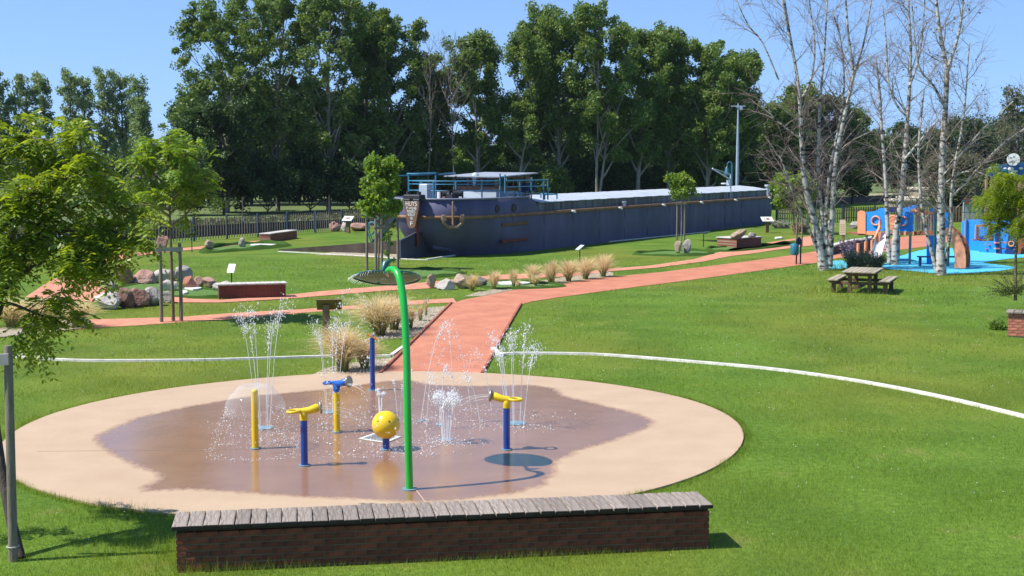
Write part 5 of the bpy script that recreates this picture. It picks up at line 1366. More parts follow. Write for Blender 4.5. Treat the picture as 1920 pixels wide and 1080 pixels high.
def play_house():
    Y0 = G(1855, 474).y
    def p(px, py, dy=0.0): return AT(px, py, Y0 + dy - (px - 1855) * .018)
    o = p(1803, 470); o.z = 0
    rt = thing('play_house', 'blue playhouse with orange window and peaked top', 'playhouse', o)
    def panel(name, pts, m, dy=0, th=.05, par=None, hole=None):
        q = [p(a, b_, dy) - o for a, b_ in pts]; n = len(q); mb = MB()
        mb.add(q + [v + Vector((0, th, 0)) for v in q], [tuple(range(n)), tuple(range(n, 2 * n))[::-1]] + [(i, (i + 1) % n, n + (i + 1) % n, n + i) for i in range(n)])
        return part(name, mb, m, par or rt)
    panel('side_wall', [(1803, 469), (1803, 416), (1811, 413), (1836, 411), (1836, 470)], M_PB, .9)
    panel('gable_wall', [(1828, 470), (1828, 412), (1853, 409), (1864, 409), (1893, 415), (1893, 472)], M_PB, 1.4)
    panel('front_lower', [(1836, 474), (1836, 452.5), (1905, 452.5), (1904, 478), (1868, 478), (1868, 475)], M_PB)
    fr = MB(); fo = None
    for (x0, y0, x1, y1) in ((1836, 423, 1848, 452), (1848, 423, 1872, 427), (1872, 423, 1884, 452)):
        a, b_ = p(x0, y1) - o, p(x1, y0) - o; fr.box(((a.x + b_.x) / 2, .03, (a.z + b_.z) / 2), (b_.x - a.x, .06, b_.z - a.z))
    fo = part('window_frame', fr, M_PO, rt)
    for px in (1841, 1879): a = p(px, 449, -.02) - o; b_ = p(px, 426, -.02) - o; part('bar', MB().box(((a.x + b_.x) / 2, -.01, (a.z + b_.z) / 2), (.05, .03, b_.z - a.z)), M_PP, fo)
    q = p(1855, 452) - o; part('sill', MB().box((q.x, .0, q.z), (1.0, .2, .05)), M_PBR, rt)
    for px in (1811, 1855): q = p(px, 412, .8) - o; part('post', MB().cyl((q.x, q.y, 0), (q.x, q.y, q.z + .05), .06, n=10), M_GREY, rt)
    for a, b_ in ((1855, 460), (1866, 457), (1850, 468), (1868, 465)): q = p(a, b_, -.04) - o; part('climbing_knob', MB().sphere(q, .055, 10, 7), M_PINK, rt)
    for a, x2 in ((455, 1880), (466, 1884), (476, 1888)): q = p(1876, a, -.35) - o; part('step', MB().box((q.x, q.y, q.z), (.55, .25, .05)), M_PO, rt)
    panel('stair_side', [(1868, 478), (1866, 440), (1872, 436), (1876, 444), (1880, 478)], M_PD, -.5)
    f = panel('right_board', [(1886, 479), (1893, 428), (1903, 424), (1904, 479)], M_PD, -.5)
    part('porthole_ring', MB().torus(p(1896, 457, -.55) - o, .12, .03, 18, 6, Matrix.Rotation(-R(34), 3, 'Z') @ Matrix.Rotation(PI / 2, 3, 'X')), M_PO, f)
    panel('brown_board', [(1905, 475), (1905, 440), (1925, 440), (1925, 476)], M_PBR, .1)
    return rt
play_house()
# wall in front of the playground
def low_wall():
    P = smooth_poly([G(1548, 479), G(1570, 474), (G(1600, 470)), G(1625, 470), G(1650, 468)], 6)
    rt = thing('garden_wall', 'low dark wall with pale coping behind the notice board', 'wall', P[0]); o = P[0]
    vs = []; cs = []; fs = []; n = len(P)
    for i, q in enumerate(P):
        t = (P[min(i + 1, n - 1)] - P[max(i - 1, 0)]).normalized(); nn_ = Vector((-t.y, t.x, 0)) * .12; hgt = .30 + .38 * i / n
        vs += [q - o - nn_, q - o - nn_ + Vector((0, 0, hgt)), q - o + nn_ + Vector((0, 0, hgt)), q - o + nn_]
        cs += [q - o - nn_ * 1.3 + Vector((0, 0, hgt)), q - o - nn_ * 1.3 + Vector((0, 0, hgt + .08)), q - o + nn_ * 1.3 + Vector((0, 0, hgt + .08)), q - o + nn_ * 1.3 + Vector((0, 0, hgt))]
    for i in range(n - 1):
        for k in range(4): fs.append((i * 4 + k, i * 4 + (k + 1) % 4, i * 4 + 4 + (k + 1) % 4, i * 4 + 4 + k))
    part('wall_body', MB().add(vs, fs), M_WALL, rt); part('coping', MB().add(cs, fs), M_COPE, rt)
low_wall()
# kiosk with a blue canopy and a white round emblem, brick pieces, house roof
def kiosk():
    Yk = 92.0
    def p(px, py, dy=0.0): return AT(px, py, Yk + dy)
    o = p(1845, 400); o.z = 0
    rt = thing('canopy_kiosk', 'kiosk with blue banner canopy and round white emblem behind the playground', 'kiosk', o)
    q0, q1 = p(1828, 328) - o, p(1935, 300) - o
    vs = []; fs = []; n = 14
    for i in range(n + 1):
        t = i / n; top = p(1852 + 90 * t, 313 - 9 * math.sin(t * PI * .7)) - o; bot = p(1852 + 90 * t, 330 - 3 * t) - o
        vs += [bot, top, top + Vector((1.0, 3, -.1)), bot + Vector((1.0, 3, -.1))]
    for i in range(n):
        for k in range(4): fs.append((i * 4 + k, i * 4 + (k + 1) % 4, i * 4 + 4 + (k + 1) % 4, i * 4 + 4 + k))
    part('banner_canopy', MB().add(vs, fs), mat('banner_blue_print', (.01, .09, .32), .5, 0, 1.6, col2=(.05, .16, .36)), rt)
    rr3 = random.Random(9)
    for i in range(16):
        q = p(1858 + rr3.uniform(0, 64), 322 + rr3.uniform(-7, 6), -.06) - o; part('banner_motif', MB().sphere(q, 1, 8, 6, (rr3.uniform(.08, .28), .03, rr3.uniform(.05, .14))), M_WHITE if i % 2 else M_TEAL, rt)
    e = part('emblem_disc', MB().cyl(p(1900, 299, -.3) - o, p(1900, 299, -.15) - o, .42, n=24), M_WHITE, rt)
    for i in range(5):
        a = i * 1.3; part('emblem_motif', MB().sphere(p(1900, 299, -.32) - o + Vector((.2 * math.cos(a), 0, .2 * math.sin(a))), 1, 8, 6, (.1, .02, .06)), mat('emblem_grey', (.25, .27, .33), .6), e)
    for px in (1850, 1853, 1912): q = p(px, 400) - o; part('post', MB().box((q.x, q.y, 1.6), (.28, .28, 3.2)), mat('kiosk_post_wood', (.33, .19, .11), .7, .15, 3) if px == 1850 else bpy.data.materials['kiosk_post_wood'], rt)
    a, b_ = p(1812, 392) - o, p(1848, 370) - o
    part('counter_wall', MB().box(((a.x + b_.x) / 2, .6, a.z / 2 + .3), (b_.x - a.x, .3, a.z + .3)), mat('kiosk_pale_wall', (.36, .37, .33), .8, .2, 2), rt)
    a, b_ = p(1812, 381) - o, p(1849, 370) - o
    part('red_fascia', MB().box(((a.x + b_.x) / 2, .4, (a.z + b_.z) / 2 - .05), (b_.x - a.x, .1, .38)), mat('kiosk_red', (.33, .07, .06), .7, .2, 4), rt)
    a, b_ = p(1850, 410) - o, p(1935, 340) - o
    part('dark_interior', MB().box(((a.x + b_.x) / 2, 2.5, 1.3), (b_.x - a.x, .2, 2.6)), mat('kiosk_dark', (.03, .03, .03), .8), rt)
    for i in range(5): q = p(1802 + i * 11, 400) - o; part('fence_bar', MB().cyl((q.x, -.6, 0), (q.x, -.6, 1.9), .03, n=6), M_TGREEN, rt)
    part('fence_rail', MB().box((p(1824, 400).x - o.x, -.6, 1.8), (1.9, .04, .05)).box((p(1824, 400).x - o.x, -.6, 1.0), (1.9, .04, .05)), M_TGREEN, rt)
kiosk()
def cottage():
    Yk = 128.0
    def p(px, py, dy=0.0): return AT(px, py, Yk + dy)
    o = p(1725, 400); o.z = 0
    rt = thing('cottage', 'small pale cottage with flat cream roofs behind the birches', 'house', o)
    for i, (x0, x1, y0, y1, dy) in enumerate(((1678, 1712, 378, 402, 0), (1700, 1790, 374, 404, 2.0), (1722, 1745, 356, 376, 3.0))):
        a, b_ = p(x0, y1, dy) - o, p(x1, y0, dy) - o
        bd = part('wall', MB().box(((a.x + b_.x) / 2, dy + 1.5, b_.z / 2), (b_.x - a.x, 3, b_.z)), mat('cottage_wall', (.30, .26, .20), .85, .15, 1) if i == 0 else bpy.data.materials['cottage_wall'], rt)
        part('roof', MB().box(((a.x + b_.x) / 2, dy + 1.5, b_.z + .1), (b_.x - a.x + .4, 3.5, .22), bev=.04), mat('cream_roof_edge', (.55, .50, .38), .8) if i == 0 else bpy.data.materials['cream_roof_edge'], rt)
        for k in range(2):
            xx = a.x + (b_.x - a.x) * (.3 + .4 * k); w = part('window', MB().box((xx, dy - .02, b_.z * .6), (.7, .06, min(.9, b_.z * .4))), M_GLASSW if 'M_GLASSW' in globals() else M_WHITE, rt)
            part('pane', MB().box((xx, dy - .055, b_.z * .6), (.55, .02, min(.75, b_.z * .33))), M_PANE, w)
cottage()

# ================================================================== TREES
M_BARKG = mat('poplar_bark', (.27, .24, .20), .95, .3, 3, stretch=(4, 4, .7), bump=.3)
M_BARKD = mat('dark_bark', (.07, .055, .042), .95, .3, 4, stretch=(4, 4, .7), bump=.4)
M_BARKY = mat('young_bark', (.20, .135, .075), .9, .25, 6, stretch=(5, 5, .8))
LEAF_POP = leaf_mat('poplar_leaf', (.070, .145, .026), (.185, .265, .062), .44, .38, spec=.35)
LEAF_POP2 = leaf_mat('poplar_leaf_blue', (.12, .20, .065), (.21, .29, .10), .5, .45)
LEAF_DARK = leaf_mat('dark_leaf', (.024, .062, .011), (.056, .112, .018), .55, .28)
LEAF_MID = leaf_mat('mid_leaf', (.080, .160, .018), (.150, .250, .035), .5, .42)
LEAF_LIME = leaf_mat('lime_leaf', (.125, .235, .026), (.22, .335, .052), .45, .48)
LEAF_NEAR = leaf_mat('near_leaf', (.150, .245, .025), (.27, .365, .05), .4, .5, spec=.5)
LEAF_GOLD = leaf_mat('golden_leaf', (.14, .235, .014), (.26, .345, .03), .5, .48)
LEAF_OLIVE = leaf_mat('olive_leaf', (.06, .085, .03), (.11, .125, .05), .5, .3)

def limb_pts(p0, d0, L, up, r, K=6, wob=.06):
    P = [np.array(p0, float)]; d = np.array(d0, float)
    for k in range(K - 1):
        d = d + np.array([0, 0, up]) / K + r.normal(size=3) * wob; d /= np.linalg.norm(d); P.append(P[-1] + d * L / (K - 1))
    return np.array(P)
def grow_tree(seed, H, Rc, base=.2, limbs=16, steep=1.3, sub=4, clump=.55, per=90, leaf=.14, trunkr=None, fork=1, top=1.0, sparse=1.0, profile=None, K=6):
    """returns (tube lines, tube radii, leaf centres)"""
    r = np.random.RandomState(seed); TL = []; TR = []; CC = []
    tr = trunkr or H * .014
    stems = []
    for f in range(fork):
        a = r.uniform(0, 2 * PI); lean = 0 if fork == 1 else r.uniform(.08, .2)
        P = limb_pts((0, 0, -.1), (math.cos(a) * lean, math.sin(a) * lean, 1), H * (.93 if f == 0 else r.uniform(.75, .9)), .25 if fork > 1 else .05, r, K, .035)
        stems.append(P); TL.append(P); TR.append(tr * (1 if fork == 1 else .75) * np.linspace(1, .12, K) ** .9)
    for i in range(limbs):
        S = stems[r.randint(len(stems))]; h = base + (.92 - base) * (i + r.uniform(0, 1)) / limbs
        x = h * (K - 1); k = min(int(x), K - 2); p0 = S[k] + (S[k + 1] - S[k]) * (x - k)
        pr = profile(h) if profile else math.sin(min(1, (h - base * .6) / (1 - base * .6)) * PI * .80 + .35) ** .8
        L = Rc * pr * r.uniform(.75, 1.2) * math.hypot(1, steep) * .8
        L = min(L, (H * top - p0[2]) * 1.05 + Rc * .25)
        a = i * 2.4 + r.uniform(-.5, .5); d = unit(np.array([math.cos(a), math.sin(a), steep * r.uniform(.6, 1.2)]))
        P = limb_pts(p0, d, L, .35, r, K, .07); TL.append(P); r0 = tr * (1 - h) * .55 + .02; TR.append(r0 * np.linspace(1, .2, K))
        for j in range(sub):
            q = r.uniform(.35, .95) * (K - 1); k = min(int(q), K - 2); s0 = P[k] + (P[k + 1] - P[k]) * (q - k)
            d = unit(r.normal(size=3) + np.array([0, 0, .9]) + unit(P[-1] - P[0]) * .5); L2 = L * r.uniform(.22, .42)
            Q = limb_pts(s0, d, L2, .2, r, K, .1); TL.append(Q); TR.append(r0 * .4 * np.linspace(1, .25, K))
            CC.append(Q[-1]); CC.append(Q[3])
        CC.append(P[-1]); CC.append(P[-2])
    for S in stems: CC += [S[-1], S[-2] + r.normal(size=3) * .2]
    CC = np.array(CC)
    if sparse < 1: CC = CC[r.uniform(size=len(CC)) < sparse]
    n = (per * r.uniform(.5, 1.5, len(CC))).astype(int); idx = np.repeat(np.arange(len(CC)), n)
    cs = clump * r.uniform(.7, 1.35, len(CC))
    g = r.normal(size=(len(idx), 3)); g = unit(g) * (r.uniform(0, 1, (len(idx), 1)) ** .45)
    C = CC[idx] + g * cs[idx][:, None] * np.array([1, 1, .85])
    outw = g * .6
    return TL, TR, C, outw, r
def make_tree(name, label, cat, loc, seed, mbark, mleaf, leaf, group=None, lw=.5, crown='crown', scale=(1, 1, 1), bare=False, **k):
    k['H'] = k['H'] * (.80 if crown == 'foliage' else .975) if not bare else k['H']
    TL, TR, C, outw, r = grow_tree(seed, leaf=leaf, **k)
    rt = thing(name, label, cat, loc, 0, group)
    V, F = tubes_np(np.stack(TL) * np.array(scale), np.stack(TR), 6)
    part('trunk', np_mesh('trunk', V, F, mbark, True), rt)
    if not bare:
        C = C * np.array(scale); C = C[C[:, 2] > .05]; outw = outw[:len(C)]
        V, F = leaves_np(C, leaf, leaf * lw, r, .35, outw); part(crown, np_mesh(crown, V, F, mleaf), rt)
    return rt
def at_tree(px, Y): q = AT(px, 300, Y); q.z = 0; return q
def hgt(topy, Y): return CAMH + (300 - topy) * Y / FPX
# poplars along the far bank
POP = [ # px, top y, distance, halfwidth px, label
 (425, 28, 116, 95, 'broad poplar with a bare-tipped left bough above the dark locust tree', .16),
 (520, -25, 120, 100, 'huge poplar reaching out of the top of the picture', .15),
 (615, -25, 118, 95, 'tall poplar right of the huge one, behind the young staked tree', .15),
 (668, 10, 124, 62, 'slender poplar left of the sky gap', .15),
 (745, 30, 122, 72, 'poplar with an open crown left of the dead twigs', .2),
 (822, 88, 126, 48, 'thin small-crowned poplar above the barge stern', .25),
 (895, 38, 124, 62, 'poplar with forked pale stems above the wheelhouse', .22),
 (965, 22, 122, 70, 'poplar above the barge roof, left of the tallest pair', .2),
 (1050, 12, 124, 78, 'left one of the tallest pair above the barge', .2),
 (1120, 0, 121, 80, 'right one of the tallest pair above the barge', .2),
 (1195, 34, 123, 70, 'dense poplar above the middle of the barge roof', .18),
 (1255, 45, 126, 66, 'dense poplar above the small staked sapling', .18),
 (1325, 72, 124, 66, 'rounded poplar left of the tall mast', .14),
 (1385, 84, 128, 62, 'rounded poplar right behind the tall mast', .12)]
prof_pop = lambda h: max(.25, 1.0 - .55 * abs(h - .55) - max(0, h - .75) * 1.3)
for i, (px, ty, Y, hw, lab, bs) in enumerate(POP):
    H = hgt(ty, Y); Rc = hw * Y / FPX
    make_tree('poplar_tree', lab, 'tree', at_tree(px, Y), 500 + i, M_BARKG, LEAF_POP, .125, 'poplars along the far bank', .62,
              H=H, Rc=Rc * (1.08 if i < 5 else .96), base=bs * (.6 if i < 5 else 1), limbs=26, steep=1.5, sub=4, clump=.58, per=110 if i not in (5,) else 70, fork=2 if i in (6, 7, 9, 12) else 1, profile=prof_pop, trunkr=.20 + .02 * (i % 3))
# second rank behind, closing the wood
for i, (px, ty, Y, hw, lab) in enumerate(((390, 190, 135, 80, 'leafy tree in the second rank behind the dark locust'), (470, 150, 138, 95, 'leafy tree in the second rank behind the huge poplar'), (560, 160, 136, 95, 'leafy tree in the second rank above the canal fence'), (650, 230, 140, 80, 'leafy tree in the second rank behind the sky gap'), (735, 235, 138, 80, 'leafy tree in the second rank left of the barge stern'), (1010, 190, 140, 85, 'leafy tree in the second rank left of the tallest pair'), (1090, 165, 138, 85, 'leafy tree in the second rank behind the tallest pair'), (1165, 170, 140, 85, 'leafy tree in the second rank right of the tallest pair'), (1240, 175, 138, 85, 'leafy tree in the second rank behind the sapling'), (1310, 190, 140, 80, 'leafy tree in the second rank left of the mast'), (1400, 200, 142, 75, 'leafy tree in the second rank right of the mast'))):
    make_tree('forest_tree', lab, 'tree', at_tree(px, Y), 540 + i, M_BARKD, LEAF_DARK, .17, 'second rank of trees on the far bank', .6, H=hgt(ty, Y), Rc=hw * Y / FPX, base=.12, limbs=20, steep=.8, sub=4, clump=.95, per=95)
# flat-crowned dark locust
make_tree('locust_tree', 'dark green flat-crowned tree in front of the poplars', 'tree', at_tree(418, 112), 560, M_BARKD, LEAF_DARK, .12, None, .55, H=hgt(192, 112), Rc=85 * 112 / FPX, base=.35, limbs=18, steep=.5, sub=5, clump=.6, per=130)
# understorey bushes and small trees
UND = [(345, 290, 106, 60, LEAF_DARK, 'dark bush at the left end of the dense wood'), (420, 270, 112, 75, LEAF_DARK, 'dark bush under the flat-crowned tree'), (500, 280, 110, 75, LEAF_DARK, 'dark bush under the huge poplar'), (580, 275, 112, 75, LEAF_DARK, 'dark bush above the red brick bench'), (655, 285, 112, 60, LEAF_DARK, 'dark bush behind the fence info board'), (735, 290, 114, 60, LEAF_DARK, 'dark bush left of the barge stern'),
 (795, 265, 117, 50, LEAF_MID, 'light green bush behind the blue stern railing'), (850, 235, 132, 62, LEAF_MID, 'bright green leafy tree seen between the poplar stems'), (905, 225, 134, 55, LEAF_MID, 'yellowish green tree behind the forked poplar'), (868, 290, 116, 45, LEAF_MID, 'light green bush behind the wheelhouse'), (930, 305, 115, 45, LEAF_DARK, 'dark bush right above the wheelhouse roof'),
 (1000, 290, 116, 50, LEAF_POP, 'bush behind the hatch railing of the barge'), (1035, 305, 112, 40, LEAF_POP, 'glossy bush behind the near end of the barge roof'), (1085, 285, 117, 55, LEAF_DARK, 'dark bush left of the pale double stem'), (1150, 290, 117, 55, LEAF_DARK, 'dark bush behind the middle of the barge roof'), (1215, 300, 118, 55, LEAF_DARK, 'dark bush left of the small sapling'), (1340, 285, 119, 60, LEAF_DARK, 'dark bush behind the teal lamp'), (1290, 300, 118, 45, LEAF_MID, 'pale bush just right of the small sapling'), (1400, 270, 121, 60, LEAF_DARK, 'dark bush right of the tall mast'), (1450, 250, 126, 60, LEAF_DARK, 'dark bush left behind the birches')]
for i, (px, ty, Y, hw, ml, lab) in enumerate(UND):
    Y = Y if px < 760 else Y + 10
    if px < 760: Y += 5
    make_tree('bush', lab, 'bush', at_tree(px, Y), 600 + i, M_BARKD, ml, .13, 'undergrowth on the far bank', .6, H=max(2.5, hgt(ty, Y)), Rc=hw * Y / FPX, base=.05, limbs=18, steep=.7, sub=4, clump=.7, per=75, crown='foliage', fork=3, profile=lambda h: 1.05 - .5 * h)
# right group beyond the birches
RG = [(1490, 150, 138, 52, LEAF_POP, 'leafy tree behind the leftmost birch'), (1545, 165, 140, 55, LEAF_OLIVE, 'olive green tree behind the first birch group'), (1600, 190, 142, 42, LEAF_POP, 'leafy tree right behind the first birch group'), (1462, 185, 132, 40, LEAF_POP, 'small leafy tree right of the rounded poplars'),
      (1520, 250, 136, 60, LEAF_DARK, 'dark bush behind the first birch group'), (1600, 270, 150, 60, LEAF_DARK, 'dark bush behind the play ship'), (1690, 232, 185, 40, LEAF_DARK, 'dark round tree between the two right birches'), (1660, 262, 190, 60, LEAF_DARK, 'low dark tree on the far right bank'), (1740, 255, 200, 55, LEAF_DARK, 'wide dark tree beyond the third birch'), (1810, 235, 205, 70, LEAF_DARK, 'wide dark tree above the blue kiosk'), (1890, 228, 210, 70, LEAF_DARK, 'dark tree at the right edge beyond the kiosk'), (1905, 150, 150, 45, LEAF_OLIVE, 'thin airy tree at the right edge'), (1790, 300, 120, 65, LEAF_OLIVE, 'olive shrubs behind the third birch'), (1860, 340, 105, 35, LEAF_OLIVE, 'olive bush in front of the kiosk'), (1800, 345, 100, 30, LEAF_OLIVE, 'olive bush left of the kiosk counter')]
for i, (px, ty, Y, hw, ml, lab) in enumerate(RG):
    low = ty > 225
    make_tree('bush' if low and ty > 250 else 'broadleaf_tree', lab, 'bush' if low and ty > 250 else 'tree', at_tree(px, Y), 640 + i, M_BARKD, ml, .15 + .03 * (Y > 160), 'trees on the right bank', .6, H=max(2.2, hgt(ty, Y)), Rc=hw * Y / FPX, base=.06 if low else .15, limbs=18, steep=.8, sub=4, clump=.8 if Y < 160 else 1.1, per=80 if i != 11 else 22, fork=2 if low else 1)
# far left slender poplars
FL = [(8, 112, 170, 34, 'slim poplar at the left picture edge'), (45, 128, 172, 36, 'slim poplar second from the left edge'), (98, 122, 205, 22, 'thin poplar standing alone left of the far row'), (138, 114, 200, 30, 'far poplar with a dense top in the left row'), (165, 125, 205, 24, 'far poplar in the middle of the left row'), (200, 108, 200, 27, 'tallest far poplar of the left row'), (228, 118, 203, 26, 'far poplar second from the right in the left row'), (258, 132, 198, 26, 'last far poplar before the sky gap'), (275, 175, 190, 18, 'low thin poplar at the end of the left row')]
for i, (px, ty, Y, hw, lab) in enumerate(FL):
    make_tree('slim_poplar', lab, 'tree', at_tree(px, Y), 680 + i, M_BARKD, LEAF_POP2, .17, 'far row of slim poplars', .6, H=hgt(ty, Y), Rc=hw * Y / FPX * .78, base=.25, limbs=26, steep=1.6, sub=3, clump=.60, per=24, trunkr=.2, profile=lambda h: 1.0 - .5 * abs(h - .6))
UL = [(30, 285, 165, 60), (110, 300, 180, 55), (180, 296, 185, 55), (245, 290, 178, 55), (300, 285, 165, 50), (330, 300, 130, 45), (275, 318, 125, 40), (200, 330, 128, 50)]
ULL = ['dark bush below the slim poplars at the left edge', 'dark bush below the lone thin poplar', 'dark bush below the far row middle', 'dark bush below the last far poplar', 'dark bush closing the sky gap', 'dark bush beyond the young staked tree', 'grey-green bush just left of the young staked tree', 'bush behind the left end of the fence']
for i, ((px, ty, Y, hw), lab) in enumerate(zip(UL, ULL)):
    make_tree('bush', lab, 'bush', at_tree(px, Y), 700 + i, M_BARKD, LEAF_OLIVE if i == 6 else LEAF_DARK, .17, 'far undergrowth on the left', .6, H=max(3, hgt(ty, Y)), Rc=hw * Y / FPX, base=.05, limbs=16, steep=.6, sub=4, clump=.95, per=60, crown='foliage', fork=3, profile=lambda h: 1.05 - .5 * h)
# dead twiggy tree tops
def bare_tree(label, px, Y, H, Rc, seed, m, trunkr=.12, group=None):
    return make_tree('bare_tree', label, 'tree', at_tree(px, Y), seed, m, None, .1, group, bare=True, H=H, Rc=Rc, base=.4, limbs=26, steep=2.2, sub=6, per=1, trunkr=trunkr)
bare_tree('dead bare tree with thin twigs in the poplar gap', 850, 118, hgt(48, 118), 2.0, 721, mat('dead_wood', (.17, .14, .115), .9), .075)
bare_tree('dead twiggy top left of the forked poplar', 800, 119, hgt(40, 119), 1.2, 722, bpy.data.materials['dead_wood'], .06)
# a far-off wood closing the horizon
rf = np.random.RandomState(5); N = 90000
x = rf.uniform(-190, 330, N); y = 255 + .28 * x + rf.uniform(-14, 14, N); top = np.where(x > 30, 6.0, 9.0) + 2 * np.sin(x / 9.) + 1.8 * np.sin(x / 3.7 + 1) + 1.5 * np.sin(x / 1.9)
C = np.column_stack([x, y, top * rf.uniform(0, 1, N) ** .6]); V, F = leaves_np(C, .42, .3, rf, .4)
tag(link('far_wood', np_mesh('far_wood', V, F, LEAF_DARK)), kind='stuff')
x = rf.uniform(-60, 70, 70000); N = len(x); y = 150 + .15 * (x + 20) + rf.uniform(-5, 5, N); top = 9.5 + 1.5 * np.sin(x / 4.) + 1.2 * np.sin(x / 2.1 + 1)
C = np.column_stack([x, y, top * rf.uniform(0, 1, N) ** .7]); sel = ((x < -18) & (x > -31)) | ((x > 4) & (x < 27)); V, F = leaves_np(C[sel], .26, .2, rf, .4)
tag(link('wood_interior', np_mesh('wood_interior', V, F, LEAF_DARK)), kind='stuff')
# bank-side herbs on the far bank
x = rf.uniform(0, 1, 26000); bx_ = -53 + x * 97 + 0; by_ = 57 + x * 114 + rf.uniform(-.5, 5.5, len(x)); C = np.column_stack([bx_ - rf.uniform(0, 2, len(x)), by_, rf.uniform(0, 1, len(x)) ** 2 * .25]); V, F = leaves_np(C, .13, .06, rf, .3)
tag(link('bank_herbs', np_mesh('bank_herbs', V, F, LEAF_OLIVE)), kind='stuff')

# ---------------- pinnate-leaved trees near the camera
def pinnate_np(P, D, L, nl, ll, r, droop=.5):
    """compound leaves: stalk from P along D with nl leaflet pairs"""
    N = len(P); Vs = []
    D = unit(D); up = np.array([0, 0, 1.]); side = unit(np.cross(D, up) + r.normal(size=(N, 3)) * .25); nrm = np.cross(side, D)
    for k in range(nl):
        t = .22 + .78 * k / (nl - 1); c = P + D * (L * t)[:, None]; c[:, 2] -= droop * L * t ** 2
        for sg in (-1, 1):
            dirv = unit(side * sg + D * .45 + nrm * r.uniform(-.35, .1, (N, 1)) + np.array([0, 0, -.35])); wv = unit(np.cross(dirv, nrm) + r.normal(size=(N, 3)) * .25)
            s = (ll * r.uniform(.75, 1.15, N) * (1 - .35 * abs(t - .55)))[:, None]
            base = c; tip = c + dirv * s; m1 = c + dirv * s * .45 + wv * s * .24; m2 = c + dirv * s * .45 - wv * s * .24
            Vs.append(np.stack([base, m1, tip, m2], 1))
    V = np.concatenate(Vs, 0).reshape(-1, 3); return V, np.arange(len(V)).reshape(-1, 4)
def leafy_tree(name, label, loc, seed, H, Rc, base, limbs, steep, sub, nleaf, L, nl, ll, mbark, mleaf, trunkr, clip=None, extra=None, profile=None, group=None, droop=.5, trunk_lean=(0, 0), zc=None):
    r = np.random.RandomState(seed); TL, TR, C, o_, r = grow_tree(seed, H, Rc, base, limbs, steep, sub, .3, 1, .1, trunkr, profile=profile)
    tw = [t for t in TL[1:]]; A = []; Dd = []
    if extra is not None:
        for e in extra: tw.append(e); TL.append(e); TR.append(np.linspace(.018, .005, len(e)))
    pick = r.randint(0, len(tw), nleaf)
    for i in pick:
        t = tw[i]; q = r.uniform(.35, 1.0) * (len(t) - 1); k = min(int(q), len(t) - 2); p = t[k] + (t[k + 1] - t[k]) * (q - k); d = unit(r.normal(size=3) * np.array([1, 1, .5]) + unit(t[k + 1] - t[k]) * .7); A.append(p); Dd.append(d)
    A = np.array(A); Dd = np.array(Dd)
    if trunk_lean != (0, 0):
        pass
    rt = thing(name, label, 'tree', loc, 0, group)
    V, F = tubes_np(np.stack(TL), np.stack(TR), 6); part('trunk', np_mesh('trunk', V, F, mbark, True), rt)
    V, F = pinnate_np(A, Dd, L * r.uniform(.7, 1.25, len(A)), nl, ll, r, droop); part('crown', np_mesh('crown', V, F, mleaf), rt)
    return rt
# near left tree (mostly outside the frame)
nb = G(38, 1046); K = 6
def cur(pxs, Y): return np.array([np.array(AT(a, b_ + (34 if b_ < 470 else 0), Y + dy * .35 + .85 * min(1, (1046 - b_) / 450))) - np.array(nb) for a, b_, dy in pxs])
def resample(P, K=6):
    P = np.array(smooth_poly([Vector(p) for p in P], 8)); i = np.linspace(0, len(P) - 1, K).astype(int); return P[i]
Yn = nb.y
stems = [resample(cur([(38, 1046, 0), (22, 980, .05), (6, 900, .1), (-6, 820, .15), (-20, 700, .2), (-30, 560, .25)], Yn)),
         resample(cur([(-30, 600, .2), (5, 560, .2), (25, 500, .1), (50, 440, 0), (90, 380, -.2), (120, 320, -.3)], Yn)),
         resample(cur([(-25, 640, .2), (0, 580, -.2), (15, 530, -.3), (8, 470, -.4), (30, 400, -.5), (45, 300, -.6)], Yn)),
         resample(cur([(-40, 520, .3), (20, 430, .3), (80, 380, .3), (150, 350, .2), (195, 345, .1), (225, 360, .0)], Yn)),
         resample(cur([(-40, 470, .3), (30, 360, .5), (80, 300, .6), (110, 260, .7), (140, 250, .7), (155, 262, .7)], Yn)),
         resample(cur([(-40, 400, .3), (-10, 320, .2), (0, 270, .2), (10, 240, .2), (18, 228, .2), (30, 222, .2)], Yn)),
         resample(cur([(10, 540, -.3), (60, 500, -.4), (95, 485, -.5), (120, 480, -.5), (140, 490, -.5), (150, 510, -.5)], Yn)),
         resample(cur([(-20, 560, -.5), (30, 572, -.5), (60, 585, -.5), (75, 590, -.5), (86, 594, -.5), (96, 600, -.5)], Yn)),
         resample(cur([(40, 470, 0), (100, 440, .1), (140, 425, .1), (165, 420, .1), (185, 422, .1), (198, 432, .1)], Yn)),
         resample(cur([(60, 420, -.2), (110, 400, -.3), (150, 400, -.3), (180, 395, -.3), (215, 400, -.3), (232, 415, -.3)], Yn)),
         resample(cur([(-30, 480, .4), (10, 420, .5), (60, 350, .5), (110, 310, .6), (170, 300, .6), (215, 310, .6)], Yn)),
         resample(cur([(-30, 430, -.4), (20, 380, -.6), (50, 340, -.7), (90, 310, -.7), (120, 300, -.7), (140, 310, -.7)], Yn))]
rad = [np.linspace(.062, .05, 6), np.linspace(.04, .008, 6), np.linspace(.04, .008, 6)] + [np.linspace(.022, .005, 6)] * 9
r = np.random.RandomState(9); tw = stems[1:]; subs = []
for t in stems[1:]:
    for j in range(7):
        q = r.uniform(.25, 1.0) * 5; k = min(int(q), 4); p = t[k] + (t[k + 1] - t[k]) * (q - k); d = unit(unit(t[-1] - t[0]) * .6 + r.normal(size=3) * np.array([.9, .45, .6]) + np.array([0, 0, .15])); subs.append(limb_pts(p, d, r.uniform(.25, .6), -.25, r, 6, .12))
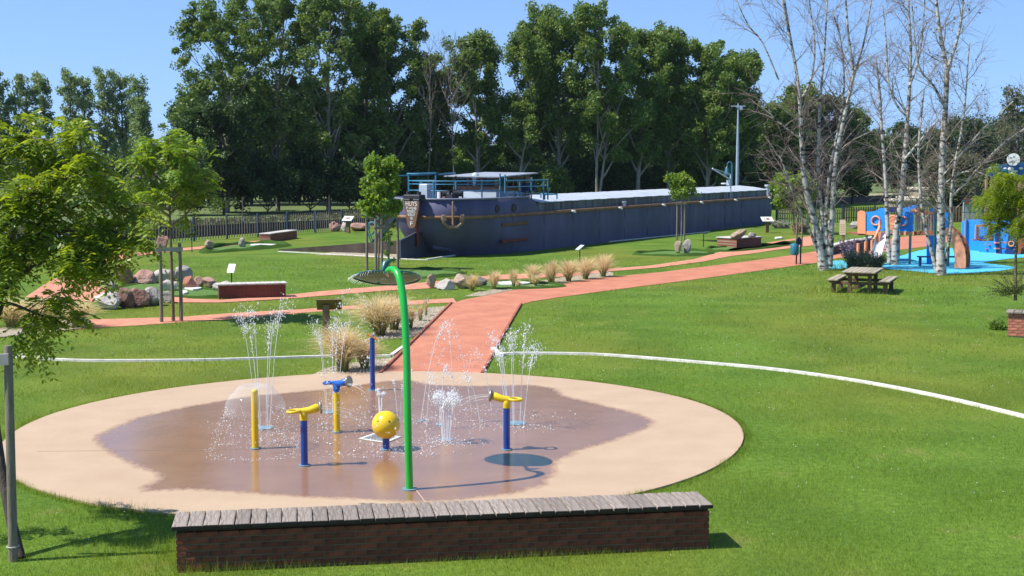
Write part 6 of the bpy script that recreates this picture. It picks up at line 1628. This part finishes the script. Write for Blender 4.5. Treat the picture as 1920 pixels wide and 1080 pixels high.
# crown parts left of the frame
for j in range(18):
    a = r.uniform(0, 2 * PI); p = stems[0][-1] + np.array([r.uniform(-1.4, .3), r.uniform(-.5, .4), r.uniform(-.4, 1.3)]); subs.append(limb_pts(p, unit(np.array([math.cos(a), math.sin(a), .4])), r.uniform(.4, .8), -.2, r, 6, .1))
ntree = thing('ash_leaved_tree', 'leafy tree with feather-shaped leaves at the left picture edge', 'tree', nb)
V, F = tubes_np(np.stack(stems), np.stack(rad), 9); part('trunk', np_mesh('trunk', V, F, M_BARKD, True), ntree)
V, F = tubes_np(np.stack(subs), np.tile(np.linspace(.008, .003, 6), (len(subs), 1)), 4); part('twigs', np_mesh('twigs', V, F, M_BARKY, True), ntree)['kind'] = 'stuff'
A = []; Dd = []
allt = tw + subs
wgt = np.array([len(tw) * 0 + 2.0] * len(tw) + [1.0] * len(subs)); wgt /= wgt.sum()
for i in r.choice(len(allt), 1900, p=wgt):
    t = allt[i]; q = r.uniform(.3, 1.0) * 5; k = min(int(q), 4); A.append(t[k] + (t[k + 1] - t[k]) * (q - k)); Dd.append(unit(r.normal(size=3) * np.array([1, 1, .45]) + unit(t[k + 1] - t[k]) * .6))
V, F = pinnate_np(np.array(A), np.array(Dd), .26 * r.uniform(.7, 1.3, len(A)), 6, .092, r, .55); part('crown', np_mesh('crown', V, F, LEAF_NEAR), ntree)

M_STAKE = mat('tree_stake_wood', (.21, .175, .13), .85, .25, 5, stretch=(7, 7, .8), bump=.3)
M_STAKE2 = mat('tree_stake_bar', (.37, .34, .31), .8, .15, 5)
M_TIE = mat('black_tie', (.02, .02, .02), .7)
def stakes(label, pxs, top, bar=None, r_=.04, group='wooden tree stakes', barm=None):
    o = G(*pxs[0]); rt = thing('tree_stake', label, 'tree stake', o, 0, group)
    T = []
    for i, (px, py) in enumerate(pxs):
        b = G(px, py) - o; tp = top[i] if isinstance(top, (list, tuple)) else top; h = (py - tp) * (b.y + o.y) / FPX; part('post', MB().tube([(b.x, b.y, 0), (b.x + .01, b.y, h * .6), (b.x, b.y, h)], [r_, r_ * .97, r_ * .93], 12), M_STAKE, rt); T.append((b, h))
    if bar:
        a, c = T[bar[0]], T[bar[1]]; z = min(a[1], c[1]) - bar[2]
        pa = a[0] + Vector((0, -.06, z)); pc = c[0] + Vector((0, -.06, z)); d = (pc - pa).normalized() * .1
        part('crossbar', MB().bar(pa - d, pc + d, .035, .11), barm or M_STAKE2, rt)
        part('tie', MB().tube([pa.lerp(pc, .55) + Vector((0, .0, -.02)), pa.lerp(pc, .75) + Vector((0, .15, -.06)), pa.lerp(pc, .9) + Vector((0, .12, -.12))], .012, 5), M_TIE, rt)
    return rt
# near stake with a crossbar leaving the frame
o = G(25, 1052); rt = thing('tree_stake', 'thick round stake with a crossbar at the left edge by the near tree', 'tree stake', o, 0, 'wooden tree stakes')
tp = AT(15, 648, o.y - .0) - o
part('post', MB().tube([(0, 0, -.05), tp * .5 + Vector((.0, 0, 0)), tp * .98, tp], [.052, .050, .048, .040], 14), M_STAKE, rt)
q = AT(14, 672, o.y) - o; part('crossbar', MB().bar(q + Vector((-.9, -.07, -.03)), q + Vector((.04, -.07, 0)), .04, .125), M_STAKE2, rt)
part('tie', MB().torus(AT(24, 1024, o.y) - o, .064, .004, 16, 5), M_SIGN, rt)
# young tree with two stakes
yb = G(325, 602)
leafy_tree('young_tree', 'young light green tree held between two stakes with a crossbar', yb, 801, 5.6, 1.6, .52, 17, .55, 5, 900, .36, 6, .14, M_BARKY, LEAF_LIME, .055, droop=.5)
stakes('pair of stakes with a grey crossbar holding the young tree', [(303, 604), (340, 602)], [456, 455], (0, 1, .16), .052)
# tree by the barge stern
make_tree('young_tree', 'rounded young tree among four stakes left of the barge stern', 'tree', G(709, 507), 802, M_BARKY, LEAF_LIME, .075, None, .7, H=4.9, Rc=.85, base=.42, limbs=22, steep=1.1, sub=5, clump=.26, per=40, trunkr=.05, profile=lambda h: 1.1 - 1.0 * abs(h - .52))
stakes('group of four tall stakes round the tree by the barge stern', [(688, 506), (705, 511), (716, 498), (746, 503)], [410, 410, 412, 410], (1, 3, .28), .055, barm=M_STAKE)
make_tree('sapling', 'thin sapling stem beside the four stakes with a few leaves', 'tree', G(729, 505), 803, M_BARKG, LEAF_LIME, .06, None, .6, H=3.2, Rc=.35, base=.1, limbs=14, steep=.8, sub=2, clump=.12, per=5, trunkr=.045)
# small tree on the round green
make_tree('sapling', 'small tree between two stakes behind the two standing stones', 'tree', G(1277, 452), 804, M_BARKG, LEAF_LIME, .085, None, .65, H=4.15, Rc=.8, base=.55, limbs=13, steep=1.0, sub=4, clump=.28, per=17, trunkr=.045)
stakes('pair of thin stakes behind the two standing stones', [(1269, 450), (1283, 450)], [378, 378], (0, 1, .1), .05, barm=M_STAKE)
# light green tree behind the bin
make_tree('young_tree', 'light green tree behind the litter bin by the barge bow', 'tree', G(1490, 440), 805, M_BARKY, LEAF_LIME, .10, None, .65, H=3.6, Rc=1.45, base=.35, limbs=16, steep=.7, sub=4, clump=.36, per=34, trunkr=.05)
stakes('pair of stakes behind the litter bin', [(1493, 462), (1503, 463)], [408, 410], None, .05)
# golden locust in the corner planter
pb = G(1915, 600); pb.z = .6; pb.y += .5
leafy_tree('golden_locust', 'golden green weeping tree in the planter at the right edge', pb, 806, 3.75, 1.3, .5, 18, .25, 6, 2600, .28, 8, .065, M_BARKY, LEAF_GOLD, .05, droop=.9, profile=lambda h: 1.0)
r = np.random.RandomState(31)
A = np.array([[.0, 0, .05]] * 60) + r.normal(size=(60, 3)) * np.array([.1, .1, .05]); Dd = r.normal(size=(60, 3)) * np.array([1, .8, .2]) + np.array([-.9, -.2, 1.0])
V, F = pinnate_np(A, Dd, .8 * r.uniform(.6, 1.3, 60), 9, .085, r, .25); solo('planter_shrub', np_mesh('planter_shrub', V, F, LEAF_OLIVE), None, 'bronze-green fern-leaved shoots in the planter at the right edge', 'shrub', loc=pb)
# lavender and silver shrubs
def shrub(label, px, py, w, h, seed, ml, n=2600, name='shrub', leaf=.06):
    r = np.random.RandomState(seed); b = G(px, py); s = b.y / FPX; Wm, Hm = w * s / 2, h * s; rt = thing(name, label, 'shrub', b)
    nst = 70; az = r.uniform(0, 2 * PI, nst); TLs = []; 
    for a in az: TLs.append(limb_pts((math.cos(a) * Wm * r.uniform(0, .5), math.sin(a) * Wm * r.uniform(0, .4), 0), unit(np.array([math.cos(a) * .5, math.sin(a) * .4, 1.2])), Hm * r.uniform(.6, 1.1), .05, r, 6, .05))
    V, F = tubes_np(np.stack(TLs), np.tile(np.linspace(.012, .004, 6), (nst, 1)), 3); part('stems', np_mesh('stems', V, F, M_BARKY), rt)
    i = r.randint(0, nst, n); q = r.uniform(.05, 1, n) * 5; k = np.minimum(q.astype(int), 4); T = np.stack(TLs); C = T[i, k] + (T[i, k + 1] - T[i, k]) * (q - k)[:, None] + r.normal(size=(n, 3)) * .05
    V, F = leaves_np(C, leaf, leaf * .35, r, .3); part('foliage', np_mesh('foliage', V, F, ml), rt); return rt
LEAF_SILVER = leaf_mat('silver_leaf', (.10, .13, .08), (.20, .22, .15), .6, .25)
LEAF_LAV = leaf_mat('lavender_flower', (.17, .14, .22), (.26, .22, .32), .7, .25)
shrub('silver-green shrub in front of the play ship slide', 1607, 505, 62, 36, 61, LEAF_SILVER, 3200)
shrub('greyish lavender bush behind the silver-green shrub', 1600, 486, 70, 40, 62, LEAF_LAV, 2200, 'lavender_bush', .05)
shrub('grey-green herbs at the foot of the second birch', 1640, 502, 40, 28, 63, LEAF_SILVER, 1500)
shrub('white-flowered herbs behind the info board at the barge bow', 1465, 428, 60, 14, 64, leaf_mat('white_herb', (.15, .2, .09), (.42, .42, .36), .6, .2), 1800, 'herb_bed', .07)
shrub('tan ornamental grasses behind the leaning birch', 1500, 436, 50, 18, 65, leaf_mat('tan_herb', (.26, .20, .09), (.36, .27, .14), .7, .2), 1400, 'herb_bed', .09)
shrub('low green herbs in front of the salmon planter', 1870, 618, 40, 12, 66, LEAF_MID, 900, 'weed_clump', .05)

# ---------------- birches
def birch_bark():
    m = bpy.data.materials.new('birch_bark'); m.use_nodes = True; nt = m.node_tree; b = nt.nodes['Principled BSDF']; N = nt.nodes.new; Lk = nt.links.new
    tc = N('ShaderNodeTexCoord'); mp = N('ShaderNodeMapping'); mp.inputs['Scale'].default_value = (2.2, 2.2, 4.5); Lk(tc.outputs['Object'], mp.inputs['Vector'])
    n = N('ShaderNodeTexNoise'); n.inputs['Scale'].default_value = 1.6; n.inputs['Detail'].default_value = 5; Lk(mp.outputs['Vector'], n.inputs['Vector'])
    r = N('ShaderNodeValToRGB'); e = r.color_ramp.elements; e[0].position = .38; e[0].color = (.03, .026, .022, 1); e[1].position = .49; e[1].color = (.46, .435, .39, 1); x = e.new(.8); x.color = (.60, .58, .54, 1)
    Lk(n.outputs['Fac'], r.inputs['Fac']); n2 = N('ShaderNodeTexNoise'); n2.inputs['Scale'].default_value = 2.2; Lk(tc.outputs['Object'], n2.inputs['Vector'])
    mr = N('ShaderNodeMapRange'); mr.inputs['From Min'].default_value = .55; mr.inputs['From Max'].default_value = .75; Lk(n2.outputs['Fac'], mr.inputs['Value'])
    mx = N('ShaderNodeMixRGB'); mx.inputs['Color2'].default_value = (.11, .09, .06, 1); Lk(mr.outputs[0], mx.inputs['Fac']); Lk(r.outputs['Color'], mx.inputs['Color1']); Lk(mx.outputs[0], b.inputs['Base Color']); b.inputs['Roughness'].default_value = .75; return m
M_BIRCH = birch_bark()
M_BRANCH = mat('birch_branch', (.30, .26, .22), .85, .35, 4)
M_TWIG = mat('birch_twig', (.23, .17, .155), .85, .3, 3)
LEAF_BIRCH = leaf_mat('sparse_birch_leaf', (.14, .15, .04), (.24, .17, .06), .5, .4)
def birch(label, base, stems_, seed, leafn, ntw=150):
    r = np.random.RandomState(seed); o = G(*base); rt = thing('birch_tree', label, 'tree', o, 0, 'bare white birches by the playground'); o3 = np.array(o)
    TL = []; TR = []
    for pts, w0, w1, dy in stems_:
        P = np.array([np.array(AT(a, b_, o.y + dy * i / len(pts))) - o3 for i, (a, b_) in enumerate(pts)]); P = resample(P, 12); sc = o.y / FPX
        TL.append(P); TR.append(np.linspace(w0, w1, 12) ** 1.0 * sc / 2)
        TR[-1] *= .82; TR[-1][0] *= 1.3 if w0 > 15 else 1.0
    V, F = tubes_np(np.stack(TL), np.stack(TR), 10); part('trunk', np_mesh('trunk', V, F, M_BIRCH, True), rt)
    B1 = []; R1 = []; B2 = []; R2 = []; tips = []
    for P, rr_ in zip(TL, TR):
        nb_ = max(5, int(np.linalg.norm(P[-1] - P[0]) * 2.6))
        for j in range(nb_):
            q = r.uniform(.22, 1.0) * 11; k = min(int(q), 10); p = P[k] + (P[k + 1] - P[k]) * (q - k); a = r.uniform(0, 2 * PI); t = unit(P[k + 1] - P[k])
            d = unit(np.array([math.cos(a), math.sin(a) * .8, 0]) * .8 + t * r.uniform(.5, 1.3)); L = r.uniform(.8, 2.7) * (1.15 - q / 22)
            Q = limb_pts(p, d, L, r.uniform(-.1, .35), r, 6, .11); B1.append(Q); R1.append(min(rr_[k] * .4, .026) * np.linspace(1, .25, 6))
            for m_ in range(15):
                q2 = r.uniform(.2, 1) * 5; k2 = min(int(q2), 4); p2 = Q[k2] + (Q[k2 + 1] - Q[k2]) * (q2 - k2); d2 = unit(unit(Q[-1] - Q[0]) + r.normal(size=3) * .75)
                Q2 = limb_pts(p2, d2, r.uniform(.3, 1.1), r.uniform(-.7, .2), r, 6, .13); B2.append(Q2); R2.append(np.linspace(.0062, .0032, 6)); tips.append(Q2)
    V, F = tubes_np(np.stack(B1), np.stack(R1), 5); part('branches', np_mesh('branches', V, F, M_BRANCH, True), rt)
    V, F = tubes_np(np.stack(B2), np.stack(R2), 3); part('twigs', np_mesh('twigs', V, F, M_TWIG, True), rt)['kind'] = 'stuff'
    if leafn:
        T = np.stack(tips); i = r.randint(0, len(T), leafn); k = r.randint(1, 6, leafn); C = T[i, k] + r.normal(size=(leafn, 3)) * .03; V, F = leaves_np(C, .05, .03, r, 0); part('leaves', np_mesh('leaves', V, F, LEAF_BIRCH), rt)
    return rt
birch('bare birch clump with many leaning white stems by the litter bin', (1541, 507), [
    ([(1544, 509), (1540, 480), (1533, 440), (1527, 415), (1516, 375), (1508, 340), (1503, 260), (1500, 190), (1494, 140), (1480, 60), (1466, -30)], 21, 4, .3),
    ([(1552, 500), (1545, 440), (1541, 400), (1535, 350), (1534, 300), (1536, 240), (1537, 190), (1545, 110), (1548, 60), (1552, -20)], 11, 3, .8),
    ([(1556, 500), (1559, 440), (1562, 380), (1563, 340), (1570, 280), (1584, 215), (1596, 160), (1600, 130), (1592, 80), (1584, -20)], 13, 4, -.4),
    ([(1554, 490), (1548, 420), (1552, 350), (1562, 290), (1576, 220), (1583, 160), (1578, 80), (1560, 20)], 9, 3, .5),
    ([(1531, 470), (1520, 435), (1503, 400), (1489, 370), (1478, 335), (1462, 292)], 7, 3, -.5),
    ([(1505, 262), (1480, 245), (1450, 220), (1437, 195), (1428, 186)], 5, 2, -.4),
    ([(1497, 150), (1485, 90), (1470, 20), (1462, -40)], 5, 2.5, .4), ([(1500, 190), (1520, 150), (1528, 90), (1520, 20), (1512, -40)], 6, 2.5, .2), ([(1596, 150), (1608, 120), (1622, 70), (1632, 10), (1640, -40)], 6, 2.5, -.4), ([(1460, 150), (1430, 80), (1405, 50), (1385, 10), (1372, -25)], 4, 2, .2)], 41, 60)
birch('middle bare birch with two thin white stems before the play ship', (1674, 497), [
    ([(1678, 498), (1678, 460), (1682, 420), (1689, 385), (1694, 330), (1697, 280), (1702, 220), (1706, 160), (1708, 90), (1704, 20), (1702, -40)], 17, 3.5, .3),
    ([(1668, 495), (1665, 450), (1663, 400), (1660, 330), (1655, 260), (1650, 200), (1648, 160), (1642, 110)], 11, 4, .9),
    ([(1695, 300), (1720, 270), (1745, 240), (1760, 225)], 6, 3, -.3), ([(1702, 220), (1680, 195), (1665, 150), (1662, 80), (1655, 10)], 6, 2.5, .2), ([(1706, 160), (1720, 120), (1730, 60), (1735, -20)], 5, 2.5, .2)], 42, 40)
birch('right-hand bare birch with a thick white trunk and spreading twigs', (1762, 516), [
    ([(1764, 516), (1763, 480), (1765, 440), (1764, 390), (1766, 330), (1768, 270), (1772, 215), (1775, 160), (1776, 130), (1764, 70), (1756, 10), (1754, -40)], 21, 5, .3),
    ([(1756, 512), (1746, 470), (1736, 430), (1728, 390), (1724, 340), (1722, 280), (1726, 230), (1732, 170)], 8, 4, .7),
    ([(1768, 510), (1778, 460), (1784, 420), (1783, 370), (1790, 310), (1802, 250), (1810, 190), (1813, 140), (1818, 80)], 8, 3, -.5),
    ([(1776, 130), (1790, 90), (1800, 50), (1806, 0), (1808, -40)], 8, 3, .2), ([(1772, 200), (1750, 160), (1725, 130), (1716, 80), (1710, 10)], 6, 2.5, -.5), ([(1768, 330), (1810, 280), (1850, 235), (1900, 190)], 5, 2, -.7), ([(1784, 370), (1830, 320), (1880, 270), (1930, 235)], 5, 2, -.6), ([(1765, 350), (1800, 325), (1830, 322), (1850, 330)], 5, 2, -.7)], 43, 500)

# ================================================================== GRASS BLADES
def grass():
    r = np.random.RandomState(12)
    holes = [wet and [(PADC[0] + PADR * 1.005 * math.cos(a), PADC[1] + PADR * 1.005 * math.sin(a)) for a in np.linspace(0, 2 * PI, 90)[:-1]], main_path, path_b, path_c, path_d, bedA1, bedA2, bedB, surf]
    b0 = bpy.data.objects['brick_bench']; bo = b0.location; ca, sa = math.cos(b0.rotation_euler.z), math.sin(b0.rotation_euler.z)
    def bench_poly(m=0): return [(bo.x + ca * x - sa * y, bo.y + sa * x + ca * y) for x, y in ((-m, -m), (6.13 + m, -m), (6.13 + m, .6 + m), (-m, .6 + m))]
    holes.append(bench_poly(.0))
    zones = [(13.6, 19.5, 950, .062, .0042), (19.5, 28, 420, .058, .006), (28, 42, 120, .065, .011), (42, 62, 40, .075, .018)]
    Vs = []; 
    for y0, y1, den, h, w in zones:
        half = lambda y: y * .395 + .5
        n = int(den * (y1 - y0) * (half(y0) + half(y1))); y = r.uniform(y0, y1, n * 2); x = r.uniform(-1, 1, n * 2) * half(y1)
        ok = np.abs(x) < half(y); x, y = x[ok], y[ok]; P = np.column_stack([x, y])
        keep = np.ones(len(P), bool)
        for hl in holes: keep &= ~pip(hl, P)
        P = P[keep]; m = len(P)
        # patchy height
        k = .75 + .35 * np.sin(P[:, 0] * 1.7 + 1.3 * np.sin(P[:, 1] * .9)) * np.sin(P[:, 1] * 1.3 + .6)
        hh = h * k * r.uniform(.45, 1.35, m)
        dpad = np.abs(np.hypot(P[:, 0] - PADC[0], P[:, 1] - PADC[1]) - PADR); hh *= np.where(dpad < .22, 1.9, 1)
        # longer grass by the near tree, bench, birches
        t0 = G(30, 1046); dtree = np.hypot(P[:, 0] - t0.x - 1.0, P[:, 1] - t0.y); hh *= 1 + 1.3 * np.exp(-(dtree / 1.6) ** 2)
        dben = poly_dist(bench_poly(), P); hh *= 1 + 1.1 * np.exp(-(dben / .18) ** 2)
        for q in ((1541, 508), (1674, 498), (1762, 517), (1620, 550)): g = G(*q); hh *= 1 + 1.6 * np.exp(-(np.hypot(P[:, 0] - g.x, (P[:, 1] - g.y)) / 2.2) ** 2)
        a = r.uniform(0, 2 * PI, m); lean = r.uniform(.1, .75, m) * hh; d = r.uniform(0, 2 * PI, m)
        ww = w * r.uniform(.6, 1.3, m)
        base = np.column_stack([P, np.zeros(m)]); sx = np.column_stack([np.cos(a) * ww, np.sin(a) * ww, np.zeros(m)]) / 2
        tip = base + np.column_stack([np.cos(d) * lean, np.sin(d) * lean, hh])
        Vs.append(np.stack([base - sx, base + sx, tip], 1))
    ne = 16000; ae = r.uniform(0, 2 * PI, ne); re_ = PADR + .06 * np.sin(2 * ae + .5) + .03 * np.sin(5 * ae) + r.uniform(.0, .13, ne); P = np.column_stack([PADC[0] + np.cos(ae) * re_, PADC[1] + np.sin(ae) * re_])
    kp = ~pip(main_path, P) & ~pip(bedA1, P); P = P[kp]; ae = ae[kp]; m = len(P); hh = r.uniform(.03, .10, m) * (.7 + .5 * np.sin(ae * 23) * np.sin(ae * 9)); a = r.uniform(0, 2 * PI, m); d = ae + PI + r.normal(size=m) * 1.1; lean = r.uniform(.1, .8, m) * hh; ww = .006 * r.uniform(.6, 1.3, m)
    base = np.column_stack([P, np.zeros(m)]); sx = np.column_stack([np.cos(a) * ww, np.sin(a) * ww, np.zeros(m)]) / 2
    Vs.append(np.stack([base - sx, base + sx, base + np.column_stack([np.cos(d) * lean, np.sin(d) * lean, hh])], 1))
    # scattered long stalks in front of the bench and along the pad edge
    V = np.concatenate(Vs).reshape(-1, 3); F = np.arange(len(V)).reshape(-1, 3)
    m = leaf_mat('grass_blade', (.105, .195, .014), (.245, .34, .042), .5, .42)
    nt = m.node_tree
    # same yellowing patches as the turf below
    tc = nt.nodes.new('ShaderNodeTexCoord'); mp = nt.nodes.new('ShaderNodeMapping'); mp.inputs['Scale'].default_value = (1, .55, 1)
    n = nt.nodes.new('ShaderNodeTexNoise'); n.inputs['Scale'].default_value = .16; n.inputs['Detail'].default_value = 5
    nt.links.new(tc.outputs['Object'], mp.inputs['Vector']); nt.links.new(mp.outputs['Vector'], n.inputs['Vector'])
    rr_ = nt.nodes.new('ShaderNodeMapRange'); rr_.inputs['From Min'].default_value = .46; rr_.inputs['From Max'].default_value = .66; rr_.inputs['To Max'].default_value = .6
    nt.links.new(n.outputs['Fac'], rr_.inputs['Value'])
    b = nt.nodes['Principled BSDF']; src = b.inputs['Base Color'].links[0].from_socket
    mx = nt.nodes.new('ShaderNodeMixRGB'); mx.inputs['Color2'].default_value = (.215, .228, .032, 1)
    nt.links.new(rr_.outputs[0], mx.inputs['Fac']); nt.links.new(src, mx.inputs['Color1']); nt.links.new(mx.outputs[0], b.inputs['Base Color'])
    tag(link('grass', np_mesh('grass', V, F, m)), kind='stuff')
grass()
rc = np.random.RandomState(4); cx_ = rc.uniform(-10, 17, 1300); cy_ = rc.uniform(15, 58, 1300); Pc = np.column_stack([cx_, cy_])
kp = np.ones(len(Pc), bool)
for hl in (main_path, path_b, path_c, path_d, bedA1, bedA2, bedB, surf): kp &= ~pip(hl, Pc)
kp &= np.hypot(cx_ - PADC[0], cy_ - PADC[1]) > PADR + .2; kp &= rc.uniform(size=len(Pc)) < (.35 + .65 * (np.sin(cx_ * .9) * np.sin(cy_ * .5 + 1) > .1))
Pc = Pc[kp]; V, F = drops_np(np.column_stack([Pc, np.full(len(Pc), .045)]), .006 + .00018 * Pc[:, 1], rc, .7)
tag(link('clover_flowers', np_mesh('clover_flowers', V, F, mat('clover_white', (.62, .62, .55), .8))), kind='stuff')

# ================================================================== AIR
hz = MB(); hz.box(((-3600 + 4600) / 2, 3450, 60), (8200, 7500, 124.6))
mh = bpy.data.materials.new('summer_air'); mh.use_nodes = True; _n = mh.node_tree
_n.nodes.remove(_n.nodes['Principled BSDF'])
_v = _n.nodes.new('ShaderNodeVolumePrincipled'); _v.inputs['Color'].default_value = (.72, .83, 1, 1); _v.inputs['Density'].default_value = .00009; _v.inputs['Anisotropy'].default_value = .2
_n.links.new(_v.outputs[0], _n.nodes['Material Output'].inputs['Volume'])
tag(link('haze', hz.mesh('haze', mh)), kind='stuff')
